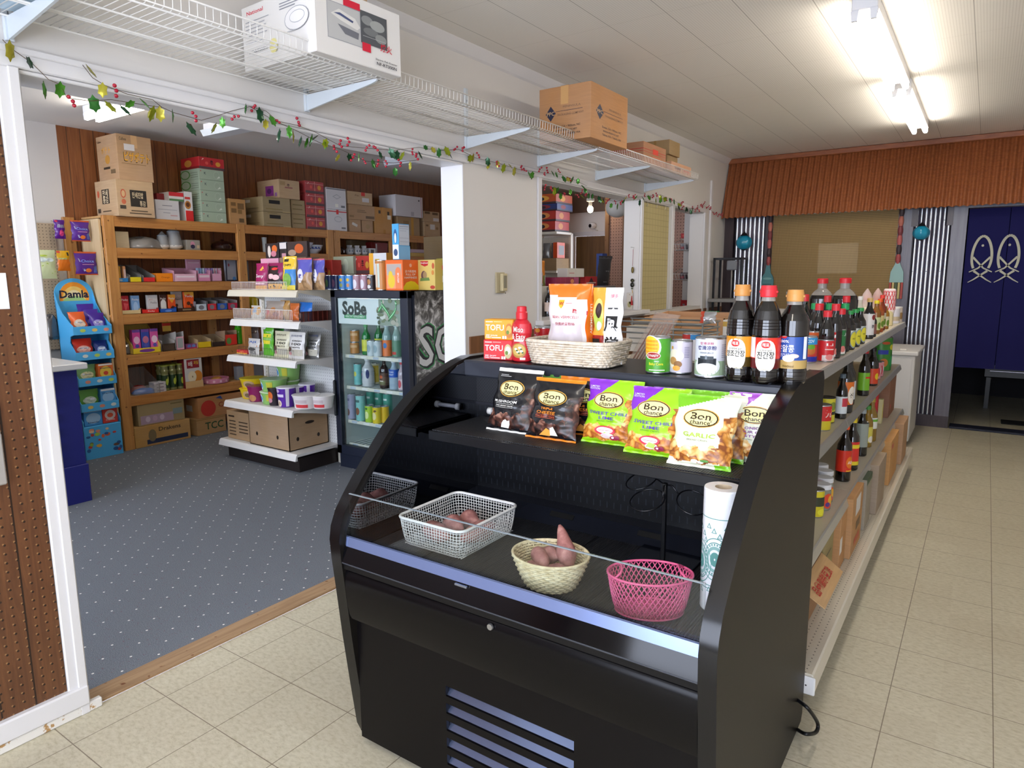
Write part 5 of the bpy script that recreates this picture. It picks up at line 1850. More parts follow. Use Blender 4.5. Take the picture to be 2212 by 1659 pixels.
for (lab, x, y, h, li, cp, lb) in (('sauce bottle with a yellow cap and pale label', 1.915, 3.66, .20, '#8a5a1c', '#e8d21f', '#cfd9a0'), ('sauce bottle with an orange cap and pale label', 1.915, 3.82, .205, '#9c4a16', '#ea5a1c', '#d9c98a'), ('sauce bottle with a red cap behind the orange-capped one', 1.91, 3.96, .225, '#7a2a12', '#e0392c', '#d9d2b8'), ('squat amber bottle with a white cap beside the lattice bag', 1.915, 4.1, .165, '#a5731f', '#eceae4', '#d8cfae'), ('white-capped sauce bottle showing above the yellow cap', 1.83, 3.62, .225, '#d9d2c4', '#f0eeea', '#c9ced2')):
 bottle(lab, (x, y, t2), h, .028, li, cp, lb, [('e', 0, h * .25, .014, .02, '#6f8f2f')], rz=60, group=GE)
for (lab, x, y, c) in (('mayonnaise bottle in a clear pink-tinted bag, left of two', 1.79, 4.2, '#efd9d4'), ('mayonnaise bottle in a clear pink-tinted bag, right of two', 1.835, 4.36, '#f0cfc9')):
 t = bottle(lab, (x, y, t2), .2, .034, '#efe6c4', '#d8392f', None, group='bagged mayonnaise bottles on the top aisle shelf', name='mayonnaise_bottle')
 mb = MB()
 mb.lathe([(.036, .002), (.039, .1), (.038, .18), (.026, .225), (.004, .26)], pm(c, .15, alpha=.55), n=12, sy=.7)
 mb.obj('plastic_bag', t)
t = bottle('mayonnaise bottle in a red lattice-printed bag near the shelf end', (1.90, 4.43, t2), .15, .034, '#e8d9a4', '#d8392f', None, name='mayonnaise_bottle')
mb = MB()
mb.lathe([(.033, .07), (.040, .11), (.041, .2), (.038, .25), (.03, .256)], pm('#f0e2de', .2), n=14, sy=.6)
for k in range(9):
 for sg in (-1, 1):
  S = lambda u, v: Vector((.0418 * math.sin(u / .04), -.0418 * .62 * math.cos(u / .04), v))
  u0 = -.075 + k * .018
  for q in range(6):
   a0, a1 = u0 + sg * .007 * q, u0 + sg * .007 * (q + 1)
   mb.pd(S, [(a0, .11 + .022 * q), (a0 + .005, .11 + .022 * q), (a1 + .005, .132 + .022 * q), (a1, .132 + .022 * q)], '#d6474a')
mb.obj('printed_bag', t)
can('white paper tub at the far end of the top aisle shelf', (1.905, 4.72, t2), .042, .11, '#e2dee4', [('r', -.05, .02, .05, .05, '#c9b79a')], 60, 'paper tubs at the shelf end', name='paper_tub', lid=pm('#ecebe8', .4), cat='tub')
can('pale tub with a brown picture, last item on the top aisle shelf', (1.91, 4.85, t2), .042, .115, '#d9cdbf', [('e', .0, .05, .03, .025, '#9c7a4e')], 60, 'paper tubs at the shelf end', name='paper_tub', lid=pm('#ecebe8', .4), cat='tub')
# second aisle shelf
t2 = .80
can('red and yellow can by the side panel on the second aisle shelf', (1.895, 2.24, t2), .04, .115, '#d7c52a', [('r', -.05, .045, .05, .11, '#cf2a28'), ('t', '元', 0, .078, .04, '#f3e9df')], 60)
can('yellow can with a dark lid on the second aisle shelf', (1.88, 2.42, t2), .04, .12, '#d9d13a', [('r', -.05, .04, .05, .055, '#2f3a2a'), ('e', 0, .08, .02, .02, '#7f8f2c')], 60, lid=pm('#3a3530', .4))
can('squat yellow-green can deep on the second aisle shelf by the side panel', (1.82, 2.12, t2), .04, .085, '#c5cf4a', [], 60)
GF = 'soy bottles on the second aisle shelf'
bottle('soy bottle with an orange label by the side panel, second aisle shelf', (1.83, 2.42, t2), .26, .036, LIQ, '#3a2a22', '#e06a1f', [('e', .0, .08, .018, .035, '#efe4d0')], rz=60, group=GF)
bottle('tall soy bottle with orange label and cream oval, second aisle shelf', (1.915, 2.72, t2), .27, .037, LIQ, '#241c1a', '#e2731f', [('e', .0, .09, .022, .045, '#f1e9da'), ('t', '진', 0, .09, .03, '#2a2422')], rz=60, group=GF, lz=(.16, .58))
bottle('small dark bottle with a pink and white label beside the tall soy bottle', (1.925, 2.55, t2), .215, .026, LIQ, '#52606a', '#d8e0e6', [('r', -.02, .06, .02, .1, '#c73a48')], rz=60)
bottle('dark bottle with white labels behind the tall orange-label bottle', (1.895, 2.95, t2), .26, .033, LIQ, '#1d1a1c', '#d9dde4', rz=60, group=GF)
bottle('dark bottle with a bright green label, second aisle shelf', (1.92, 3.3, t2), .265, .031, LIQ, '#b8222c', '#79b62c', [('r', -.02, .1, .02, .11, '#d8331f')], rz=60)
bottle('bottle with yellow label just behind the green-label bottle', (1.90, 3.48, t2), .25, .03, LIQ, '#c8c05a', '#cfc93f', rz=60)
bottle('black bottle with an orange-red label and yellow disc, second aisle shelf', (1.91, 3.72, t2), .235, .036, LIQ, '#151214', '#dd4a26', [('e', 0, .06, .015, .02, '#e8cf2c')], rz=60, lz=(.06, .46))
bottle('white-capped pale bottle behind the orange-red label bottle', (1.88, 3.92, t2), .25, .03, '#8f8a86', '#e4e2e0', '#7a2a30', rz=60)
for (lab, y, h) in (('pink and white patterned can, nearer of two on the second shelf', 4.02, .115), ('pink and white patterned can, farther of two on the second shelf', 4.16, .105)):
 can(lab, (1.89, y, t2), .038, h, '#e29aa0', [('e', -.01, .05, .012, .03, '#c93a4c'), ('e', .014, .06, .01, .02, '#f2ece8')], 60, 'patterned cans on the second shelf')
can('large green can with a blue band near the far end of the second shelf', (1.86, 4.52, t2), .075, .24, '#3f8a34', [('r', -.07, .12, .0, .15, '#2a3fb0'), ('e', .03, .17, .02, .02, '#d8cf3a'), ('e', -.03, .06, .03, .03, '#c97a3a'), ('e', .04, .07, .03, .04, '#2fa05a'), ('e', -.02, .2, .03, .01, '#c8562c')], 50)
# third aisle shelf
t2 = .46
can('yellow can beside the side panel on the third aisle shelf', (1.925, 2.06, t2), .034, .12, '#d8c92a', [('r', -.03, .05, .03, .09, '#3a3f2c'), ('e', 0, .025, .02, .014, '#e8e23a')], 60)
GJ = 'white-lidded jars on the third aisle shelf'
for (lab, x, y) in (('jar with a white lid and colourful label, nearest of four', 1.93, 2.17), ('jar with a white lid, second of four from the near end', 1.92, 2.28), ('jar with a white lid, third of four, mostly lid showing', 1.90, 2.40), ('jar with a white lid, farthest of four', 1.86, 2.50)):
 t = thing('jar', lab, 'jar', (x, y, t2), 60, GJ)
 mb = MB()
 mb.lathe([(.034, 0), (.038, .006), (.038, .085), (.034, .095)], pm('#8a8d80', .12), n=18)
 mb.obj('glass_body', t)
 mb = MB()
 mb.lathe([(.037, .095), (.037, .112), (.034, .115)], pm('#e4e6ea', .35), n=18)
 mb.obj('lid', t)
 mb = MB()
 wrap_items(mb, .0385, [('e', -.004, .045, .026, .034, '#d8492c'), ('e', .008, .05, .014, .02, '#e7b23a'), ('e', -.006, .03, .012, .010, '#5a3a88')])
 mb.obj('label', t)
bottle('tall black bottle with an orange neck and red label, third aisle shelf', (1.935, 2.68, t2), .29, .036, LIQ, '#e8521f', '#d8331f', [('e', 0, .10, .022, .03, '#e87a1f'), ('t', 'AB', 0, .1, .022, '#fff0e0'), ('r', -.02, .055, .02, .06, '#e8c22c')], rz=60, lz=(.18, .55), neck=.4)
bottle('black bottle with a yellow and red label behind the orange-neck bottle', (1.935, 2.92, t2), .28, .036, LIQ, '#d8c22c', '#d8322c', [('r', -.03, .12, .03, .14, '#e8d22c'), ('r', -.03, .03, .03, .05, '#e8d22c')], rz=60, lz=(.12, .55))
bottle('black bottle in the shadow at the near end of the third shelf', (1.84, 2.22, t2), .27, .037, LIQ, '#201a18', '#c94a24', rz=60)
bottle('dark bottle deep on the third shelf behind the white-lidded jars', (1.80, 2.55, t2), .27, .036, LIQ, '#201a18', '#3a2a22', rz=60)
bottle('slim bottle with yellow stripe between dark bottles, third shelf', (1.90, 3.1, t2), .27, .03, LIQ, '#e0c93a', '#7f8a4a', rz=60)
bottle('dark bottle with grey label, third aisle shelf', (1.935, 3.26, t2), .27, .034, LIQ, '#9aa3a6', '#9aa39a', rz=60, lz=(.2, .7))
bottle('golden oil bottle with a big cream label, third aisle shelf', (1.93, 3.5, t2), .25, .034, '#8a6a1c', '#3f8a3a', '#d9cf5a', [('e', 0, .05, .02, .02, '#efe9dc')], rz=60)
bottle('amber oil bottle with a white and green label, third aisle shelf', (1.93, 3.68, t2), .27, .036, '#8c6c22', '#a5923c', '#e6e8e2', [('r', -.03, .125, .03, .14, '#6fb03a')], rz=60, lz=(.3, .55))
pack('red_box', 'tall slim red box on the third aisle shelf beside the oils', 'box', (1.91, 3.92, t2), .05, .07, .28, '#c4262e', right=[('r', .2, .1, .8, .2, '#efe2d8')])
pack('cream_box', 'small cream box behind the tall red box on the third shelf', 'box', (1.90, 4.28, t2), .06, .05, .17, '#d9cf9a', right=[('r', .1, .2, .6, .8, '#e6dc3c')])
pack('carton', 'open brown carton with red print at the far end of the third shelf', 'carton', (1.815, 4.68, t2), .26, .38, .27, 'c#96603c', [('r', .2, .25, .45, .35, '#b8322a')], right=[('e', .3, .25, .08, .07, '#b8322a'), ('r', .1, .6, .5, .64, '#7c4a2c')])
# base deck cartons
t2 = .166
t = thing('open_carton', 'open carton with a lifted tan flap at the near end of the base deck', 'carton', (1.83, 1.66, t2))
mb = MB()
CB = card('#a5794a')
mb.box(-.17, -.2, 0, .165, .2, .008, CB)
for (a, b, c, d) in ((-.17, -.2, .165, -.194), (-.17, .194, .165, .2), (-.17, -.2, -.164, .2), (.159, -.2, .165, .2)):
 mb.box(a, b, .008, c, d, .215, CB)
mb.obj('box_body', t)
mb = MB()
S = plane((.166, -.19, .215), (0, 1, 0), (.83, 0, -.56))
q = [(0, 0), (.385, 0), (.375, .10), (.01, .10)]
F1 = card('#d0a468')
mb.add([S(*p) for p in q] + [S(*p) - Vector((.0, 0, .004)) for p in q], [(0, 1, 2, 3), (7, 6, 5, 4), (0, 4, 5, 1), (1, 5, 6, 2), (2, 6, 7, 3), (3, 7, 4, 0)], F1)
S = plane((.1685, -.19, .218), (0, 1, 0), (.83, 0, -.56))
for k, s_ in enumerate(('㊣品', '特級', '紅豆')):
 mb.text(s_, S, .09 + .085 * k, .05, .042, '#b8322a', rot=PI)
mb.obj('flap', t)
pack('carton', 'olive carton with dark lettering, second on the base deck', 'carton', (1.83, 2.02, t2), .33, .22, .25, 'c#9c8a4e', [('e', .8, .6, .12, .12, '#33301f'), ('e', .8, .6, .07, .07, '#9c8a4e'), ('e', .85, .3, .1, .08, '#33301f')], right=[('r', .2, .6, .8, .64, '#5a4f30'), ('r', .2, .2, .7, .32, '#463f66')])
pack('carton', 'orange-tan carton with a torn white label, third on the base deck', 'carton', (1.845, 2.29, t2), .33, .15, .25, 'c#c58c4a', right=[('r', .0, .3, .4, .6, '#e6e0d8'), ('t', '↑', .7, .6, .12, '#6b4a2c')])
pack('carton', 'tall orange-tan carton with a white paper label on the base deck', 'carton', (1.87, 2.55, t2), .32, .32, .29, 'c#c58f4e', right=[('r', .3, .62, .75, .92, '#dfdcd8'), ('r', .42, .35, .8, .5, '#6b5030'), ('r', .3, .12, .8, .24, '#c2562c')])
pack('carton', 'grey carton with a dark green top beyond the paper-label carton', 'carton', (1.88, 2.93, t2), .30, .20, .27, 'c#a59a86', right=[('r', 0, .88, 1, 1, '#2f4a2c')], top=[('r', 0, 0, 1, 1, '#31452e')])
pack('carton', 'tall grey-brown carton in the middle of the base deck', 'carton', (1.885, 3.30, t2), .33, .34, .28, 'c#a8937a', right=[('r', .48, 0, .52, 1, '#96806a')])
pack('carton', 'yellow-tan carton leaning toward the far end of the base deck', 'carton', (1.885, 3.98, t2), .32, .44, .28, 'c#d0974a', right=[('r', .1, .8, .3, .9, '#b8322a')])
pack('carton', 'tan carton at the very end of the base deck', 'carton', (1.87, 4.52, t2), .38, .34, .29, 'c#b98e62')
# left side of the gondola top, seen over the display case
t2 = 1.125
t = thing('wire_rack', 'low grey wire rack on the shelving top, behind the cans', 'rack', (1.30, 2.0, t2))
GW = pm('#8a8d8c', .3, .6)
for z in (.10, .125, .15):
 mb = MB()
 mb.tube([(-.27, -.1, z), (.14, -.1, z - .004), (.17, -.1, z), (.17, .1, z), (-.27, .1, z)], .004, GW, 6)
 mb.obj('rail', t)
for x in (-.26, -.05, .16):
 for y in (-.1, .1):
  mb = MB()
  mb.tube([(x, y, 0), (x, y, .15)], .004, GW, 6)
  mb.obj('post', t)
t = thing('open_carton', 'shallow open tan carton with a round stamp, behind the wire rack', 'carton', (1.20, 2.52, t2))
CO = card('#c58f56')
mb = MB()
w_, d_ = .40, .26
mb.box(-w_ / 2, -d_ / 2, 0, w_ / 2, d_ / 2, .006, CO)
mb.box(-w_ / 2, -d_ / 2, 0, w_ / 2, -d_ / 2 + .006, .145, CO)
mb.box(-w_ / 2, d_ / 2 - .006, 0, w_ / 2, d_ / 2, .16, CO)
mb.prism([(-d_ / 2, 0), (d_ / 2, 0), (d_ / 2, .16), (-d_ / 2, .145)], 0, -w_ / 2, -w_ / 2 + .006, CO)
mb.prism([(-d_ / 2, 0), (d_ / 2, 0), (d_ / 2, .16), (-d_ / 2, .145)], 0, w_ / 2 - .006, w_ / 2, CO)
S = plane((0, -d_ / 2 - .0006, 0), (1, 0, 0), (0, 0, 1))
mb.ell(S, -.06, .105, .045, .034, '#8a6238')
mb.ell(plane((0, -d_ / 2 - .001, 0), (1, 0, 0), (0, 0, 1)), -.06, .105, .041, .030, '#c08a52')
mb.text('印', plane((0, -d_ / 2 - .0014, 0), (1, 0, 0), (0, 0, 1)), -.06, .105, .035, '#8a6238')
mb.obj('box_body', t)
mb = MB()
S = plane((-w_ / 2, -d_ / 2, .146), (1, 0, 0), (0, -.5, -.35))
mb.add([S(-.02, .02), S(.06, -.005), S(.06, .0), S(.0, .07)], [(0, 1, 2, 3)], CO)
mb.obj('flap', t)
t = thing('chopstick_packet', 'clear bag of brown chopsticks leaning behind the baby corn can', 'packet', (1.37, 1.475, t2), 0)
for k in range(7):
 mb = MB()
 x = -.05 + .012 * k
 mb.tube([(x, -.01 + .003 * (k % 3), .004), (x + .075, .06 + .003 * (k % 2), .17)], .0035, pm(('#8a5040', '#a56a50', '#7a4236')[k % 3], .4), 6)
 mb.obj('chopstick', t)
mb = MB()
vs = [(-.065, -.02, .002), (.04, -.02, .002), (.125, .05, .205), (.03, .05, .215), (-.065, .0, .002), (.04, .0, .002), (.125, .07, .205), (.03, .07, .215)]
mb.add(vs, [(0, 1, 2, 3), (7, 6, 5, 4), (0, 4, 5, 1), (1, 5, 6, 2), (3, 7, 4, 0)], pm('#c8b4a6', .12, alpha=.32))
mb.obj('clear_bag', t)
pouch('foil_pouch', 'crumpled silver pouch with red corner on the wire rack', 'pouch', (1.47, 1.93, t2 + .151), .07, .05, .03, lambda x, z: pm('#c2c4c8', .15, .8) if x > .25 else pm('#c8452c', .3), '#9a9ca0', (), seed=51, lean=.3, nu=12, nv=8)
pack('food_box', 'tan box on its side at the left end of the wire rack', 'box', (1.04, 2.30, t2), .10, .14, .13, 'c#c59a58', [('r', .55, 0, .7, 1, '#b5803c')])
pack('food_box', 'pale printed box standing left of the chopstick bag', 'box', (1.13, 2.05, t2), .15, .10, .12, '#c9c0b0', [('r', .1, .5, .8, .56, '#8a8478'), ('r', .1, .3, .7, .36, '#8a8478')])
pack('food_carton', 'white carton with a red edge beside the amber-label soy bottle', 'carton', (1.505, 2.25, t2), .10, .12, .15, '#dcd8d0', [('r', 0, .8, 1, .95, '#c9a24a')])
def crate(label, loc, w, d, h, col):
 t = thing('plastic_crate', label, 'crate', loc)
 m = pm(col, .4)
 mb = MB()
 mb.box(-w / 2, -d / 2, 0, w / 2, d / 2, .006, m)
 mb.obj('crate_floor', t)
 for k, (a, b, ln, ax) in enumerate((((-w / 2, -d / 2), None, w, 0), ((-w / 2, d / 2), None, w, 0), ((-w / 2, -d / 2), None, d, 1), ((w / 2, -d / 2), None, d, 1))):
  mb = MB()
  for z0, z1 in ((0, h * .3), (h * .82, h)):
   if ax == 0:
    mb.box(a[0], a[1] - .003, z0, a[0] + w, a[1] + .003, z1, m)
   else:
    mb.box(a[0] - .003, a[1], z0, a[0] + .003, a[1] + d, z1, m)
  for q in range(4):
   f = q / 3
   if ax == 0:
    mb.box(a[0] + (w - .012) * f, a[1] - .003, 0, a[0] + (w - .012) * f + .012, a[1] + .003, h, m)
   else:
    mb.box(a[0] - .003, a[1] + (d - .012) * f, 0, a[0] + .003, a[1] + (d - .012) * f + .012, h, m)
  mb.obj('crate_side', t)
 return t
pack('side_counter', 'long grey counter top run beyond the shelving, under the far wall', 'counter', (.62, 5.35, 0), 1.0, 1.7, 1.10, '#8d8a86', bev=.008)
crate('brown plastic crate on the far counter, left of the green one', (0.461, 4.66, 1.101), .10, .14, .075, '#7a5a3a')
crate('green plastic crate on the far counter, right of the brown one', (0.563, 4.68, 1.101), .10, .14, .08, '#3fa06a')
pack('paper_stack', 'grey stack of papers on the far counter behind the soy bottles', 'papers', (.85, 4.75, 1.101), .3, .22, .03, '#b9b4ac', [('r', 0, .3, 1, .4, '#8f8a84')])
bottle('small bottle with a yellow cap on the far counter', (0.892, 4.9, 1.101), .11, .02, '#b0a890', '#e8b62a', None, name='small_bottle')
pack('snack_box', 'grey and orange packet pile on the far counter behind the blue-label bottle', 'packet', (1.02, 4.95, 1.101), .2, .12, .10, '#a8a29c', [('r', .4, .3, .6, .7, '#d87a3a')])
# ------------------------------------------------------------------ side room: timber shelving
FX = -3.57
LUM = m_wood('pine_lumber', '#a4682f', '#c48a4a', 'y', 1., .5)
LUMZ = m_wood('pine_post', '#a96f38', '#c9924f', 'z', 1., .5)
PLY = m_wood('pale_plywood', '#cdb084', '#dfc69c', 'z', .5, .6, False)
SZT = [1.995, 1.736, 1.449, 1.177, .829, .467]
def timber_unit(label, y0, y1, posts, endpanel):
 yc = (y0 + y1) / 2
 t = thing('timber_shelf', label, 'shelving', (-3.76, yc, 0))
 def P(mb, n):
  o = mb.obj(n, t)
  o.location = (3.76, -yc, 0)
 for y in posts:
  mb = MB()
  mb.box(FX - .035, y - .043, 0, FX + .003, y + .043, 1.998, LUMZ, .003)
  P(mb, 'front_post')
  mb = MB()
  mb.box(-3.945, y - .20, 0, -3.91, y - .115, 1.99, LUMZ, .003)
  P(mb, 'rear_post')
 for z in SZT:
  mb = MB()
  mb.box(-3.945, y0, z - .018, FX - .037, y1, z, m_board, .002)
  mb.box(FX - .037, y0, z - .085, FX - .001, y1, z, LUM, .003)
  P(mb, 'shelf_board')
 if endpanel:
  mb = MB()
  mb.box(-3.94, y0 - .018, 0, FX - .04, y0 - .002, 1.97, PLY)
  P(mb, 'end_panel')
 return t
m_board = m_wood('shelf_board', '#b98d58', '#cfa771', 'y', .6, .6, False)
timber_unit('open timber shelving with six shelves along the panelled wall, nearer section', 1.83, 4.235, (1.875, 3.10, 4.21), True)
timber_unit('open timber shelving along the panelled wall, farther section past the double post', 4.26, 6.15, (4.305, 5.18, 6.1), False)
def wl(a, b, zb, d, label, col, front=(), left=(), name='carton', cat=None, zt=None, group=None, tape=None, top=()):
 y0, y1 = min(a[1], b[1]), max(a[1], b[1])
 zt = a[2] if zt is None else zt
 return pack(name, label, cat or name.replace('_', ' '), (a[0] - d / 2, (y0 + y1) / 2, zb), y1 - y0, d, max(.012, zt - zb), col, front, left=left, rz=90, group=group, tape=tape, bev=.002, top=top)
Z0 = SZT[0] + .001
CT, CT2, CT3, OL = 'c#bd9466', 'c#c8a67a', 'c#a9885a', 'c#a08a5a'
# ---- boxes on top of the timber shelving
wl((-3.520, 1.936, 2.270), (-3.520, 2.242, 2.002), Z0, .36, 'tan carton with a black character panel, under the crisps carton', CT2, [('r', .35, .28, .80, .74, '#2f2a24'), ('t', '만세진밥', .56, .60, .18, '#e5d2ac', .3), ('t', '통감', .68, .38, .16, '#e5d2ac', .16), ('e', .17, .62, .07, .12, '#c4583c'), ('e', .17, .62, .05, .09, '#c8a67a'), ('e', .17, .40, .06, .07, '#c86a4a'), ('r', .06, .2, .22, .30, '#4a4034'), ('r', .35, .15, .8, .18, '#5b4c3a'), ('r', .3, .08, .9, .11, '#5b4c3a')],
   [('r', .30, .36, .65, .76, '#2f2a24'), ('t', '만세\n통감', .47, .56, .2, '#e5d2ac', .26), ('e', .14, .64, .05, .1, '#c4583c'), ('r', .06, .12, .2, .24, '#4a4034'), ('r', .3, .14, .7, .17, '#5b4c3a')], zt=2.292)
wl((-3.530, 1.976, 2.602), (-3.530, 2.263, 2.251), 2.293, .34, 'tan crisps carton with yellow lettering topping the left stack', CT, [('t', 'ピザポテト', .55, .52, .26, '#2a241c', .76), ('t', 'ピザポテト', .55, .525, .23, '#e8a928', .73), ('t', 'Calbee', .18, .90, .09, '#4a3c2c', .2), ('r', .20, .66, .50, .80, '#d9d4d2'), ('r', .1, .36, .8, .375, '#8f6e48')],
   [('t', 'ポテト', .45, .68, .16, '#d9982c', .45), ('e', .5, .47, .12, .10, '#c08a3c'), ('r', .28, .26, .6, .31, '#3c3024'), ('r', .62, .15, .85, .24, '#6f5a40'), ('t', 'Calbee', .15, .88, .06, '#4a3c2c', .2)], zt=2.66, tape='#d3a878')
wl((-3.600, 2.296, 2.150), (-3.600, 2.510, 2.010), Z0, .26, 'white carton low beside the left stack of cartons', '#d6d4d6', [('r', .28, .7, .7, .74, '#8a8a94'), ('r', .1, .5, .9, .53, '#a5a5ad'), ('r', .3, .33, .6, .37, '#a5a5ad'), ('r', .6, .2, .9, .25, '#c89a9a')], zt=2.165)
wl((-3.620, 2.435, 2.243), (-3.620, 2.571, 2.183), 2.166, .16, 'small red and white packet on top of the low white carton', '#e5e2de', [('r', .0, .55, 1, 1, '#cf3038'), ('r', 0, 0, 1, .25, '#5d8a5a')], [('r', 0, .6, 1, 1, '#e5e2de')], name='food_packet', cat='packet')
wl((-3.700, 2.368, 2.231), (-3.700, 2.465, 2.187), 2.166, .1, 'dark red packet behind the small red and white packet', '#8c2a2c', name='food_packet', cat='packet')
wl((-3.620, 2.581, 2.241), (-3.620, 2.654, 2.007), Z0, .16, 'upright white and red box right of the low white carton', '#e6e3e2', [('r', 0, 0, 1, .36, '#d82c2c'), ('e', .35, .55, .4, .14, '#c9853c'), ('e', .35, .56, .25, .08, '#6a3c20'), ('r', .0, .74, .7, .82, '#c8403c')], name='gift_box', cat='box', zt=2.26)
GR = '#a9bba4'
zz = Z0
for k, n in enumerate(('lowest', 'second', 'third', 'fourth', 'fifth')):
 wl((-3.600, 2.724, 2.500), (-3.600, 2.975, 2.009), zz, .30, 'pale green noodle multipack, %s from the bottom of the tall stack' % n, GR, [('t', 'K', .25, .6, .34, '#39444a', .08), ('e', .7, .5, .12, .36, '#bfccb9'), ('e', .7, .5, .11, .33, '#a7b8a1'), ('e', .08, .78, .02, .05, '#c44a50'), ('r', .0, .0, 1, .03, '#8a9a86'), ('p', [(.7, .2), (.85, .3), (.8, .45)], '#dfe7da')], [('e', .25, .5, .28, .42, '#4e8a3e'), ('e', .25, .5, .22, .34, '#b0c0aa'), ('r', .55, .2, .95, .26, '#7c8a78'), ('r', .55, .4, .95, .46, '#7c8a78'), ('r', .55, .6, .95, .66, '#7c8a78')], name='noodle_multipack', cat='noodle pack', zt=zz + .096, group='pale green noodle multipacks in the tall stack')
 zz += .097
RDN = '#c22f33'
REDP_ = [('t', '辛', .5, .58, .5, '#20181a', .14), ('r', .0, .0, 1, .2, '#5c4548'), ('e', .75, .5, .1, .2, '#d99a3a'), ('e', .3, .5, .06, .14, '#e05a50'), ('p', [(.1, .7), (.2, .85), (.15, .9)], '#f0c4bc')]
wl((-3.600, 2.734, 2.615), (-3.600, 2.987, 2.532), zz, .30, 'red noodle multipack topping the tall pale green stack', RDN, REDP_, [('e', .4, .5, .2, .3, '#e0a04a'), ('r', 0, 0, 1, .2, '#8a2226')], name='noodle_multipack', cat='noodle pack', zt=zz + .105)
wl((-3.600, 3.013, 2.301), (-3.600, 3.190, 2.057), Z0, .26, 'ochre carton with a handwritten panel between green stack and post', 'c#bd873e', [('r', .1, .72, .4, .86, '#7a5a30'), ('r', .5, .6, .9, .84, '#7a5a30'), ('r', .1, .45, .42, .62, '#7a5a30'), ('r', .5, .42, .75, .58, '#8a6836'), ('r', .55, .08, .85, .24, '#5a4324')], zt=2.235)
t_ = 2.145
for k, lab in enumerate(('olive carton with a dark handle slot, lower of the pair', 'olive carton with a dark handle slot, upper of the pair')):
 wl((-3.580, 3.373, 2.022), (-3.580, 3.704, 2.042), Z0 + .146 * k, .34, lab, OL, [('r', .22, .55, .62, .80, '#15110c'), ('r', .15, .90, .5, .94, '#7c6a42'), ('r', .1, .15, .7, .22, '#8a7748'), ('r', .7, .0, 1, .06, '#c0a878')], [('r', .1, .65, .4, .85, '#cfc8bc'), ('r', .3, .2, .8, .26, '#7a6844')], zt=Z0 + .146 * k + .144, group='slotted cartons on the timber shelving')
 wl((-3.600, 3.731, 2.044), (-3.600, 3.908, 2.006), Z0 + .146 * k, .30, ('olive carton right of the slotted pair, lower', 'olive carton right of the slotted pair, upper')[k], 'c#a38a58', [('r', .1, .6, .8, .7, '#7c6a42'), ('r', .1, .3, .8, .38, '#7c6a42')], zt=Z0 + .146 * k + .144, group='narrow olive cartons')
wl((-3.580, 3.578, 2.517), (-3.580, 3.834, 2.321), Z0 + .292, .36, 'tan carton with a purple print on top of the slotted pair', CT2, [('t', '辛', .45, .72, .18, '#4a2c34', .14), ('r', .28, .56, .65, .62, '#9a5a5c'), ('r', .05, .7, .3, .9, '#a98c62')], [('r', .38, .14, .75, .68, '#8a3a86'), ('e', .55, .4, .1, .14, '#5a2a62'), ('r', .8, .1, .9, .3, '#9a6aa0')], zt=2.475)
for k, n in enumerate(('lowest', 'second', 'third', 'top')):
 z = Z0 + .126 * k
 wl((-3.590, 3.918, 2.566), (-3.590, 4.163, 2.019), z, .28, 'shiny red cellophane noodle pack, %s of four in the stack' % n, '#b3474a', REDP_ + [('r', .0, .78, 1, .80, '#e8c8c4'), ('r', .48, .2, .52, 1, '#d88a86')], [('r', .2, .2, .8, .8, '#9a2c30')], name='noodle_multipack', cat='noodle pack', zt=z + .124, group='red cellophane noodle packs')
for k, (lab, fr) in enumerate((('white carton with a red top band, lower of the white pair', [('r', 0, .88, 1, .93, '#cc3a40'), ('r', .46, .78, .58, .99, '#d82c30'), ('e', .55, .55, .2, .14, '#b5b5b9'), ('e', .55, .55, .17, .11, '#d8d6d8'), ('r', .7, .1, .92, .18, '#77777d')]), ('white carton with a pale diamond mark, upper of the white pair', [('r', 0, .92, 1, .97, '#77777d'), ('p', [(.3, .6), (.52, .72), (.75, .6), (.52, .48)], '#b5b5b9'), ('p', [(.36, .6), (.52, .68), (.69, .6), (.52, .52)], '#d8d6d8'), ('r', .42, .10, .58, .26, '#f4f2e8'), ('r', .72, .1, .92, .2, '#77777d')]))):
 wl((-3.590, 4.197, 2.260), (-3.590, 4.477, 2.036), Z0 + .232 * k, .28, lab, '#d9d7d9', fr, zt=Z0 + .232 * k + .23, group=None)
wl((-3.600, 4.522, 2.178), (-3.600, 4.697, 2.022), Z0, .22, 'small tan carton with a tilted white label, bottom row', CT, [('p', [(.2, .6), (.65, .4), (.72, .6), (.28, .8)], '#d9d4cc')], zt=2.135)
wl((-3.600, 4.720, 2.192), (-3.600, 4.888, 2.032), Z0, .22, 'small tan carton right of the tilted-label carton, bottom row', CT, [('e', .5, .5, .2, .2, '#a88a5e')], zt=2.135)
wl((-3.600, 4.520, 2.383), (-3.600, 4.935, 2.211), 2.137, .26, 'tan carton with dark print, middle of the three-high stack', CT, [('r', .3, .5, .65, .56, '#7c6242'), ('r', .3, .62, .6, .67, '#7c6242'), ('r', .62, .12, .95, .3, '#6a5238'), ('r', .02, .14, .18, .28, '#8a6c48')], zt=2.305)
wl((-3.600, 4.507, 2.529), (-3.600, 4.892, 2.405), 2.307, .26, 'tan carton with a red tape strip topping the three-high stack', CT2, [('t', 'Fin', .38, .72, .18, '#7a5c3c', .16), ('r', .55, .72, .70, 1, '#d83a34'), ('r', .58, .25, .86, .58, '#d5d2d2')], zt=2.45)
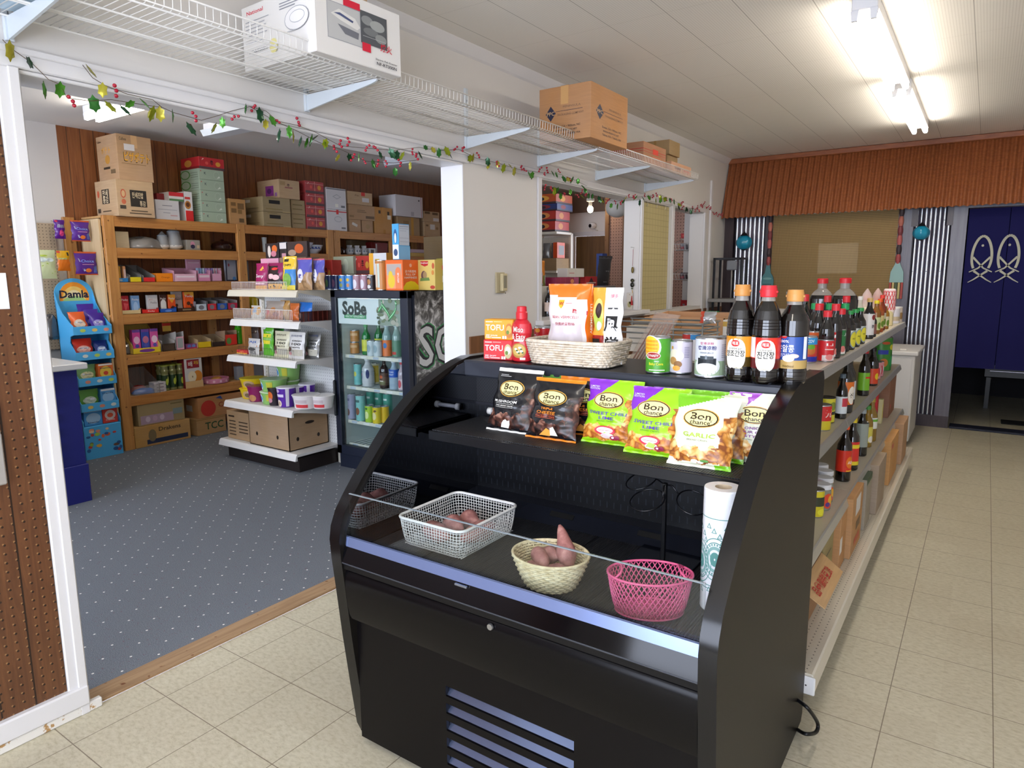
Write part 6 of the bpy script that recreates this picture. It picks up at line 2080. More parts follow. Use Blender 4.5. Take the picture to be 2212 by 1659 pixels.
wl((-3.600, 4.920, 2.370), (-3.600, 5.213, 2.031), Z0, .24, 'tall amber carton with arrow marks beside the three-high stack', 'c#cf9340', [('r', .22, .76, .34, .88, '#3a2c1c'), ('r', .72, .72, .84, .86, '#3a2c1c'), ('r', .72, .56, .92, .72, '#e6e0d2'), ('r', .46, 0, .6, .16, '#b57f34')], zt=2.305, tape='#c08836')
wl((-3.600, 5.305, 2.298), (-3.600, 5.706, 2.032), Z0, .24, 'tan carton with an amber tape line under the white carton', CT3, [('r', .60, 0, .72, 1, '#c2913e'), ('r', .25, .4, .5, .8, '#8f7048')], zt=2.22)
wl((-3.560, 5.238, 2.596), (-3.560, 5.726, 2.321), 2.222, .28, 'white carton with thin red corner lines on the tan taped carton', '#d4d2d6', [('r', .94, 0, .955, 1, '#b84a50'), ('r', .84, .78, .88, .86, '#33333a'), ('r', .55, .05, .66, .25, '#b5b3ba')], zt=2.475)
wl((-3.600, 5.794, 2.258), (-3.600, 6.106, 2.033), Z0, .22, 'tan carton with a white label at the right end, lower', CT2, [('r', .36, .5, .66, .85, '#dedad6'), ('r', .1, .7, .25, .82, '#7c6242'), ('e', .8, .6, .08, .1, '#9c7c54')], zt=2.185)
wl((-3.600, 5.783, 2.437), (-3.600, 6.096, 2.279), 2.187, .22, 'tan carton with two dark labels at the right end, upper', CT2, [('r', .08, .75, .4, .95, '#6a543a'), ('r', .55, .7, .9, .92, '#6a543a'), ('r', .6, .1, .95, .4, '#dedad6')], zt=2.32)
wl((-3.700, 5.323, 2.210), (-3.700, 5.380, 2.044), Z0, .15, 'dark narrow box in the gap beside the amber carton', '#2a2220', name='dark_box', cat='box', zt=2.2)
# ---- second shelf: crockery and wrapped bowls
Z1 = SZT[1] + .001
wl((-3.620, 1.945, 1.872), (-3.620, 2.052, 1.749), Z1, .2, 'plain tan carton by the end post, second timber shelf', 'c#b9a47c', zt=1.875)
CLRP = pm('#b9b6b2', .12, alpha=.5)
def lump(name, label, cat, loc, rx, ry, rz_, mat, seed):
 rnd = random.Random(seed)
 mb = MB()
 n, m = 16, 9
 vs, fs = [], []
 for j in range(m + 1):
  for i in range(n):
   a, b = 2 * PI * i / n, PI / 2 * j / m
   w_ = 1 + .18 * math.sin(3 * a + seed) * math.cos(b) + rnd.uniform(-.06, .06)
   vs.append((rx * w_ * math.cos(a) * math.cos(b) ** .6, ry * w_ * math.sin(a) * math.cos(b) ** .6, rz_ * math.sin(b) * (1 + .1 * math.sin(2 * a))))
 for j in range(m):
  for i in range(n):
   fs.append((j * n + i, j * n + (i + 1) % n, (j + 1) * n + (i + 1) % n, (j + 1) * n + i))
 fs.append(tuple(range(n))[::-1])
 mb.add(vs, fs, mat, True)
 return solo(mb, name, label, cat, loc)
lump('clear_bag', 'crumpled clear plastic bag beside the plain tan carton', 'plastic bag', (-3.72, 2.208, Z1), .12, .17, .10, pm('#8f8b86', .12, coat=.6), 3)
def bowl(label, loc, r, h, col, band=None, name='bowl', flip=False):
 mb = MB()
 p = [(r * .45, 0), (r * .5, h * .08), (r * .8, h * .45), (r, h), (r * .96, h), (r * .74, h * .45), (.001, h * .12)]
 if flip:
  p = [(r, 0), (r * .98, h * .3), (r * .8, h * .7), (r * .5, h * .92), (r * .5, h), (.001, h)]
 mb.lathe(p, pm(col, .15, coat=.5), n=24)
 if band:
  for k in range(9):
   a = -PI * .9 + k * .35
   S = cylmap(r * .93, a0=a)
   mb.ell(S, 0, h * .66, r * .10, h * .14, band, 10)
   mb.ell(S, r * .13, h * .58, r * .05, h * .08, band, 8)
 return solo(mb, name, label, 'bowl', loc, 90)
def wrapped_set(label, y, r, h, hw):
 t = thing('wrapped_set', label, 'tableware', (-3.70, y, Z1))
 mb = MB()
 mb.lathe([(r * .5, 0), (r * .9, .02), (r, .04), (r * .96, .04), (r * .4, .01)], pm('#e6e3dc', .2), n=18)
 mb.obj('dish', t)
 mb = MB()
 mb.lathe([(r * .5, .02), (r * .55, h * .6), (r * .7, h * .78), (r * .4, h * .85)], pm('#aab4bb', .1, coat=.5), n=16)
 mb.obj('cup', t)
 mb = MB()
 mb.lathe([(r * 1.0, .03), (r * .85, h * .5), (r * .7, h * .75), (.006, h * hw)], CLRP, n=12)
 mb.obj('clear_wrap', t)
wrapped_set('small white dish and cup set in clear wrap, second timber shelf', 2.386, .062, .16, 1.)
wrapped_set('larger white cup set in clear wrap right of the small one', 2.490, .078, .21, 1.05)
wl((-3.640, 2.576, 1.842), (-3.640, 2.709, 1.754), Z1, .15, 'clear flat box with a pink flower, second timber shelf', '#9b968a', [('e', .45, .6, .16, .25, '#c98aa0'), ('e', .45, .35, .16, .2, '#33304a'), ('r', .75, .2, .95, .5, '#cdb592')], name='clear_box', cat='box', zt=1.83)
def pot(label, loc, r, h, col):
 t = thing('lidded_pot', label, 'pot', loc)
 mb = MB()
 mb.lathe([(r * .6, 0), (r * .95, h * .2), (r, h * .45), (r * .9, h * .62)], pm(col, .08, coat=.6), n=22)
 mb.obj('pot_body', t)
 mb = MB()
 mb.lathe([(r * .95, h * .62), (r * .7, h * .8), (r * .2, h * .9), (r * .14, h), (.001, h)], pm(col, .08, coat=.6), n=22)
 mb.obj('lid', t)
 return t
pot('dark brown lidded casserole on the second timber shelf', (-3.72, 2.990, Z1), .11, .115, '#2a1410')
mb = MB()
mb.lathe([(.02, 0), (.022, .1), (.026, .15), (.02, .15), (.01, .02)], pm('#c4c8c6', .1, alpha=.6), n=14)
solo(mb, 'glass_tube', 'slim glass vase in front of the second timber shelf boards', 'vase', (-3.66, 3.422, Z1))
bowl('white bowl upside down, left of the blue-patterned bowls', (-3.70, 3.589, Z1), .09, .09, '#d9dadd', flip=True)
bowl('wide blue-patterned china bowl upside down beside its smaller neighbour', (-3.74, 3.867, Z1), .19, .115, '#d3d8e2', '#33488c')
bowl('smaller blue-patterned china bowl at the right of the wide one', (-3.70, 4.069, Z1), .11, .095, '#d3d8e2', '#33488c')
pot('small dark glazed jar, first item right of the double post', (-3.72, 4.472, Z1), .06, .11, '#3a1c18')
for k, (u, lab, c) in enumerate(((755, 'small patterned milk jug on the second timber shelf', '#c9ccd0'), (771, 'small white jug with a round handle on the second timber shelf', '#d9dbdf'), (786, 'white cup with grey print on the second timber shelf', '#c2c6c8'))):
 y = (4.579, 4.694, 4.803)[k]
 t = thing('china_jug', lab, 'jug', (-3.68, y, Z1))
 mb = MB()
 mb.lathe([(.03, 0), (.045, .02), (.046, .06), (.028, .085), (.032, .11), (.028, .11), (.02, .06)], pm(c, .15, coat=.5), n=18)
 for a in (0, .7, -.7):
  mb.ell(cylmap(.047, a0=PI / 2 + a), 0, .045, .010, .014, '#6a7c8c', 8)
 mb.obj('jug_body', t)
 mb = MB()
 mb.tube([(0, .045 + .028 * math.sin(PI * q / 8), .085 - .06 * q / 8) for q in range(9)], .005, pm(c, .15), 6)
 mb.obj('handle', t)
wl((-3.640, 4.856, 1.821), (-3.640, 4.958, 1.759), Z1, .06, 'tiny white and black box right of the china jugs', '#d2d2d4', [('r', .2, .3, .7, .8, '#3a3a40')], name='small_box', cat='box')
wl((-3.750, 4.996, 1.917), (-3.750, 5.272, 1.780), Z1, .14, 'dark red gift box with a white stripe behind the jugs', '#8c2422', [('r', .25, .1, .34, .9, '#d9ccc8'), ('r', 0, 0, 1, .12, '#241414')], name='gift_box', cat='box', zt=1.90)
wl((-3.850, 4.755, 1.938), (-3.850, 5.016, 1.782), Z1, .08, 'olive box at the back of the shelf behind the jugs', 'c#7a6236', name='olive_box', cat='box', zt=1.92)
wl((-3.620, 5.563, 1.807), (-3.620, 5.924, 1.757), Z1, .22, 'yellow folded cloth at the bottom of the folded pair', '#cfb061', name='folded_cloth', cat='cloth', zt=1.785)
wl((-3.620, 5.556, 1.859), (-3.620, 5.945, 1.817), 1.787, .22, 'lilac folded cloth on top of the yellow one', '#b9a5b0', name='folded_cloth', cat='cloth', zt=1.83)
# ---- trays
def tray(a, b, zb, d, label, col, inner, front=(), hf=.45, left_col=None, name='display_tray', zt=None, packs=None, group=None):
 """open display tray facing +x: low printed front, sloping sides, high back"""
 y0, y1 = min(a[1], b[1]), max(a[1], b[1])
 w, h = y1 - y0, (a[2] if zt is None else zt) - zb
 t = thing(name, label, 'display tray', (a[0] - d / 2, (y0 + y1) / 2, zb), 90, group)
 m, mi = pm(col, .45), pm(inner, .5)
 hf = h * hf
 mb = MB()
 e = .003
 mb.box(-w / 2, -d / 2, 0, w / 2, d / 2, e, mi)
 mb.box(-w / 2, -d / 2, 0, w / 2, -d / 2 + e, hf, m)
 mb.box(-w / 2, d / 2 - e, 0, w / 2, d / 2, h, mi)
 for x in (-w / 2, w / 2 - e):
  mb.prism([(-d / 2, 0), (d / 2, 0), (d / 2, h), (-d / 2, hf * 1.4)], 0, x, x + e, pm(left_col, .45) if left_col else mi)
 face_print(mb, fronts(w, d), w, hf, front)
 mb.obj('tray_body', t)
 for q in packs or ():
  (u0, u1, hh, c, its) = q
  pb = MB()
  ww = (u1 - u0) * w
  xc = -w / 2 + (u0 + u1) / 2 * w
  pb.box(xc - ww / 2, -d / 2 + .008, e, xc + ww / 2, -d / 2 + .038, hh, pm(c, .35), .001)
  face_print(pb, lambda o: plane((xc - ww / 2, -d / 2 + .008 - o, 0), (1, 0, 0), (0, 0, 1)), ww, hh, its)
  o = pb.obj('sweet_packet')
  o.parent = None
  o.location = t.location
  o.rotation_euler = t.rotation_euler
  tag(o, q[5] if len(q) > 5 else None, 'packet')
 return t
# Python-level packet helper: (label, y0,y1 from pixels, z, ...) standing individually
def box_at(a, b, zb, d, label, col, front=(), left=(), name='candy_box', cat='box', zt=None, group=None):
 return wl(a, b, zb, d, label, col, front, left, name, cat, zt, group)
Z2 = SZT[2] + .001
tray((-3.600, 1.926, 1.488), (-3.600, 2.006, 1.444), Z2, .16, 'blue-fronted tray by the end post, third timber shelf', '#2f86cc', '#9aa4a8', [('e', .2, .5, .2, .3, '#8fa6b8')], hf=.9)
box_at((-3.630, 1.948, 1.612), (-3.630, 1.963, 1.487), Z2 + .006, .03, 'olive-orange packet in the blue-fronted tray, left one', '#b98a2c', zt=1.585)
box_at((-3.630, 1.982, 1.608), (-3.630, 2.005, 1.487), Z2 + .006, .03, 'peach-orange packet in the blue-fronted tray, right one', '#e0a06a', [('r', .2, .2, .9, .8, '#dfc0b8')], zt=1.585)
tray((-3.600, 2.020, 1.597), (-3.600, 2.116, 1.443), Z2, .30, 'empty grey tray with a yellow front lip, third timber shelf', '#e6d021', '#8f8f8c', hf=.28, zt=1.60)
tray((-3.600, 2.134, 1.598), (-3.600, 2.237, 1.441), Z2, .30, 'empty grey tray with a red front lip, third timber shelf', '#d42a2c', '#9a9a97', hf=.26, zt=1.60)
box_at((-3.610, 2.254, 1.526), (-3.610, 2.404, 1.452), Z2, .12, 'low orange sweet box on the third timber shelf', '#ef8a18', [('t', 'Orange', .55, .5, .3, '#b85a10', .5)])
tray((-3.600, 2.411, 1.555), (-3.600, 2.628, 1.450), Z2, .2, 'pink tray of sweets with scalloped label, third timber shelf', '#e6b9c8', '#d9a5b8', [('r', .1, .55, .9, .75, '#f3e2e8'), ('r', .15, .3, .85, .34, '#d98aa8')], hf=.55, zt=1.575)
box_at((-3.720, 2.605, 1.689), (-3.720, 2.747, 1.571), 1.56, .02, 'pink header card standing behind the pink trays', '#d8a0b6', [('r', .1, .6, .9, .68, '#eccdd8')], name='header_card', cat='card', zt=1.66)
tray((-3.600, 2.641, 1.548), (-3.600, 2.767, 1.449), Z2, .2, 'pink tray holding blue and lilac stick sweets, left of two', '#dd8fb0', '#c58aa4', [('r', .1, .5, .9, .8, '#e9cfd6')], hf=.6, zt=1.57)
tray((-3.600, 2.780, 1.548), (-3.600, 2.882, 1.447), Z2, .2, 'pink tray holding striped stick sweets, right of two', '#dba2ba', '#c58aa4', hf=.6, zt=1.57)
for k in range(9):
 y = 2.679 + (2.907 - 2.679) * k / 8
 mb = MB()
 c = ('#a7c3e0', '#8fb4dc', '#c5d6e8', '#a98cc8', '#b89ad0', '#8c78b8', '#efe8f0', '#d6d0e0', '#efe8f0')[k]
 mb.box(-.01, -.010, 0, .01, .010, .12, pm(c, .35), .001)
 if k > 5:
  mb.rect(plane((.0105, -.01, 0), (0, 1, 0), (0, 0, 1)), .006, 0, .013, .118, '#b0335a')
 solo(mb, 'stick_sweet', ('pale blue' if k < 3 else 'lilac' if k < 6 else 'white striped') + ' stick sweet, ' + ('left', 'middle', 'right')[k % 3] + ' of the three alike', 'sweet', (-3.67, y, Z2 + .004), 0, 'stick sweets in the pink trays')
box_at((-3.640, 2.954, 1.664), (-3.640, 3.068, 1.455), Z2, .03, 'grey clipboard pack with a navy frame behind the second post', '#8e929e', [('r', 0, 0, 1, .06, '#1d2340'), ('r', 0, .94, 1, 1, '#1d2340'), ('r', 0, 0, .1, 1, '#1d2340'), ('e', .3, .72, .08, .07, '#8a3a48'), ('e', .75, .12, .16, .08, '#3f78b8')], name='stationery_pack', cat='pack', zt=1.665)
box_at((-3.750, 3.178, 1.656), (-3.750, 3.284, 1.453), Z2, .05, 'grey pack showing just right of the second post', '#77787c', [('r', .4, .1, .7, .4, '#b5b4ae')], name='stationery_pack', cat='pack', zt=1.65)
# ---- fourth shelf: biscuit-stick boxes
Z3 = SZT[3] + .001
PK = [('t', 'Pocky', .5, .76, .16, '#f6e9e2', .8)]
def pocky(a, b, label, col, extra=(), zt=None, d=.03):
 box_at(a, b, Z3 + .003, d, label, col, list(extra) + PK, zt=zt, group=None, name='biscuit_box')
tray((-3.590, 1.908, 1.176), (-3.590, 2.083, 1.140), Z3, .12, 'cream tray under the red and pale blue biscuit boxes', '#d9bf8a', '#b59a6a', hf=.9, zt=1.215)
pocky((-3.620, 1.937, 1.300), (-3.620, 2.002, 1.167), 'red biscuit stick box nearest the end post', '#c42a34', [('p', [(.5, .05), (.9, .55), (.3, .6)], '#e05a60')], 1.335)
pocky((-3.620, 2.022, 1.298), (-3.620, 2.093, 1.163), 'pale blue biscuit stick box beside the red one', '#7fa8d8', [('e', .5, .35, .3, .3, '#a9c8ea'), ('e', .7, .12, .2, .06, '#e0b69a')], 1.335)
tray((-3.590, 2.091, 1.184), (-3.590, 2.242, 1.135), Z3, .12, 'low red tray with white lettering under the white biscuit box', '#d8281f', '#8c2018', [('t', 'Pocky', .55, .5, .5, '#f6e6de', .4)], hf=.9, zt=1.215)
pocky((-3.630, 2.166, 1.293), (-3.630, 2.259, 1.175), 'white biscuit stick box above the low red tray', '#d9d4d0', [('t', 'Pocky', .6, .55, .16, '#8a7a78', .6), ('r', .2, .72, .5, .75, '#c0404a')], 1.335)
tray((-3.590, 2.250, 1.176), (-3.590, 2.404, 1.131), Z3, .12, 'blue tray under the brown and orange biscuit boxes', '#2458b0', '#1a3c7a', [('e', .5, .4, .2, .3, '#6a94d8')], hf=.9, zt=1.215)
pocky((-3.630, 2.277, 1.289), (-3.630, 2.339, 1.171), 'brown biscuit box with a white arch panel', '#4a2a20', [('r', .1, .02, .9, .5, '#e6e0d8'), ('e', .5, .5, .4, .22, '#e6e0d8')], 1.335)
pocky((-3.630, 2.354, 1.291), (-3.630, 2.421, 1.167), 'orange biscuit box beside the brown arch-panel box', '#e4521c', [('p', [(0, .8), (.5, .5), (1, .8), (1, 1), (0, 1)], '#f0a030'), ('e', .6, .2, .3, .14, '#4a2418')], 1.335)
tray((-3.590, 2.412, 1.173), (-3.590, 2.573, 1.127), Z3, .12, 'brown tray under the tall white and orange biscuit boxes', '#3c241a', '#2a1812', [('r', .3, .3, .8, .7, '#8c7a5a')], hf=.9, zt=1.215)
pocky((-3.680, 2.421, 1.305), (-3.680, 2.515, 1.161), 'tall white biscuit box with dark lettering', '#cfcac4', [('t', 'Pepero', .6, .6, .1, '#3a3434', .6), ('e', .4, .3, .14, .08, '#5a3a2c')], 1.36)
pocky((-3.630, 2.508, 1.308), (-3.630, 2.599, 1.159), 'tall orange biscuit box with brown splashes', '#e8581c', [('p', [(0, .8), (.5, .9), (1, .7), (1, 1), (0, 1)], '#f0b040'), ('e', .4, .4, .2, .1, '#5a2a18'), ('e', .7, .3, .16, .08, '#5a2a18')], 1.355)
for (a, b, lab, c, bk) in (((-3.590, 2.590, 1.220), (-3.590, 2.698, 1.138), 'pale tray with dark blobs, first of four small trays', '#c9d4dc', '#77767a'), ((-3.590, 2.705, 1.220), (-3.590, 2.798, 1.137), 'red-fronted tray with grey badge, second of four small trays', '#d22c38', '#8c8a8a'), ((-3.590, 2.805, 1.221), (-3.590, 2.911, 1.141), 'blue-fronted tray, third of four small trays', '#2a5cb8', '#8c8a8a'), ((-3.590, 2.917, 1.216), (-3.590, 3.021, 1.144), 'crimson-fronted tray, last of four small trays', '#c02448', '#9a9290')):
 tray(a, b, Z3, .26, lab, c, bk, [('e', .5, .5, .25, .35, '#7c7a80')], hf=.55, zt=1.29, left_col=bk)
# ---- fifth shelf
Z4 = SZT[4] + .001
lump('clear_packet', 'dark clear packet at the left end of the fifth timber shelf', 'packet', (-3.68, 2.010, Z4), .06, .09, .11, pm('#5a544e', .1, coat=.6), 5)
t = tray((-3.580, 1.979, 1.046), (-3.580, 2.225, 0.764), Z4, .20, 'yellow display tray holding three toy sweet boxes', '#e8c62a', '#c9a84a', [('e', .5, .5, .28, .3, '#7a3a8a')], hf=.20, zt=1.075)
for k, (lab, c, c2) in enumerate((('pink toy sweet box, left of the three in the yellow tray', '#d84a98', '#f0c0d8'), ('blue toy sweet box, middle of the three in the yellow tray', '#3a4fa8', '#c0708c'), ('pink toy sweet box, right of the three in the yellow tray', '#dd5aa0', '#f0d0e0'))):
 y = 1.979 + .062 + .078 * k
 pack('toy_box', lab, 'box', (-3.65, y, Z4 + .004), .068, .05, .205, c, [('e', .5, .55, .38, .16, c2), ('r', .1, .05, .9, .2, '#e8e0ec'), ('e', .5, .3, .25, .08, '#5a5ab0'), ('r', 0, .88, 1, 1, '#7a4aa0')], rz=90, group=None)
box_at((-3.720, 2.328, 0.979), (-3.720, 2.407, 0.875), 1.0, .01, 'red and yellow leaning header card, fifth timber shelf', '#cf3324', [('r', 0, 0, 1, .55, '#e0b44a'), ('r', 0, .85, 1, 1, '#b8a02a')], name='header_card', cat='card', zt=1.09)
tray((-3.600, 2.247, 0.890), (-3.600, 2.366, 0.774), Z4, .2, 'open white tray in front of the leaning header card', '#4a3a2c', '#b5b1ab', hf=.5, zt=.965)
tray((-3.600, 2.380, 0.887), (-3.600, 2.455, 0.782), Z4, .2, 'white and pink edged tray right of the open white tray', '#e3a8b4', '#b9b6b2', [('r', .15, .15, .85, .9, '#9aa09c')], hf=.9, zt=.965)
box_at((-3.620, 2.479, 0.874), (-3.620, 2.589, 0.777), Z4, .08, 'small packet with blue and pink figures, fifth timber shelf', '#8c4a78', [('e', .3, .5, .16, .4, '#5a78c0'), ('e', .7, .5, .16, .4, '#6a8ac8'), ('r', 0, 0, 1, .3, '#b03a5a')], name='sweet_packet', cat='packet')
tray((-3.600, 2.589, 0.865), (-3.600, 2.722, 0.774), Z4, .16, 'yellow open tray on the fifth timber shelf', '#e2c01c', '#c2a880', hf=.5, zt=.94)
tray((-3.600, 2.735, 0.866), (-3.600, 2.860, 0.788), Z4, .16, 'dark brown open tray right of the yellow one', '#33241c', '#a08a6c', hf=.4, zt=.94)
tray((-3.600, 2.871, 0.873), (-3.600, 3.000, 0.775), Z4, .16, 'red open tray at the right of the brown one', '#cf3020', '#a88a70', [('e', .3, .4, .2, .3, '#5a8a3c')], hf=.8, zt=.96)
bottle('green drinks can-shaped bottle left of the second post', (-3.66, 3.059, Z4), .20, .04, '#3fa01c', '#cfd4d0', None, neck=.8, caph=.06)
bottle('brown tin with a grey wrapper right of the second post', (-3.66, 3.232, Z4), .19, .05, '#6a5a58', '#3a2a24', '#8a8288', neck=.8, caph=.1)
bottle('yellow-capped round pot glimpsed behind the white fence', (-3.66, 3.248, Z3), .16, .05, '#c8b020', '#e0c040', None, neck=.85, caph=.2)
# ---- sixth shelf
Z5 = SZT[5] + .001
t = thing('acrylic_bin', 'clear slanted acrylic bin with packets, sixth timber shelf', 'bin', (-3.72, 2.072, Z5), 90)
AC = pm('#b8b4b0', .08, alpha=.22)
mb = MB()
mb.prism([(-.14, 0), (.12, 0), (.12, .22), (-.14, .08)], 0, -.115, -.112, AC)
mb.prism([(-.14, 0), (.12, 0), (.12, .22), (-.14, .08)], 0, .112, .115, AC)
mb.box(-.115, -.14, 0, .115, -.137, .08, AC)
mb.box(-.115, .117, 0, .115, .12, .22, AC)
mb.obj('bin_wall', t)
lump('red_packet', 'dark red packet inside the slanted acrylic bin', 'packet', (-3.74, 2.076, Z5 + .003), .06, .07, .06, pm('#a8342a', .3), 6)
lump('blue_packet', 'bright blue packet in front inside the acrylic bin', 'packet', (-3.64, 2.077, Z5 + .003), .05, .10, .045, pm('#2468c0', .25), 7)
for k in range(3):
 box_at((-3.600, 2.144, 0.525), (-3.600, 2.252, 0.412), Z5 + .031 * k, .09, 'white wrapped pack, %s of the stack of three' % ('bottom', 'middle', 'top')[k], '#c6c2c4', [('r', .2, .35, .8, .6, '#6a5a6a')], name='wrapped_pack', cat='pack', zt=Z5 + .031 * k + .029, group='white wrapped packs')
for k in range(6):
 y = 2.222 + .052 + .072 * (k % 3)
 x = -3.65 - .075 * (k // 3)
 bottle(('left', 'middle', 'right')[k % 3] + ' green-labelled bottle in the ' + ('front' if k < 3 else 'back') + ' row, sixth timber shelf', (x, y, Z5), .235, .034, '#7c7c4a', '#9aa03a', '#233a1c', [('e', .0, .08, .012, .03, '#a9b83a'), ('e', .012, .1, .006, .03, '#c8d058')], neck=.9, rz=90, group='green-labelled bottles', lz=(.1, .6), caph=.05)
box_at((-3.580, 2.425, 0.726), (-3.580, 2.598, 0.438), Z5, .12, 'white fruit gift box with an orange picture, sixth timber shelf', '#cfc9c2', [('r', .14, .60, .84, .86, '#8c1c24'), ('t', '배', .34, .73, .17, '#e6dcd0'), ('t', '과일', .66, .76, .12, '#e0b83a', .26), ('e', .72, .34, .26, .18, '#d0812c'), ('e', .40, .34, .24, .17, '#e6d6b4'), ('e', .42, .34, .03, .03, '#8a6a3c'), ('r', 0, 0, 1, .2, '#d8b078'), ('r', 0, .2, 1, .205, '#b58a54')], [('r', 0, 0, 1, 1, '#7a1a22')], name='gift_box', cat='box', zt=.775)
t = thing('ring_tray', 'round pink tray on the sixth timber shelf', 'tray', (-3.70, 2.791, Z5))
mb = MB()
mb.lathe([(.10, 0), (.125, .005), (.13, .05), (.122, .05), (.115, .01)], pm('#d88aa6', .4), n=26)
for k in range(13):
 mb.ell(cylmap(.1305, a0=2 * PI * k / 13), 0, .025, .012, .012, '#efc4d2', 8)
mb.obj('tray_body', t)
lump('sweet_packet', 'orange striped packet lying in the round pink tray', 'packet', (-3.69, 2.808, Z5 + .012), .03, .06, .045, pm('#d89a4a', .4), 8)
box_at((-3.660, 3.014, 0.575), (-3.660, 3.082, 0.435), Z5, .06, 'silver packet left of the second post, sixth timber shelf', '#8e949c', name='silver_packet', cat='packet', zt=.60)
box_at((-3.660, 3.166, 0.562), (-3.660, 3.313, 0.404), Z5, .06, 'grey book-like packet right of the second post, sixth timber shelf', '#77767c', [('r', 0, 0, .2, 1, '#b5b2b8')], name='silver_packet', cat='packet', zt=.62)
# ---- floor under the timber shelving
wl((-3.560, 1.919, 0.192), (-3.560, 2.424, -0.117), .006, .36, 'yellow open-top carton on the carpet under the timber shelving', 'c#bf8c34', [('r', .2, .1, .95, .32, '#27304a'), ('t', 'Drakens', .62, .75, .28, '#3a3022', .4), ('e', .3, .5, .07, .3, '#7c6a4a')], zt=.19)
wl((-3.580, 1.969, 0.370), (-3.580, 2.393, 0.078), .192, .33, 'clear-wrapped carton of bottles resting on the yellow carton', '#9f8a62', [('r', .05, .05, .75, .42, '#a890a0'), ('e', .2, .25, .05, .12, '#c8b4c4'), ('e', .35, .25, .05, .12, '#b89ab0'), ('e', .5, .25, .05, .12, '#c8b4c4'), ('r', .74, .3, .95, .55, '#7c8c8c'), ('r', .7, .75, .95, .8, '#7a6a44')], name='wrapped_carton', cat='carton', zt=.40)
wl((-3.560, 2.488, 0.151), (-3.560, 2.788, -0.056), .006, .34, 'tan carton with green letters on the carpet, lower right', 'c#b0813c', [('t', 'TCC', .6, .5, .62, '#1f4a2c', .62), ('r', 0, .9, 1, .94, '#8a6430')], zt=.165)
wl((-3.560, 2.517, 0.279), (-3.560, 3.026, 0.044), .167, .34, 'orange coconut carton on top of the green-lettered one', 'c#b8782c', [('e', .2, .45, .15, .4, '#b8352a'), ('t', 'Coconut', .66, .55, .34, '#8a2a1c', .5), ('p', [(.36, .9), (.5, .8), (.46, 1)], '#2f4a8c')], [('r', .4, .3, .7, .6, '#c9bfae')], zt=.36)
# ------------------------------------------------------------------ tall sweet stand
SKY = pm('#4fb0e6', .4)
sy0, sy1, sxf, sxb = 1.50, 1.795, -3.52, -3.80
t = thing('sweet_stand', 'tall blue cardboard sweet stand with five bays and an arched header', 'display stand', (sxb, (sy0 + sy1) / 2, 0), 90)
W, D = sy1 - sy0, sxf - sxb
mb = MB()
# local: x along width, y: 0 back to -D front
mb.box(-W / 2, -D, 0, W / 2, -.02, .275, SKY, .004)
S = plane((-W / 2, -D - .0005, 0), (1, 0, 0), (0, 0, 1))
rs = random.Random(5)
for k in range(26):
 mb.ell(plane((-W / 2, -D - .0006 - .0001 * k, 0), (1, 0, 0), (0, 0, 1)), rs.uniform(.02, W - .02), rs.uniform(.03, .25), rs.uniform(.012, .026), rs.uniform(.009, .016), rs.choice(['#d8623a', '#e8b04a', '#b8403c', '#6a4a3c', '#9ac04a', '#e89a80', '#2a5c9c', '#f0c8a0']), 10)
mb.obj('base_box', t)
hts = [.275, .425, .635, .848, 1.055]
mb = MB()
mb.box(-W / 2, -.02, .275, W / 2, -.012, 1.30, SKY)
for sg in (-1, 1):
 pr_ = [(-D, .275)]
 for k in range(4):
  z0, z1 = hts[k], hts[k + 1]
  pr_ += [(-D, z0 + .045), (-D + .03, z0 + .075), (-D + .075, z0 + .12), (-D + .06, z1 - .035), (-D, z1 - .02)]
 pr_ += [(-D, 1.105), (-D + .05, 1.13), (-.12, 1.20), (-.05, 1.28), (-.012, 1.38), (-.012, .275)]
 x = sg * W / 2
 mb.prism(pr_, 0, min(x, x - sg * .005), max(x, x - sg * .005), SKY)
mb.obj('side_wings', t)
for k, z in enumerate(hts[:5]):
 mb = MB()
 if k:
  mb.box(-W / 2 + .005, -D, z - .004, W / 2 - .005, -.02, z, SKY)
  mb.box(-W / 2, -D - .002, z - .022, W / 2, -D + .003, z + .045, SKY, .001)
  for q in range(3):
   mb.ell(plane((-W / 2, -D - .0026, 0), (1, 0, 0), (0, 0, 1)), .07 + .09 * q, z + .012, .022, .014, ('#b8d05a', '#e8c86a', '#e0907a', '#dfe6e0')[(k + q) % 4], 10)
 else:
  mb.box(-W / 2 + .005, -D + .01, z, W / 2 - .005, -.02, z + .003, SKY)
 mb.obj('bay_shelf', t)
mb = MB()
n = 28
hp = [(-W / 2, 1.24)] + [(-W / 2 * math.cos(PI * i / n), 1.36 + .125 * math.sin(PI * i / n)) for i in range(n + 1)] + [(W / 2, 1.24)]
mb.prism(hp, 1, -.012, -.006, SKY)
HS = lambda o: plane((0, -.0125 - o, 0), (1, 0, 0), (0, 0, 1))
mb.ell(HS(.0003), 0, 1.33, .115, .125, '#f29a2c', 24)
mb.ell(HS(.0006), 0, 1.32, .088, .10, '#f7d070', 24)
mb.ell(HS(.0009), 0, 1.31, .065, .08, '#f3e2b0', 24)
mb.ell(HS(.0012), 0, 1.29, .09, .05, '#a8d48a', 20)
mb.text('Damla', HS(.0016), 0, 1.355, .085, '#1c2038', .03, .22)
mb.text('GUMMY', HS(.0016), .01, 1.275, .055, '#dfeaf2', .03, .19)
mb.obj('arched_header', t)
gi = 'sweet bags in the blue stand'
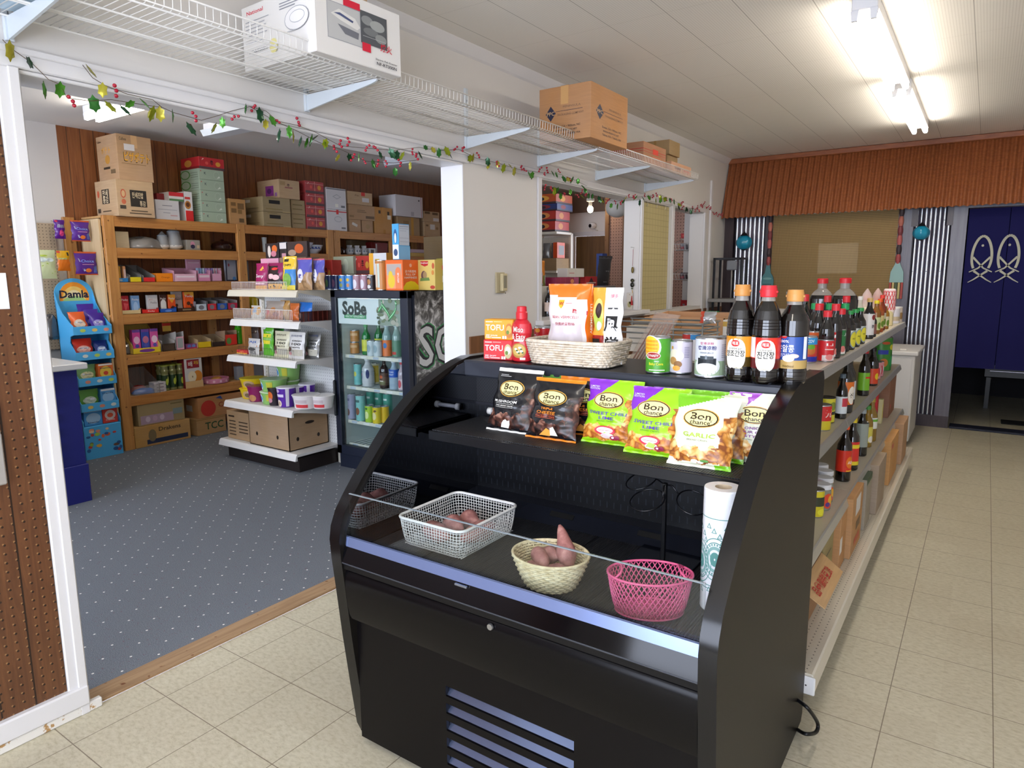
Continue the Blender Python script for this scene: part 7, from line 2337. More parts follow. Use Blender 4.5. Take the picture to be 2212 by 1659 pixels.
def stand_bag(label, ux, z, w, h, col, c2, lean=.3, yoff=.06, txt=None, sd=1):
 its = [('e', .5, .40, .36, .22, c2), ('r', .25, .42, .75, .52, '#e6e6ea')]
 if txt:
  its.append(('t', txt, .5, .47, .08, '#2a2a5a', .4))
 pouch('sweet_bag', label, 'sweet bag', (sxb + D - yoff, (sy0 + sy1) / 2 + ux, z), w, h, .03, col, col, its, 90, gi, sd, lean, nu=10, nv=12)
stand_bag('orange sweet bag in the top bay of the blue stand', -.065, 1.06, .125, .155, '#e3622a', '#f0d9c0', .5, .05, 'Damla', 61)
stand_bag('purple sweet bag at the back of the top bay of the blue stand', .035, 1.085, .13, .19, '#4a2a98', '#8a7ac0', .1, .16, None, 62)
stand_bag('purple sweet bag in the middle of the top bay of the blue stand', .06, 1.07, .12, .16, '#46279a', '#8a7ac0', .3, .11, None, 63)
stand_bag('purple sweet bag at the front of the top bay of the blue stand', .075, 1.06, .125, .14, '#43248f', '#9a90cc', .4, .05, 'Damla', 64)
stand_bag('red sweet bag in the second bay of the blue stand', -.06, .853, .15, .145, '#d43420', '#e8b0a0', .25, .05, 'Damla', 65)
stand_bag('navy sweet bag in the second bay of the blue stand', .08, .853, .11, .12, '#22357c', '#8aa0c8', .4, .05, None, 66)
stand_bag('green sweet bag in the third bay of the blue stand', -.06, .64, .15, .145, '#7aa868', '#e0d8a8', .1, .05, 'Damla', 67)
pack('sweet_box', 'orange and yellow sweet box in the third bay of the blue stand', 'box', (sxb + D - .06, (sy0 + sy1) / 2 + .078, .64), .12, .07, .14, '#e2702c', [('e', .5, .5, .38, .36, '#ecc94a'), ('e', .5, .45, .16, .12, '#d84a3a'), ('r', .05, .9, .95, 1, '#f0e6dc'), ('t', 'Damla', .5, .76, .13, '#2a2a5a', .7)], rz=90, group=gi)
stand_bag('green ringed sweet bag in the fourth bay of the blue stand', -.06, .43, .15, .15, '#5f9a3c', '#c9d8c0', .05, .05, None, 68)
pack('sweet_box', 'blue sweet box with a white flap in the fourth bay of the blue stand', 'box', (sxb + D - .06, (sy0 + sy1) / 2 + .078, .43), .12, .07, .14, '#4a94d0', [('e', .5, .5, .38, .3, '#9ac4e6'), ('r', .05, .88, .95, 1, '#eef2f4'), ('t', 'Damla', .5, .75, .13, '#20306a', .7)], rz=90, group=gi)
pack('sweet_box', 'blue sweet box in the lowest bay of the blue stand', 'box', (sxb + D - .06, (sy0 + sy1) / 2 - .055, .28), .14, .07, .13, '#4a9ad6', [('e', .5, .45, .4, .34, '#a8cce8'), ('r', .02, .88, .98, 1, '#eef2f4'), ('t', 'Damla', .5, .2, .13, '#20306a', .6)], rz=90, group=gi)
pack('sweet_box', 'red sweet box in the lowest bay of the blue stand', 'box', (sxb + D - .06, (sy0 + sy1) / 2 + .078, .28), .12, .07, .135, '#cf3a2c', [('e', .5, .5, .36, .3, '#d8c8c0'), ('e', .5, .48, .2, .14, '#d05030'), ('r', .02, .9, .98, 1, '#f0e6e0'), ('t', 'Damla', .5, .2, .13, '#f4e6de', .6)], rz=90, group=gi)
# ---- bags hanging on the tan pegboard
def hang(label, a, b, col, its, back, sd, th=.045):
 w, h = b[1] - a[1], a[2] - b[2]
 t = thing('hanging_bag', label, 'sweet bag', (a[0] - .02, (a[1] + b[1]) / 2, b[2]), 90, 'bags hanging on the tan pegboard')
 S = pouch('bag_body', None, None, None, w, h, th, col, back, its, seed=sd, lean=0, root=t, nu=12, nv=14, rough=.22)
 mb = MB()
 mb.tube([(0, 0, h - .012), (0, .10, h - .008), (0, a[0] + 3.92, h + .0)], .002, '#8d8f92', 5)
 mb.obj('peg_hook', t)
hang('small purple and pink sweet bag hanging top left on the pegboard', (-3.780, 1.556, 1.955), (-3.780, 1.636, 1.804), '#5a1f86', [('e', .55, .3, .24, .16, '#d03a78'), ('r', .2, .58, .85, .74, '#8a86a0'), ('e', .2, .93, .14, .05, '#d82c50')], '#4a1a70', 71)
choice = lambda: [('r', 0, .0, 1, .05, '#c8561c'), ('r', 0, .93, 1, 1, '#c8561c'), ('t', 'Choice', .54, .60, .17, '#7fa0f0', .62), ('r', .28, .44, .82, .47, '#c98ab0'), ('e', .55, .20, .14, .09, '#e0762c'), ('p', [(.1, .72), (.14, .70), (.42, .18), (.34, .16)], '#b8b4d0'), ('p', [(.78, .1), (.95, .1), (.95, .4), (.80, .35)], '#4a5aa8')]
hang('purple sweet bag with orange ends, upper of the two on the pegboard', (-3.720, 1.653, 1.954), (-3.720, 1.796, 1.786), '#582a8a', choice(), '#4a2478', 72)
hang('purple sweet bag with orange ends, lower of the two on the pegboard', (-3.680, 1.639, 1.701), (-3.680, 1.810, 1.511), '#542887', choice(), '#4a2478', 73)
hang('large pale green sweet bag hanging left on the pegboard', (-3.600, 1.319, 1.705), (-3.600, 1.470, 1.483), '#cfd9a8', [('p', [(.25, .45), (.55, .55), (.92, .25), (.75, .18)], '#9cc01c'), ('e', .35, .66, .18, .08, '#d9e6e2'), ('e', .68, .66, .2, .07, '#d9e6e2'), ('e', .4, .8, .2, .03, '#b8cf4a')], '#bccb94', 74)
hang('small yellow and orange sweet bag beside the pale green one', (-3.700, 1.519, 1.706), (-3.700, 1.615, 1.545), lambda x, z: pm('#e6b01c', .25) if z > .55 else pm('#e87a1c', .25), [('r', .05, .56, .7, .64, '#b8b870'), ('r', .75, .75, .9, .92, '#2a2418'), ('e', .12, .93, .14, .05, '#d8362c')], '#d88a1c', 75)
lump('utensil_bundle', 'hanging bundle of shiny dark utensils in clear wrap on the pegboard', 'bundle', (-3.80, 1.457, 0.994), .04, .06, .19, pm('#5c5856', .12, .5, coat=.5), 9)
# ---- blue counter
NV = pm('#1f2470', .45)
t = thing('counter', 'dark blue counter with white top and white louvred side, by the left casing', 'counter', (-3.1, .60, 0))
mb = MB()
mb.box(-.78, -.45, .02, .62, .37, .90, NV)
mb.box(.62, .29, 0, .68, .44, .90, NV, .003)
mb.box(-.78, .37, 0, .62, .44, .28, NV)
mb.box(.665, .285, 0, .70, .445, .26, NV, .004)
mb.obj('counter_body', t)
mb = MB()
mb.box(-.82, -.5, .905, .80, .46, .945, pm('#d8d5d0', .35), .006)
mb.obj('counter_top', t)
for k in range(8):
 z = .115 + .095 * k
 mb = MB()
 mb.prism([(.62, z), (.70, z - .012), (.70, z + .028), (.62, z + .040)], 1, -.40, .285, pm('#d6d6d8', .35))
 mb.obj('louvre_slat', t)
 mb = MB()
 if z > .28:
  mb.prism([(.375, z), (.435, z - .012), (.435, z + .028), (.375, z + .040)], 0, -.70, .60, pm('#d6d6d8', .35))
  mb.obj('louvre_slat', t)
# ------------------------------------------------------------------ white end-cap shelving
EW = pm('#dedcd8', .38)
EX0, EX1, EYB = -2.60, -1.735, 2.625
t = thing('display_shelving', 'white pegboard-backed store shelving with five shelves facing the opening', 'shelving', (-2.17, 2.45, 0))
def ep(mb, n, p=t):
 o = mb.obj(n, p)
 o.location = (2.17, -2.45, 0)
 return o
mb = MB()
mb.box(EX0, EYB, .1, EX1, EYB + .02, 1.39, m_pegboard('white_pegboard', '#d8d9d8', '#77777a', 'xz', .0254, .0032))
ep(mb, 'back_panel')
for x in (EX0 - .03, EX1 - .01):
 mb = MB()
 mb.box(x, EYB - .01, 0, x + .035, EYB + .04, 1.395, pm('#d5d0c2', .4))
 for k in range(40):
  mb.box(x + .012, EYB - .0105, .2 + .0295 * k, x + .018, EYB - .0095, .212 + .0295 * k, '#8a8474')
 ep(mb, 'upright')
mb = MB()
mb.box(EX0 - .1, EYB + .02, .1, EX1, EYB + .42, 1.36, EW)
ep(mb, 'rear_unit')
mb = MB()
mb.box(-2.68, 2.245, .0, -1.76, EYB, .115, pm('#241d1b', .4))
ep(mb, 'kick_base')
for k, (z, yf, x0, x1) in enumerate(((.158, 2.205, -2.72, -1.725), (.495, 2.20, EX0, EX1), (.862, 2.255, EX0, EX1), (1.150, 2.305, EX0, EX1), (1.385, 2.30, EX0, EX1))):
 mb = MB()
 sm = pm('#d2cbb9', .4) if k == 4 else EW
 mb.box(x0, yf, z - .02, x1, EYB, z, sm)
 mb.prism([(yf, z + .001), (yf - .012, z - .012), (yf - .022, z - .05), (yf, z - .05)], 0, x0, x1, sm)
 if k:
  mb.prism([(yf + .03, z - .02), (EYB, z - .02), (EYB, z - .10), (yf + .2, z - .05)], 0, x1 - .004, x1, sm)
  mb.prism([(yf + .03, z - .02), (EYB, z - .02), (EYB, z - .10), (yf + .2, z - .05)], 0, x0, x0 + .004, sm)
 ep(mb, 'shelf')
def fence(label_part, z, yf, x0, x1, h, step, mat, r):
 mb = MB()
 n = int((x1 - x0) / step)
 for k in range(n + 1):
  x = x0 + (x1 - x0) * k / n
  mb.tube([(x, yf, z + .002), (x, yf, z + h)], r, mat, 4)
 mb.tube([(x0, yf, z + h), (x1, yf, z + h)], r, mat, 5)
 mb.tube([(x0, yf, z + .006), (x1, yf, z + .006)], r, mat, 5)
 ep(mb, label_part)
FWH = pm('#e3e0da', .35)
fence('wire_fence', 1.386, 2.315, EX0 + .02, EX1 - .15, .062, .018, FWH, .0022)
fence('wire_fence', 1.151, 2.32, EX0 + .01, EX1 - .11, .085, .018, FWH, .0026)
fence('wire_fence', .863, 2.27, EX0 + .12, EX1 - .05, .075, .022, pm('#3a3a3c', .4), .0012)
mb = MB()
mb.box(EX1 - .015, 2.32, 1.152, EX1 - .010, EYB - .01, 1.228, pm('#4a1c14', .2, alpha=.85))
for k in range(6):
 mb.box(EX1 - .009, 2.34 + .045 * k, 1.152, EX1 - .007, 2.35 + .045 * k, 1.228, '#6a2c20')
ep(mb, 'side_fence')
mb = MB()
for k in range(14):
 mb.tube([(EX1 - .01, 2.34 + .02 * k, .496), (EX1 - .01, 2.34 + .02 * k, .57)], .0013, pm('#3a3a3c', .4), 4)
mb.tube([(EX1 - .01, 2.34, .57), (EX1 - .01, 2.6, .57)], .0016, pm('#3a3a3c', .4), 4)
ep(mb, 'side_fence')
def el(a, b, zb, label, col, th=.05, its=(), lean=.1, sd=1, name='snack_bag', cat='snack bag', group=None, back=None, rough=.25, rz=0):
 x0, x1 = min(a[0], b[0]), max(a[0], b[0])
 return pouch(name, label, cat, ((x0 + x1) / 2, a[1] + th / 2, zb), x1 - x0, a[2] - zb, th, col, back or (col if isinstance(col, str) else '#888888'), its, rz, group, sd, lean, nu=14, nv=18, rough=rough)
def eb(a, b, zb, d, label, col, front=(), right=(), name='food_box', cat='box', zt=None, group=None, rz=0, top=()):
 x0, x1 = min(a[0], b[0]), max(a[0], b[0])
 return pack(name, label, cat, ((x0 + x1) / 2, a[1] + d / 2, zb), x1 - x0, d, (zt or a[2]) - zb, col, front, right, rz=rz, group=group, top=top)
z = 1.388
el((-2.366, 2.360, 1.594), (-2.219, 2.360, 1.409), z, 'magenta crisps bag at the left of the top white shelf', '#9c1f5c', .05, [('p', [(.5, .72), (.85, .72), (.7, .9)], '#efb03c'), ('t', 'Zeny', .5, .5, .16, '#f0e2ea', .7), ('r', .1, .2, .9, .25, '#f0c8dc'), ('r', 0, 0, 1, .16, '#e6a23c')], .1, 81)
el((-2.240, 2.380, 1.595), (-2.050, 2.380, 1.409), z, 'dark crisps bag with pink lettering on the top white shelf', lambda x, zz: pm('#8a1d52', .25) if x + zz * .6 > 1.2 or zz > .88 else pm('#2a1a1e', .25), .05, [('e', .55, .78, .2, .05, '#d8302c'), ('e', .35, .5, .24, .1, '#eebfc4'), ('e', .68, .46, .22, .1, '#eebfc4'), ('r', 0, 0, 1, .22, '#e6a83c')], .1, 82, back='#2a1a1e')
el((-2.029, 2.360, 1.641), (-1.867, 2.360, 1.410), z, 'yellow and blue corn snack bag on the top white shelf', lambda x, zz: pm('#e9c23a', .25) if zz > .62 or x < .3 else pm('#3f86c8', .25), .05, [('p', [(.1, .66), (.95, .72), (.9, .95), (.15, .98)], '#eee6b0'), ('r', .15, .84, .5, .92, '#2a2418'), ('t', 'CHIPS', .45, .74, .09, '#2a2418', .55), ('e', .5, .3, .3, .2, '#7aaa4a'), ('r', 0, 0, 1, .14, '#e8d85a')], .1, 83, back='#e0b02c')
for k, (lab, a, b) in enumerate((('blue cellophane bag of twisted biscuits, left of two', (-1.836, 2.350, 1.623), (-1.669, 2.350, 1.394)), ('blue cellophane bag of twisted biscuits, right of two', (-1.718, 2.400, 1.618), (-1.590, 2.400, 1.394)))):
 el(a, b, z, lab, lambda x, zz: pm('#5a58b0', .2) if zz > .5 + .08 * math.sin(9 * x) else pm('#b08c64', .25), .06, [('e', .34, .45, .26, .22, '#e3e0ea'), ('r', .25, .38, .45, .5, '#4a489c'), ('r', 0, .955, 1, 1, '#c85a6c')] + [('r', .2 + .1 * q, .04, .24 + .1 * q, .3, '#8c6a44') for q in range(6)], .05, 84 + k, back='#7a6a90', group='twisted biscuit bags')
eb((-2.510, 2.600, 1.724), (-2.337, 2.600, 1.618), 1.639, .03, 'dark noodle box with an egg picture, left of the two behind the bags', '#2a2224', [('e', .7, .62, .2, .25, '#cf6a2c'), ('e', .62, .3, .2, .2, '#c07a8c'), ('e', .3, .45, .12, .4, '#d5ccc4')], zt=1.76)
eb((-2.321, 2.600, 1.718), (-2.236, 2.600, 1.617), 1.64, .03, 'white-labelled dark strip between the two noodle boxes', '#2c2426', [('r', .0, .6, 1, 1, '#d6d0d0'), ('r', .3, 0, .9, .3, '#b88a98')], zt=1.76)
eb((-2.226, 2.600, 1.723), (-1.981, 2.600, 1.637), 1.64, .03, 'dark noodle box with an orange bowl, right of the two behind the bags', '#3a2e2c', [('e', .6, .55, .22, .3, '#c05a24'), ('e', .25, .3, .2, .2, '#a08a78')], zt=1.765)
eb((-2.471, 2.520, 1.616), (-2.240, 2.520, 1.443), z, .13, 'pink-topped carton behind the magenta and dark bags', '#d69ab4', [('r', .1, .1, .9, .8, '#8a4a60')], zt=1.635)
eb((-2.224, 2.520, 1.612), (-1.898, 2.520, 1.443), z, .13, 'brown carton hidden behind the corn snack bag, under the dark boxes', 'c#8a6a4a', zt=1.638)
# second white shelf
z = 1.152
el((-2.446, 2.360, 1.260), (-2.301, 2.360, 1.189), z, 'white and orange packet at the left behind the white fence', '#e6dfd2', .04, [('e', .2, .6, .16, .3, '#e89a3c'), ('e', .8, .6, .16, .3, '#e8a84a'), ('r', .3, .5, .7, .8, '#8ab0d8')], .1, 91)
el((-2.318, 2.380, 1.298), (-2.085, 2.380, 1.158), z, 'clear bag of mixed snacks behind the white fence', lambda x, zz: pm('#b5a89c', .15) if zz > .5 else pm('#c07a52', .25), .07, [('e', .3, .4, .12, .14, '#c9423c'), ('e', .6, .5, .14, .18, '#d0905a'), ('e', .75, .3, .12, .14, '#8c4a38')], .2, 92, back='#a8988a')
el((-2.159, 2.420, 1.303), (-2.041, 2.420, 1.157), z, 'clear bag of yellow crackers right of the mixed snacks', '#c99a58', .05, [('r', .2, .2, .5, .9, '#dfb878')], .1, 93)
el((-2.014, 2.400, 1.284), (-1.902, 2.400, 1.162), z, 'orange packet behind the white fence', '#d8743a', .05, [('p', [(.1, .2), (.9, .3), (.5, .9)], '#e0a060')], .1, 94)
el((-1.939, 2.420, 1.292), (-1.758, 2.420, 1.166), z, 'bright blue biscuit packet tilted behind the white fence', '#2872c8', .05, [('p', [(.0, .5), (.5, .62), (.5, .75), (0, .68)], '#c8404a'), ('r', .1, .1, .8, .4, '#dfd2c0')], .1, 95, rz=-8)
# third white shelf
z = .864
eb((-2.615, 2.340, 0.895), (-2.475, 2.340, 0.842), z, .06, 'small red snack pack lying at the left of the pouch shelf', '#c23030', [('r', 0, 0, 1, .3, '#e0a83c'), ('e', .5, .6, .2, .2, '#e07050')])
pl = lambda *a: None
el((-2.496, 2.340, 0.993), (-2.339, 2.340, 0.843), z, 'slim white pouch with blue letters on the third white shelf', '#cfccc8', .04, [('t', 'AJI', .45, .78, .16, '#2a62b0', .6), ('p', [(.1, .55), (.9, .5), (.9, .6), (.1, .63)], '#d87a3a'), ('e', .5, .35, .3, .1, '#4a4a48'), ('r', .3, .05, .8, .25, '#8c8c88')], .15, 101)
el((-2.316, 2.360, 1.100), (-2.181, 2.360, 0.840), z, 'bright green pouch with yellow panels on the third white shelf', '#5fb52a', .05, [('r', .05, .62, .9, .74, '#e6d82c'), ('r', .05, .40, .85, .52, '#e6d82c'), ('t', 'organic', .65, .80, .06, '#e6f0dc', .5), ('r', .05, .53, .9, .60, '#8fc060'), ('e', .2, .93, .14, .05, '#e6e6e2')], .05, 102)
el((-2.303, 2.450, 1.099), (-2.162, 2.450, 0.832), z, 'dark green pouch behind the bright green one', '#2f7a2c', .04, (), .05, 103)
kn = lambda dark: [('t', '코리안넛츠' if not dark else '코리안백', .5, .86, .08, '#33406a' if dark else '#2e2a22', .7), ('t', 'KOREAN', .60, .68, .075, '#26241f', .55), ('t', '100', .60, .56, .12, '#26241f', .55), ('t', 'NUTS', .6, .44, .08, '#26241f', .5), ('r', .35, .12, .95, .36, '#b8b4a4'), ('e', .2, .36, .12, .1, '#5a4438'), ('e', .22, .2, .1, .07, '#c08a8c')]
el((-2.141, 2.330, 1.068), (-1.956, 2.330, 0.850), z, 'cream pouch of Korean nuts on the third white shelf', '#d8d3b4', .05, kn(False), .12, 104)
el((-1.964, 2.330, 1.068), (-1.773, 2.330, 0.852), z, 'white pouch beside the cream one on the third white shelf', '#d6d4d0', .05, kn(True), .12, 105)
el((-1.855, 2.400, 1.068), (-1.693, 2.400, 0.857), z, 'silver-grey pouch at the right end of the third white shelf', lambda x, zz: pm('#8c8c8a', .2, .6), .05, kn(True), .18, 106, back='#77777a')
# fourth white shelf: noodle bowls and cups
z = .497
def cup(a, b, zb, zt, label, col, lid, its=(), taper=.8, group=None, name='noodle_cup'):
 x0, x1 = min(a[0], b[0]), max(a[0], b[0])
 r = (x1 - x0) / 2
 h = zt - zb
 t = thing(name, label, 'noodle cup', ((x0 + x1) / 2, a[1] + r, zb), 0, group)
 mb = MB()
 c = pm(col, .35)
 mb.lathe([(r * taper * .96, 0), (r * taper, .004), (r * .97, h * .93)], c, n=20)
 for i, it in enumerate(its):
  S = lambda u, v, i=i: (lambda q: Vector((q * math.sin(u / r), -q * math.cos(u / r), v * h)))(r * (taper + (.97 - taper) * v / .93) + .0006 + .0003 * i)
  if it[0] == 'r':
   mb.rect(S, it[1] * r, it[2], it[3] * r, it[4], it[5], nu=6)
  elif it[0] == 'e':
   mb.ell(S, it[1] * r, it[2], it[3] * r, it[4], it[5], rings=2)
  else:
   mb.text(it[1], S, it[2] * r, it[3], 1, it[5], w=it[6] * r) if False else None
 mb.obj('cup_body', t)
 mb = MB()
 mb.lathe([(r * .97, h * .93), (r * 1.02, h * .94), (r * 1.02, h * .985), (r * .95, h)], pm(lid, .3), n=20)
 mb.obj('lid', t)
 return t
yb = [('e', .5, .45, .5, .35, '#c9a880'), ('e', .5, .4, .3, .2, '#7c6a4a')]
cup((-2.602, 2.280, 0.555), (-2.386, 2.280, 0.510), z, z + .085, 'yellow noodle bowl, lower of the stacked pair at the left', '#e6c61c', '#e8cf2a', yb, .8, 'yellow noodle bowls')
cup((-2.594, 2.280, 0.626), (-2.373, 2.280, 0.576), z + .086, z + .17, 'yellow noodle bowl, upper of the stacked pair at the left', '#e6c61c', '#d8c82a', yb, .8, 'yellow noodle bowls')
cup((-2.416, 2.240, 0.604), (-2.260, 2.240, 0.521), z, z + .125, 'maroon noodle bowl between the yellow and green stacks', '#8a1f5a', '#7a1a50', [('e', .3, .25, .5, .22, '#c08a5a'), ('e', -.4, .6, .2, .1, '#e6d2dc')], .8)
gb = [('e', -.5, .5, .42, .36, '#e0eef4'), ('e', -.5, .5, .36, .2, '#3a9ad8'), ('r', .3, .3, .8, .8, '#c8c23a')]
cup((-2.236, 2.220, 0.586), (-2.031, 2.220, 0.529), z, z + .10, 'green noodle bowl, lower of the front green pair', '#8fc06a', '#d8e6cc', gb, .82, 'green noodle bowls')
cup((-2.229, 2.220, 0.657), (-2.018, 2.220, 0.606), z + .101, z + .20, 'green noodle bowl, upper of the front green pair', '#8fc06a', '#9ab88c', gb, .82, 'green noodle bowls')
cup((-2.289, 2.420, 0.637), (-2.105, 2.420, 0.569), z, z + .16, 'green noodle bowl, lower of the rear green pair', '#8fc06a', '#d8e6cc', gb, .82, 'green noodle bowls')
cup((-2.287, 2.420, 0.721), (-2.092, 2.420, 0.653), z + .161, z + .29, 'green noodle bowl, upper of the rear green pair by the pegboard', '#8fc06a', '#a8b8a0', gb, .82, 'green noodle bowls')
cup((-2.110, 2.225, 0.623), (-2.004, 2.225, 0.527), z, z + .14, 'black noodle cup with an orange burst picture', '#2a2226', '#1d181a', [('e', .1, .55, .5, .25, '#d86a24'), ('e', .0, .3, .5, .14, '#c88a98')], .82)
pc_ = [('e', -.25, .82, .35, .09, '#c8b0d0'), ('r', -.5, .52, .6, .66, '#d9cfe6'), ('e', -.1, .2, .4, .18, '#e0d2c0'), ('e', -.1, .2, .22, .10, '#b89a80'), ('r', .85, .05, 1.25, .95, '#cfcbd4')]
cup((-2.004, 2.220, 0.633), (-1.862, 2.220, 0.532), z, z + .155, 'purple noodle cup at the front of the purple three', '#57279a', '#e0dce6', pc_, .8, 'purple noodle cups')
cup((-2.017, 2.340, 0.630), (-1.889, 2.340, 0.550), z, z + .145, 'purple noodle cup in the middle of the purple three', '#57279a', '#e0dce6', pc_, .8, 'purple noodle cups')
cup((-1.991, 2.420, 0.625), (-1.861, 2.420, 0.563), z, z + .155, 'purple noodle cup at the back of the purple three', '#57279a', '#e0dce6', pc_, .8, 'purple noodle cups')
wb_ = [('r', -.1, .12, 1.0, .36, '#cf3a40'), ('r', -.95, .3, -.35, .8, '#4a5a68'), ('r', -.1, .45, .9, .7, '#c8b8ba')]
cup((-1.864, 2.235, 0.601), (-1.653, 2.235, 0.537), z, z + .105, 'low white noodle bowl with a red band, nearer of two', '#dcd6d4', '#e6e2de', wb_, .82, 'low white noodle bowls', 'noodle_bowl')
cup((-1.743, 2.320, 0.610), (-1.563, 2.320, 0.547), z, z + .10, 'low white noodle bowl with a red band, farther of two', '#dcd6d4', '#e6e2de', wb_, .82, 'low white noodle bowls', 'noodle_bowl')
# base: cartons
z = .160
t = thing('open_carton', 'open tan carton with round hand holes on the white base shelf', 'carton', (-2.09, 2.415, z), 0)
DD, HH = .38, .305
WW = .50
mb = MB()
CC = card('#a9865c')
for (a, b, c, d) in ((-WW / 2, -DD / 2, WW / 2, -DD / 2 + .006), (-WW / 2, DD / 2 - .006, WW / 2, DD / 2), (-WW / 2, -DD / 2, -WW / 2 + .006, DD / 2), (WW / 2 - .006, -DD / 2, WW / 2, DD / 2)):
 mb.box(a, b, 0, c, d, HH, CC)
mb.box(-WW / 2, -DD / 2, 0, WW / 2, DD / 2, .006, CC)
S = plane((-WW / 2, -DD / 2 - .0008, 0), (1, 0, 0), (0, 0, 1))
SR = plane((WW / 2 + .0008, -DD / 2, 0), (0, 1, 0), (0, 0, 1))
for u in (.10, .36):
 mb.ell(S, u, .095, .013, .016, '#2a2018')
for u in (.08, .28):
 mb.ell(SR, u, .085, .013, .016, '#2a2018')
mb.ell(SR, .20, .20, .045, .012, '#2a2018')
mb.obj('box_body', t)
mb = MB()
mb.box(-WW / 2 + .03, -DD / 2 + .03, .006, WW / 2 - .03, DD / 2 - .03, .24, pm('#5a6470', .3))
q = mb.obj('plastic_liner', t)
pack('carton', 'tan carton with lines of dark print at the left of the white base shelf', 'carton', (-2.53, 2.42, z), .30, .34, .235, 'c#b08a58', [('r', .08, .78, .35, .84, '#3a2c20')] + [('r', .1, .62 - .12 * k, .4, .66 - .12 * k, '#4a3a2a') for k in range(5)] + [('r', .55, .62 - .12 * k, .95, .66 - .12 * k, '#4a3a2a') for k in range(4)], top=[('r', 0, .46, 1, .54, '#8f6e44')])
# ------------------------------------------------------------------ drinks fridge
FY0, FX0, FX1, FH = 2.52, -1.645, -.845, 1.385
FRM = pm('#1d2230', .3)
t = thing('drinks_fridge', 'dark glass-door drinks fridge with a green logo sign and rock-print side', 'fridge', ((FX0 + FX1) / 2, FY0 + .36, 0))
FXC = (FX0 + FX1) / 2
def fp(mb, n, p=t):
 o = mb.obj(n, p)
 if p is t:
  o.location = (-FXC, -FY0 - .36, 0)
 return o
WI = pm('#c5d2d0', .35)
mb = MB()
mb.box(FX0, FY0 + .05, .1, FX0 + .03, FY0 + .72, FH, FRM)
mb.box(FX1 - .03, FY0 + .05, .0, FX1, FY0 + .72, FH, FRM)
mb.box(FX0, FY0 + .69, .0, FX1, FY0 + .72, FH, FRM)
mb.box(FX0, FY0 + .05, FH - .03, FX1, FY0 + .72, FH, FRM)
mb.box(FX0, FY0 + .03, .0, FX1, FY0 + .72, .13, FRM)
fp(mb, 'cabinet_body')
mb = MB()
mb.box(FX0 + .031, FY0 + .66, .13, FX1 - .031, FY0 + .689, FH - .031, WI)
mb.box(FX0 + .031, FY0 + .06, .13, FX0 + .05, FY0 + .66, FH - .031, WI)
mb.box(FX1 - .05, FY0 + .06, .13, FX1 - .031, FY0 + .66, FH - .031, WI)
mb.box(FX0 + .031, FY0 + .06, .131, FX1 - .031, FY0 + .66, .15, WI)
mb.box(FX0 + .031, FY0 + .06, FH - .06, FX1 - .031, FY0 + .66, FH - .031, WI)
fp(mb, 'inner_lining')
g = NG('rock_print')
m1 = g.noise(g.mapped((1, 3.2, 3.2), (.5, 0, 0)), 2.2, 8, .72, 1.6)
c = g.ramp(m1, [(.36, '#1b1917'), (.47, '#54504c'), (.55, '#8d8a86'), (.62, '#d6d3d0'), (.7, '#3a3634')])
M_ROCK = g.out(c, .35)
mb = MB()
mb.box(FX1, FY0 + .07, .02, FX1 + .002, FY0 + .715, FH - .005, M_ROCK)
SP = lambda o: plane((FX1 + .0022 + o, FY0 + .07, 0), (0, 1, 0), (0, 0, 1))
for (o_, b_, cc) in ((0, .075, '#2f8a48'), (.0004, .055, '#141414'), (.0008, .012, '#c9c7c4')):
 mb.text('SO', SP(o_), .26, .985, .40, pm(cc, .4), b_, .46)
 mb.text('BE', SP(o_), .26 + .42, 1.04, .40, pm(cc, .4), b_, .4) if False else None
mb.ell(SP(.0012), .405, .99, .085, .10, '#141414')
mb.pd(SP(.0016), [(.375, .995), (.41, 1.03), (.44, .99), (.405, .955)], '#c9c7c4')
fp(mb, 'side_graphic')
mb = MB()
a, b = FX0 + .003, FX1 - .003
for (x0, x1, z0, z1) in ((a, a + .055, .12, FH), (b - .075, b, .12, FH), (a, b, FH - .055, FH), (a, b, .12, .19)):
 mb.box(x0, FY0, z0, x1, FY0 + .045, z1, FRM, .004)
door = fp(mb, 'door')
mb = MB()
mb.box(a + .055, FY0 + .016, .19, b - .075, FY0 + .020, FH - .055, M_GLASS)
g_ = fp(mb, 'door_glass', door)
mb = MB()
mb.box(a + .012, FY0 - .03, .42, a + .03, FY0, .70, pm('#15161c', .3), .008)
fp(mb, 'door_handle', door)
mb = MB()
sx0, sx1, sz0, sz1 = a + .06, b - .08, 1.135, FH - .06
mb.box(sx0, FY0 + .021, sz0, sx1, FY0 + .026, sz1, pm('#dfe9e8', .4))
SS = lambda o: plane((sx0, FY0 + .0205 - o, sz0), (1, 0, 0), (0, 0, 1))
w_, h_ = sx1 - sx0, sz1 - sz0
mb.text('SoBe', SS(.0004), .27 * w_, .62 * h_, .135, '#8a9490', .05, .40 * w_)
mb.text('SoBe', SS(.0010), .27 * w_, .62 * h_, .135, '#2a3a36', .03, .39 * w_)
mb.rect(SS(.0004), .10 * w_, .22 * h_, .46 * w_, .38 * h_, '#2f9a5c')
mb.text('HEALTHY REFRESHMENT', SS(.0010), .28 * w_, .30 * h_, .024, '#cfe6d6', .01, .32 * w_)
mb.rect(SS(.0004), .66 * w_, 0, w_, h_, '#8a9a8a', 1)
rs = random.Random(4)
for k in range(30):
 mb.ell(SS(.0006 + .0001 * k), rs.uniform(.64, .99) * w_, rs.uniform(.06, .95) * h_, rs.uniform(.01, .035), rs.uniform(.008, .02), rs.choice(['#6a7a5a', '#4a5a44', '#a8a898', '#8a8470', '#c8cfc4']), 8)
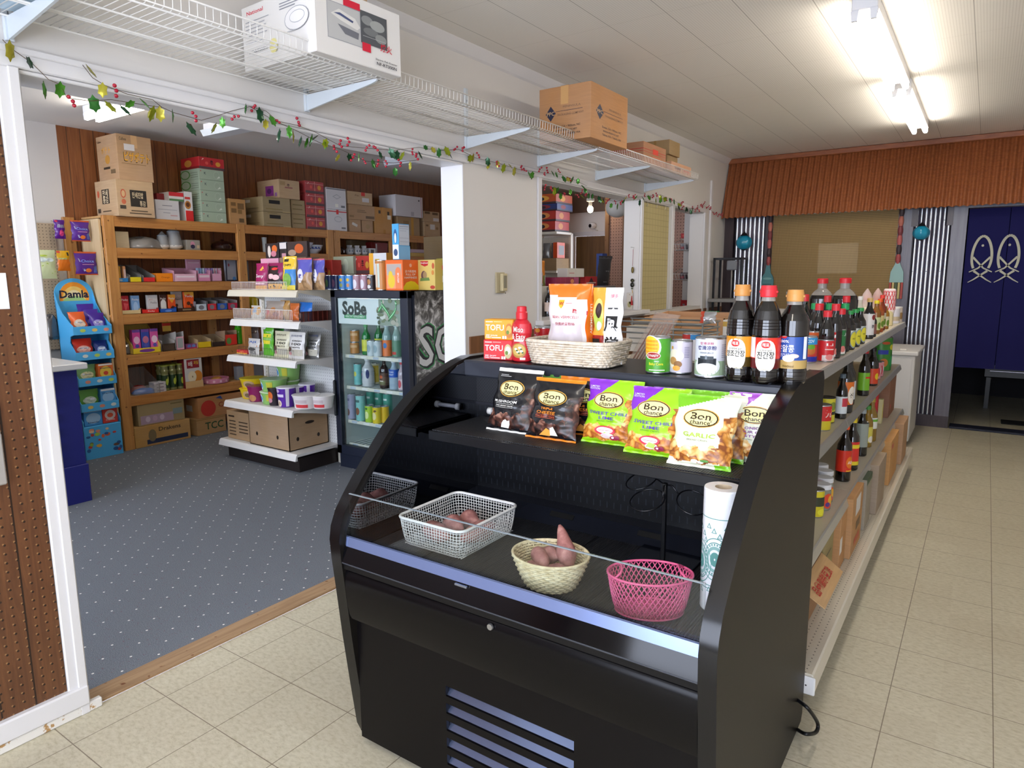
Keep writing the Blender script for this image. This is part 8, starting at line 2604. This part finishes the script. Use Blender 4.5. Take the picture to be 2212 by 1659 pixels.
pts = [(.66 + .30 * q / 20 + .03 * math.sin(q * .9), .55 + .33 * math.sin(q * .42)) for q in range(21)]
for k in range(20):
 (u0, v0), (u1, v1) = pts[k], pts[k + 1]
 mb.pd(SS(.0040), [(u0 * w_, v0 * h_ - .014), (u1 * w_, v1 * h_ - .014), (u1 * w_, v1 * h_ + .014), (u0 * w_, v0 * h_ + .014)], '#2f9a4c')
 mb.pd(SS(.0044), [(u0 * w_, v0 * h_ - .003), (u1 * w_, v1 * h_ - .003), (u1 * w_, v1 * h_ + .004), (u0 * w_, v0 * h_ + .004)], '#bfe6c4')
mb.obj('logo_sign', door).location = (0, 0, 0)
FS = [.89, .645, .375]
for z in FS + [.19]:
 mb = MB()
 for k in range(16):
  x = FX0 + .06 + (FX1 - FX0 - .12) * k / 15
  mb.tube([(x, FY0 + .09, z - .004), (x, FY0 + .64, z - .004)], .0025, pm('#d8dcda', .3), 4)
 mb.box(FX0 + .055, FY0 + .075, z - .022, FX1 - .055, FY0 + .09, z + .004, pm('#dcdccc', .4), .002)
 for k in range(5):
  x = FX0 + .1 + .13 * k
  mb.rect(plane((x, FY0 + .0745, z - .018), (1, 0, 0), (0, 0, 1)), 0, 0, .06, .018, ('#b8c4d0', '#e6e6e0')[k % 2])
 fp(mb, 'wire_shelf_rack')
# fridge lamp strip (a lit cooler light inside the cabinet)
mb = MB()
mb.box(FX0 + .1, FY0 + .07, FH - .075, FX1 - .1, FY0 + .10, FH - .062, pm('#eef6ff', .4, emit=3.))
fp(mb, 'interior_lamp')
def fr(u, v, y):
 return None
GFR = 'drinks in the fridge'
def tin(label, x, y, z, r, h, col, its=(), group=None):
 return can(label, (x, y, z), r, h, col, its, 0, group, name='drink_can', cat='can', parts=False, n=16)
FRB = FY0 + .16
tin('orange drink can on the upper fridge shelf, lower of the two stacked', -1.571, FRB, FS[0], .036, .092, '#c98a4a', [('r', -.05, .05, .05, .07, '#e6b888')])
tin('orange drink can stacked on the other orange can in the fridge', -1.565, FRB, FS[0] + .093, .036, .092, '#c98a4a', [('r', -.05, .05, .05, .07, '#e6b888')])
bottle('green glass bottle on the upper fridge shelf, left of two', (-1.451, FRB + .01, FS[0]), .235, .034, '#1f7a3a', '#2f9a4c', '#d8d84a', neck=.4, group=GFR)
bottle('green glass bottle on the upper fridge shelf, right of two', (-1.365, FRB + .06, FS[0]), .25, .034, '#1a6a34', '#2f9a4c', '#d8d84a', neck=.4, group=GFR)
tin('white drink can before the green bottles on the upper fridge shelf', -1.340, FY0 + .115, FS[0], .033, .12, '#c9d4d6', [('e', 0, .06, .02, .03, '#9ab0b8')])
tin('white drink can beside the other white can on the upper fridge shelf', -1.271, FY0 + .115, FS[0], .033, .12, '#c2ced2', [('e', 0, .06, .02, .03, '#9ab0b8')])
tin('dark-banded can at the back of the upper fridge shelf', -1.411, FRB + .14, FS[0] + .02, .036, .22, '#c9d0ca', [('r', -.05, .12, .05, .18, '#3a4a2c'), ('e', 0, .15, .02, .02, '#c8502c')])
bottle('clear sports bottle with orange label in the fridge', (-1.218, FRB, FS[0]), .25, .036, '#8fa8a4', '#c4ced4', '#e0763a', [('e', .01, .085, .016, .02, '#3a78b8')], neck=.5, group=GFR, lz=(.02, .5))
bottle('clear sports bottle with green and red label in the fridge', (-1.136, FRB + .02, FS[0]), .25, .036, '#8aa49c', '#c4ced4', '#5f8a70', [('r', -.02, .02, .02, .04, '#c8453a')], neck=.5, group=GFR, lz=(.02, .5))
tin('slim teal can on the middle fridge shelf', -1.548, FRB, FS[1], .031, .17, '#7cc4c0', [('e', 0, .09, .014, .02, '#d8d05a')])
bottle('large white bottle with blue badges on the middle fridge shelf', (-1.434, FRB, FS[1]), .225, .047, '#c4c8ca', '#dfe2e2', '#c9ccce', [('e', -.03, .09, .014, .035, '#2f5aa8'), ('e', -.026, .095, .006, .014, '#c8404a'), ('e', .034, .1, .014, .035, '#2a3a70')], neck=.45, group=GFR)
tin('yellow and white can behind the large white bottle', -1.462, FRB + .11, FS[1], .034, .17, '#d0c9a8', [('r', 0, .02, .05, .15, '#d8b83a')])
bottle('brown glass bottle with a tan label in the fridge', (-1.258, FRB, FS[1]), .235, .037, '#2a1712', '#33201a', '#5a4030', [('r', -.035, .03, .035, .06, '#6a6a44'), ('e', 0, .09, .016, .012, '#c05a30'), ('r', -.02, .055, .02, .062, '#e0d8c8')], neck=.36, group=GFR, lz=(.1, .5))
bottle('clear bottle with a blue label band in the fridge', (-1.156, FRB, FS[1]), .225, .038, '#9fb4c4', '#e2e6ea', '#2456b4', [('t', 'POCARI', 0, .135, .016, '#dfe8f4', .05), ('t', 'SWEAT', 0, .115, .016, '#dfe8f4', .05)], neck=.42, group=GFR, lz=(.42, .68))
bottle('clear bottle with a red cap at the right of the middle fridge shelf', (-1.075, FRB, FS[1]), .215, .030, '#b8a8b0', '#c8404a', '#d8c4c8', [('e', 0, .05, .016, .03, '#c8505a')], neck=.42, group=GFR, lz=(.05, .4))
tin('tall lilac can at the left of the lower fridge shelf', -1.598, FRB - .04, FS[2], .037, .205, '#b5b4d0', [('e', 0, .06, .02, .03, '#7a5a52'), ('r', -.02, .15, .02, .17, '#77789c')])
tin('tall teal can at the front of the lower fridge shelf', -1.476, FRB - .05, FS[2], .038, .205, '#86c6c0', [('e', 0, .08, .02, .03, '#8a5a3c'), ('r', -.02, .15, .02, .17, '#3a6a66')])
for k, u in enumerate((-1.540, -1.446, -1.353)):
 tin(('left', 'middle', 'right')[k] + ' tall green can in the back row of the lower fridge shelf', u, FRB + .12, FS[2], .036, .205, '#4f9a86', [('r', -.02, .15, .02, .165, '#cfe0d8')], 'tall green cans in the fridge')
tin('lime green can on the lower fridge shelf', -1.381, FRB - .05, FS[2], .035, .135, '#a8cc3a', [('e', 0, .06, .02, .03, '#dfe8a0'), ('e', 0, .11, .012, .008, '#3f6a2c')])
tin('yellow can right of the lime green one on the lower fridge shelf', -1.300, FRB - .05, FS[2], .035, .132, '#e0c62c', [('e', 0, .06, .02, .03, '#efe0a0'), ('e', .01, .1, .012, .008, '#6a4a1c')])
tin('yellow can partly hidden at the right of the lower fridge shelf', -1.271, FRB + .0, FS[2], .035, .132, '#e0b82c')
# ---- goods on top of the fridge
z = FH + .001
tops_ = (('navy drink can at the left end of the fridge top', -1.742, '#2a3a68', [('e', 0, .05, .018, .03, '#4a6a48')]), ('navy drink can second from the left on the fridge top', -1.668, '#24305c', [('e', 0, .05, .018, .03, '#6a4a68')]),
         ('blue juice can third from the left on the fridge top', -1.589, '#3f86c8', [('e', .008, .075, .014, .012, '#d8b43a'), ('e', .008, .035, .014, .014, '#9aa860')]), ('blue juice can right of the other blue juice can', -1.513, '#4a8ecc', [('e', .008, .075, .014, .012, '#d8b43a'), ('e', .008, .035, .014, .014, '#d09060')]),
         ('pink and white coconut can on the fridge top, left of two', -1.432, '#a8808c', [('e', .0, .045, .02, .034, '#e0dce4')]), ('pink and white coconut can on the fridge top, right of two', -1.353, '#a8808c', [('e', .0, .045, .02, .034, '#e0dce4')]),
         ('black can with a round brown fruit on the fridge top', -1.280, '#262226', [('e', .0, .06, .018, .02, '#b07a4a'), ('e', .0, .025, .018, .014, '#e0dcd8'), ('r', -.02, .092, .02, .1, '#d8d8d8')]))
for lab, x, c, its in tops_:
 tin(lab, x, 2.61, z, .0355, .112, c, its, 'drink cans on the fridge top')
tin('tall orange can with a shiny side on the fridge top', -1.168, 2.60, z, .045, .215, '#d8924a', [('r', -.04, .02, -.005, .19, '#efdcc4'), ('r', -.0, .02, .02, .19, '#c8d4c8'), ('r', -.05, .195, .05, .205, '#b87a3a')])
eb((-1.089, 2.560, 1.570), (-0.921, 2.560, 1.411), z, .16, 'orange gift box with a persimmon window on the fridge top', '#ee6a24', [('r', .06, .06, .94, .88, '#f3a070'), ('r', .08, .5, .92, .86, '#b8aca4'), ('e', .34, .30, .2, .22, '#ecc838'), ('e', .3, .5, .12, .14, '#ecc838'), ('r', .58, .06, .90, .62, '#ee8450'), ('e', .74, .6, .16, .16, '#ee8450'), ('t', '복\n드\n림', .74, .42, .12, '#fbe6da', .12)], [('t', '온가족행복', .5, .62, .10, '#fbe6da', .7), ('t', 'FULL OF', .5, .52, .09, '#fbe6da', .6), ('t', 'HAPPINESS', .5, .42, .09, '#fbe6da', .8), ('e', .5, .82, .08, .06, '#f3b090'), ('p', [(0, .02), (1, .02), (.98, .16), (.75, .28), (.5, .31), (.2, .26), (.02, .12)], '#f0ce1c')], name='gift_box', zt=1.60)
eb((-1.033, 2.580, 1.747), (-0.969, 2.580, 1.569), 1.602, .11, 'tall blue and white drink carton standing on the orange gift box', '#4aaae0', [('r', .05, .02, .95, .42, '#f0eee8'), ('e', .5, .65, .26, .2, '#2a5c94'), ('e', .5, .6, .16, .14, '#e6eef0'), ('e', .5, .2, .3, .1, '#33507c')], [('r', .04, .40, .96, .98, '#d9dee6'), ('r', .1, .92, .9, .93, '#6a7482'), ('r', .1, .86, .9, .865, '#6a7482'), ('r', .1, .8, .7, .805, '#8a94a2'), ('r', .1, .6, .9, .605, '#6a7482'), ('r', .1, .5, .9, .505, '#6a7482'), ('r', 0, 0, 1, .38, '#8ac4ea')], name='drink_carton', cat='carton', zt=1.85)
eb((-1.449, 2.750, 1.630), (-1.265, 2.750, 1.475), z, .08, 'white and yellow box behind the tall orange can on the fridge top', '#d9d9dc', [('r', 0, 0, .25, 1, '#e2a42c'), ('r', .35, .78, .6, .84, '#c8a840'), ('p', [(0, 0), (.3, 0), (0, .3)], '#e8c02c')], [('r', 0, 0, 1, 1, '#c98a2c')], zt=1.66)
eb((-0.952, 2.720, 1.596), (-0.764, 2.720, 1.415), z, .10, 'golden juice box with a red logo and a fig on the fridge top', '#e0c46a', [('p', [(.28, .96), (.68, .96), (.66, .82), (.5, .78), (.31, .84)], '#c8282c'), ('t', 'Bodyfood', .48, .89, .08, '#f0dcd0', .34), ('e', .45, .48, .14, .16, '#6a4a4c'), ('e', .5, .5, .1, .12, '#a88a5c'), ('p', [(.25, .3), (.75, .32), (.7, .42), (.28, .4)], '#6a8a44'), ('e', .92, .8, .06, .1, '#c85a30'), ('e', .9, .58, .06, .08, '#d88a3c'), ('e', .88, .1, .12, .06, '#c0402c')], name='juice_box', zt=1.60)
eb((-0.819, 2.800, 1.602), (-0.640, 2.800, 1.415), z, .10, 'olive green juice box half hidden by the white post', '#a2983c', [('p', [(.1, .78), (.6, .78), (.6, .64), (.1, .66)], '#c0282c'), ('r', .1, .25, .5, .45, '#c9c4a8')], name='juice_box', zt=1.61)
# noodle packs stacked behind, on the rear unit
zr = 1.362
GN = 'noodle multipacks behind the fridge cans'
for k, (lab, a, b, zb, zt, c, its) in enumerate((('red noodle multipack standing at the left behind the navy cans', (-2.053, 2.780, 1.653), (-1.907, 2.780, 1.503), zr, 1.62, '#b83832', REDP_),
 ('pale green noodle multipack behind the cans, lower', (-2.057, 2.920, 1.596), (-1.823, 2.920, 1.503), zr, 1.505, '#a8b4a0', [('t', 'K', .3, .6, .4, '#39444a', .1), ('e', .62, .5, .14, .36, '#bfccb9')]), ('pale green noodle multipack behind the cans, upper', (-2.051, 2.920, 1.683), (-1.812, 2.920, 1.592), 1.507, 1.65, '#a8b4a0', [('t', 'K', .3, .6, .4, '#39444a', .1), ('e', .62, .5, .14, .36, '#bfccb9')]),
 ('red noodle multipack behind the pink cans, lower', (-1.850, 2.950, 1.589), (-1.666, 2.950, 1.502), zr, 1.505, '#b83832', REDP_), ('red noodle multipack behind the pink cans, upper', (-1.839, 2.950, 1.678), (-1.630, 2.950, 1.586), 1.507, 1.65, '#b83832', REDP_))):
 eb(a, b, zb, .1, lab, c, its, name='noodle_multipack', cat='noodle pack', zt=zt, group=GN)
pack('timber_block', 'tan timber crate section far behind the fridge by the white post', 'crate', (-2.3, 4.9, 0), .5, .6, 1.9, 'c#8a7040', [('r', .0, .74, 1, .78, '#5a4a2a')])
# ------------------------------------------------------------------ back room seen through the hatch
t = thing('store_shelving', 'cream store shelving in the back room piled with red noodle cartons', 'shelving', (-2.42, 6.95, 0))
mb = MB()
mb.box(-.24, .17, 0, .24, .20, 2.0, m_pegboard('cream_back_peg', '#cfc8b8', '#6b6452', 'xz', .0254, .0032))
mb.obj('back_panel', t)
for x in (-.24, .22):
 mb = MB()
 mb.box(x, .15, 0, x + .03, .21, 2.04, CRM2)
 mb.obj('upright', t)
for z in (.5, .9, 1.30, 1.55, 2.05):
 mb = MB()
 mb.box(-.25, -.22, z - .03, .25, .17, z, CRM2, .003)
 mb.obj('shelf', t)
rb = lambda c, c2: ([('e', .5, .55, .28, .3, c2), ('e', .5, .5, .12, .2, '#2a2024'), ('r', 0, 0, 1, .18, '#3a2c2c')], [('e', .4, .55, .16, .3, c2), ('r', 0, 0, 1, .18, '#3a2c2c')])
z = 2.052
for lab, w, d, h, c, c2, dx in (('red noodle carton, lowest of the pile in the back room', .40, .36, .13, '#b23022', '#d88a44', 0), ('red noodle carton, second from the bottom in the back room', .40, .36, .13, '#b23022', '#d88a44', .01),
        ('blue and red carton, third of the pile in the back room', .44, .40, .085, '#2c3a70', '#8c2a30', .02), ('orange and brown noodle carton topping the back room pile', .46, .42, .12, '#b8501c', '#e0a03a', 0)):
 f, r = rb(c, c2)
 pack('noodle_carton', lab, 'carton', (-2.40 + dx, 6.92, z), w, d, h, c, f, r, group='noodle cartons in the back room')
 z += h + .002
pack('tan_carton', 'tan carton on the cream shelving in the back room', 'carton', (-2.40, 6.93, 1.551), .42, .34, .16, 'c#a5844e')
for k in range(3):
 pouch('silver_packet', ('left', 'middle', 'right')[k] + ' shiny packet standing on the tan carton in the back room', 'packet', (-2.54 + .13 * k, 6.86, 1.713), .11, .20, .04, lambda x, zz: pm('#9a9c9c', .2, .6), '#8c8e8e', [('r', .1, .1, .5, .4, '#3f7a4a')] if k == 0 else (), 0, 'shiny packets in the back room', 120 + k, .1, nu=8, nv=10)
pack('orange_box', 'narrow orange box beside the shiny packets in the back room', 'box', (-2.21, 6.86, 1.713), .06, .2, .20, '#d8501c', right=[('r', .2, .2, .9, .8, '#8c8a88')])
# security camera
t = thing('security_camera', 'small white security camera above the brown back-room door', 'camera', (-2.03, 7.46, 2.15))
mb = MB()
mb.lathe([(.03, -.03), (.045, 0), (.045, .035), (.03, .06)], '#d9d6d0', n=16)
o = mb.obj('camera_body', t)
o.rotation_euler = (PI / 2, 0, -.3)
mb = MB()
mb.lathe([(.024, 0), (.024, .012), (.001, .014)], pm('#121214', .1), n=14)
o = mb.obj('lens', t)
o.location = (-.012, -.055, 0)
o.rotation_euler = (PI / 2, 0, -.3)
mb = MB()
mb.tube([(.01, .0, -.03), (.04, .02, -.06), (.05, .04, -.06)], .008, pm('#d9d6d0', .4), 6)
mb.obj('mount', t)
# paper lantern shade
mb = MB()
c = (-0.766, 5.600, 2.178)
mb.sphere((0, 0, 0), .12, pm('#d8d4cc', .6), 20, 12, (1, 1, .85))
mb.tube([(0, 0, .1), (0, 0, CEIL - 2.178)], .006, '#d9d4c8', 6)
solo(mb, 'globe_shade', 'white globe ceiling shade half behind the hatch post', 'lamp shade', c)
# hatch counter goods
HC = -.40
t = thing('hatch_counter', 'white counter behind the hatch sill stacked with sauces and packets', 'counter', (-.55, 3.95, 0))
mb = MB()
mb.box(-.38, -.95, 0, .36, .45, 1.13, pm('#d5d0c6', .5))
mb.obj('counter_body', t)
mb = MB()
mb.box(-.38, -.95, 1.13, .37, .47, 1.16, pm('#e0dcd4', .4), .004)
mb.obj('counter_top', t)
mb = MB()
mb.box(-.36, -.175, 1.16, .34, .42, 1.31, m_pegboard('counter_step', '#d0c9b4', '#7a7058', 'xz', .0254, .0032), .004)
mb.obj('raised_step', t)
GH = 'sauce bottles behind the hatch'
for k, (x, y, zb, h, cp, lb) in enumerate(((-.36, 3.60, 1.161, .235, '#2a2020', '#c9b0a0'), (-.37, 3.67, 1.161, .235, '#2a2020', '#c9b0a0'), (-.40, 3.735, 1.161, .235, '#2a2020', '#8c3a34'))):
 bottle(('nearest', 'middle', 'farthest')[k] + ' dark sauce bottle low behind the hatch sill', (x, y, zb), h, .035, LIQ, cp, lb, rz=55, group=GH, lz=(.2, .5))
pack('bottle_riser', 'white riser carrying the taller sauces behind the hatch', 'riser', (-.54, 3.66, 1.161), .16, .19, .24, '#d5d0c6')
bottle('tall soy bottle with a red cap and pale label behind the hatch', (-.515, 3.64, 1.402), .25, .036, LIQ, '#d83a2c', '#d8a8a0', [('e', 0, .09, .02, .026, '#e8d8d4')], rz=55, lz=(.12, .55))
bottle('short soy bottle with a red cap beside the tall one behind the hatch', (-.53, 3.72, 1.402), .17, .03, LIQ, '#d83a2c', '#c8605a', rz=55)
z = 1.311
XP = -.50
def hb(a, b, zb, d, label, col, its=(), name='packet', cat='packet', zt=None):
 y0, y1 = min(a[1], b[1]), max(a[1], b[1])
 return pack(name, label, cat, (a[0] - d / 2, (y0 + y1) / 2, zb), y1 - y0, d, (zt or a[2]) - zb, col, its, rz=90)
hb((-0.400, 3.772, 1.460), (-0.400, 4.145, 1.388), z, .12, 'white biscuit boxes with brown pictures in a row behind the hatch', '#cfcac6', [('e', .5, .4, .1, .3, '#b07a44'), ('e', .75, .4, .1, .3, '#a56a3c')], 'biscuit_box', 'box', zt=1.395)
hb((-0.420, 3.804, 1.530), (-0.420, 4.180, 1.461), 1.396, .10, 'row of maroon tea boxes on the white biscuit boxes', '#8c1f44', [('r', .2, 0, .21, 1, '#b84a68'), ('r', .4, 0, .41, 1, '#b84a68'), ('r', .6, 0, .61, 1, '#b84a68'), ('r', .78, 0, 1, 1, '#a0486a'), ('e', .7, .55, .08, .25, '#d88a5a')], 'tea_box', 'box', zt=1.47)
hb((-0.450, 4.041, 1.596), (-0.450, 4.331, 1.524), 1.471, .10, 'white cream box standing on the maroon tea boxes', '#d6d2ca', [('r', .1, .4, .4, .5, '#c88a8a'), ('r', .48, 0, .5, 1, '#c4c0b8')], 'white_box', 'box', zt=1.545)
hb((-0.460, 4.366, 1.536), (-0.460, 4.595, 1.438), 1.39, .05, 'red snack packets in the grey tray behind the hatch', '#b8282c', [('p', [(.2, .1), (.8, .2), (.5, .9)], '#3a1a1c'), ('r', .1, .3, .9, .4, '#e6d0cc')], zt=1.475)
hb((-0.420, 4.278, 1.465), (-0.420, 4.894, 1.367), z, .14, 'grey and pink display tray behind the hatch', '#b9b4b2', [('p', [(.1, .2), (.3, .9), (.35, .5), (.5, .8), (.55, .2)], '#c83a40'), ('p', [(.55, .2), (.6, .7), (.7, .3), (.75, .7), (.8, .2)], '#c83a40')], 'display_tray', 'display tray', zt=1.388)
hb((-0.360, 4.073, 1.420), (-0.360, 4.236, 1.382), z, .02, 'small green price tag behind the hatch', '#4aa83c', (), 'price_tag', 'tag', zt=1.34)
pouch('coffee_pouch', 'large dark grey pouch leaning in the grey tray behind the hatch', 'pouch', (-.53, 4.827, 1.392), .2, .27, .06, '#4c4a4b', '#454344', [('r', .45, .1, .75, .5, '#a5a3a4'), ('r', .0, .9, 1, .97, '#6b696a')], 80, None, 131, -.15, nu=10, nv=14)
pouch('snack_bag', 'orange and olive snack bag behind the sauces in the hatch', 'snack bag', (-.70, 3.98, 1.312), .18, .30, .06, lambda x, zz: pm('#d8821c', .3) if zz > .6 else pm('#8a8a3c', .3), '#8a7a3c', (), 70, None, 132, .1, nu=10, nv=12)
t = thing('cake_dome', 'clear glass dome at the right of the hatch', 'dome', (-.62, 4.62, 1.20))
mb = MB()
mb.lathe([(.11, 0), (.11, .09), (.09, .15), (.05, .19), (.001, .20)], pm('#b8b4ac', .06, alpha=.35), n=24, cap=False)
mb.obj('glass', t)
mb = MB()
mb.lathe([(.12, -.04), (.12, 0), (.11, .004)], '#a58a6a', n=24)
mb.obj('stand', t)
pack('dome_stand', 'tan carton under the glass dome', 'carton', (-.62, 4.62, 0), .26, .3, 1.158, 'c#a08a6a')
pack('blue_box', 'dark blue box behind the grey pouch in the hatch', 'box', (-.78, 5.329 - .03, 1.312), .07, .10, 1.702 - 1.312, '#2c4a94')
# wire baskets on the pink pegboard
for k, (lab, v) in enumerate((('highest white wire basket on the pink pegboard', 540), ('middle white wire basket on the pink pegboard', 604), ('lowest white wire basket on the pink pegboard', 692))):
 xs = (-0.377, -0.367, -0.352)[k]
 zz = (1.750, 1.435, 1.005)[k]
 mb = MB()
 x0, x1, ya, yb_ = xs, xs + .34, -.22, 0
 for q in range(11):
  f = q / 10
  x = x0 + (x1 - x0) * f
  mb.tube([(x, 0, .12), (x, 0, 0), (x, ya, 0), (x, ya - .03, .06)], .002, WIRE, 4)
 for q in range(5):
  y = ya * q / 4
  mb.tube([(x0, y, .06 + .06 * (1 - q / 4)), (x0, y, 0), (x1, y, 0), (x1, y, .06 + .06 * (1 - q / 4))], .002, WIRE, 4)
 mb.tube([(x0, 0, .12), (x0, ya - .03, .06), (x1, ya - .03, .06), (x1, 0, .12), (x0, 0, .12)], .003, WIRE, 5)
 solo(mb, 'wire_basket', lab, 'basket', (0, 6.412, zz), 0, 'wire baskets on the pink pegboard')
 for q in range(3):
  if k != 2:
   pack('wire_packet', ('left', 'middle', 'right')[q] + (' grey', ' dark')[k] + ' packet inside the ' + ('highest', 'middle')[k] + ' wire basket', 'packet', (xs + .08 + .09 * q, 6.30, zz + .004), .07, .05, .07, ('#8c8a90', '#5a4a50')[k], [('r', .1, .1, .6, .5, '#a8434a')], group=None)
  else:
   pouch('red_packet', ('left', 'middle', 'right')[q] + ' red striped packet standing in the lowest wire basket', 'packet', (xs + .08 + .09 * q, 6.28, zz + .006), .085, .20, .04, '#b8242c', '#a02028', [('r', .3, .1, .6, .8, '#8c8488')], 10, None, 140 + q, .2, nu=8, nv=10)
mb = MB()
mb.box(-.06, -.008, 0, .06, 0, .05, pm('#c0262c', .5))
for k in range(3):
 mb.ell(plane((0, -.0085, 0), (1, 0, 0), (0, 0, 1)), -.035 + .035 * k, .025, .012, .013, '#d8564a', 10)
solo(mb, 'red_sign', 'small red card on the pink pegboard above the highest basket', 'card', (-0.316, 6.41, 1.886))
# bamboo blind closing the middle opening
g = NG('bamboo_blind')
o = g.xyz()
w1 = g.math('SINE', g.math('MULTIPLY', o[2], 2 * PI / .006))
gx = g.grid_line(o[1], .062, .003)
gz = g.grid_line(o[2], .05, .0025)
c = g.ramp(g.math('ADD', g.math('MULTIPLY', w1, .5), .5), [(.1, '#a89a68'), (.9, '#c4b88a')])
c = g.mix(g.math('MULTIPLY', g.math('MAXIMUM', gx, gz), .35), c, '#6f6238')
g.out(c, .7)
M_BAM = g.m
t = thing('bamboo_blind', 'pale bamboo blind filling the opening between the white posts', 'blind', (-.02, (SH0 + SH1) / 2, 1.17))
mb = MB()
mb.box(-.006, -(SH1 - SH0) / 2 + .005, 0, 0, (SH1 - SH0) / 2 - .005, .93, M_BAM)
mb.obj('slats', t)
for y in (-.2, 0, .2):
 mb = MB()
 mb.tube([(.002, y, .90), (.012, y, .91), (.012, y, .935)], .003, pm('#c9c2ae', .4), 5)
 mb.obj('hook', t)
# ------------------------------------------------------------------ camera and light
cam = bpy.data.cameras.new('camera')
cam.sensor_fit = 'HORIZONTAL'
cam.sensor_width = 36
cam.lens = 36 * 1470.347 / 2212
cam.clip_start = .02
co = bpy.data.objects.new('camera', cam)
C.objects.link(co)
co.location = (2.45191, -.97647, 1.48156)
co.rotation_euler = (math.radians(80.99984), math.radians(.32787), math.radians(34.64357))
SC.camera = co
w = bpy.data.worlds.new('daylight')
SC.world = w
w.use_nodes = True
bg = w.node_tree.nodes['Background']
bg.inputs[0].default_value = lin('#e2ebff')
bg.inputs[1].default_value = 8.
def portal(name, loc, rot, sx, sy):
 l = bpy.data.lights.new(name, 'AREA')
 l.shape = 'RECTANGLE'
 l.size, l.size_y = sx, sy
 l.cycles.is_portal = True
 o = bpy.data.objects.new(name, l)
 C.objects.link(o)
 o.location = loc
 o.rotation_euler = rot
 return o
portal('window_portal', (2.3, -3.21, 1.45), (-PI / 2, 0, PI), 3.6, 2.0)
portal('side_window_portal', (-2.05, -3.21, 1.45), (-PI / 2, 0, PI), 3.3, 2.0)
TUBE = pm('#fff6e8', .4, emit=21.)
OFFT = pm('#d6dde2', .35)
FIX = pm('#e9e9ec', .35)
def strip_light(label, loc, L, rz, lit=True, sx=.0):
 t = thing('fluorescent_light', label, 'ceiling light', loc, rz, None)
 mb = MB()
 mb.box(-.055, -L / 2, -.055, .055, L / 2, 0, FIX, .004)
 mb.obj('housing', t)
 if not lit:
  mb = MB()
  mb.prism([(-.085, -.055), (.085, -.055), (.06, -.10), (-.06, -.10)], 1, -L / 2, L / 2, pm('#dfe6ec', .35))
  mb.obj('diffuser', t)
  return t
 for y in (-L / 2, L / 2):
  sg = 1 if y > 0 else -1
  for x in (-.04, .04):
   mb = MB()
   mb.prism([(x - .017, -.055), (x + .017, -.055), (x + .012, -.10), (x - .012, -.10)], 1, y - .008 - sg * .01, y + .008 - sg * .01, FIX)
   mb.obj('lamp_holder', t)
 for x in (-.04, .04):
  mb = MB()
  mb.tube([(x, -L / 2 + .02, -.085), (x, L / 2 - .02, -.085)], .017, TUBE if lit else OFFT, 12)
  mb.obj('tube', t)
 return t
strip_light('lit twin-tube ceiling light nearer the camera in the main shop', (1.885, 3.43, CEIL), 1.50, 0)
strip_light('lit twin-tube ceiling light farther back, towards the brown awning', (1.885, 5.07, CEIL), 1.50, 0)
strip_light('lit twin-tube ceiling light over the side room, behind the holly garland', (-2.45, 1.60, CEIL), 1.3, 90)
strip_light('unlit ceiling light in the side room, second beyond the lit one', (-2.3, 2.45, CEIL), 1.3, 90, False)
strip_light('unlit ceiling light deep in the side room above the fridge', (-2.2, 4.42, CEIL), 1.3, 90, False)
strip_light('lit twin-tube ceiling light above the camera position', (1.885, -1.2, CEIL), 1.50, 0)
t = thing('light_bulb', 'glowing bare bulb on the ceiling of the back room seen through the hatch', 'light bulb', (-1.401, 6.2, 2.241))
mb = MB()
mb.sphere((0, 0, 0), .035, pm('#ffe2b0', .4, emit=30.), 14, 10, (1, 1, 1.15))
mb.obj('bulb_glass', t)
mb = MB()
mb.lathe([(.016, .03), (.02, .04), (.02, .08), (.045, .09), (.045, .12)], '#e6e0d2', n=14)
mb.obj('socket', t)
mb = MB()
mb.tube([(0, 0, .12), (0, 0, CEIL - 2.241)], .006, '#d9d4c8', 6)
mb.obj('stem', t)
SC.view_settings.view_transform = 'Standard'
SC.view_settings.look = 'None'
SC.view_settings.gamma = 1
SC.view_settings.use_curve_mapping = False
SC.view_settings.exposure = .4
SC.cycles.max_bounces = 7
SC.cycles.diffuse_bounces = 4
SC.cycles.glossy_bounces = 4
SC.cycles.transparent_max_bounces = 12
SC.cycles.caustics_reflective = False
SC.cycles.caustics_refractive = False
SC.cycles.sample_clamp_indirect = 6
SC.cycles.use_denoising = True
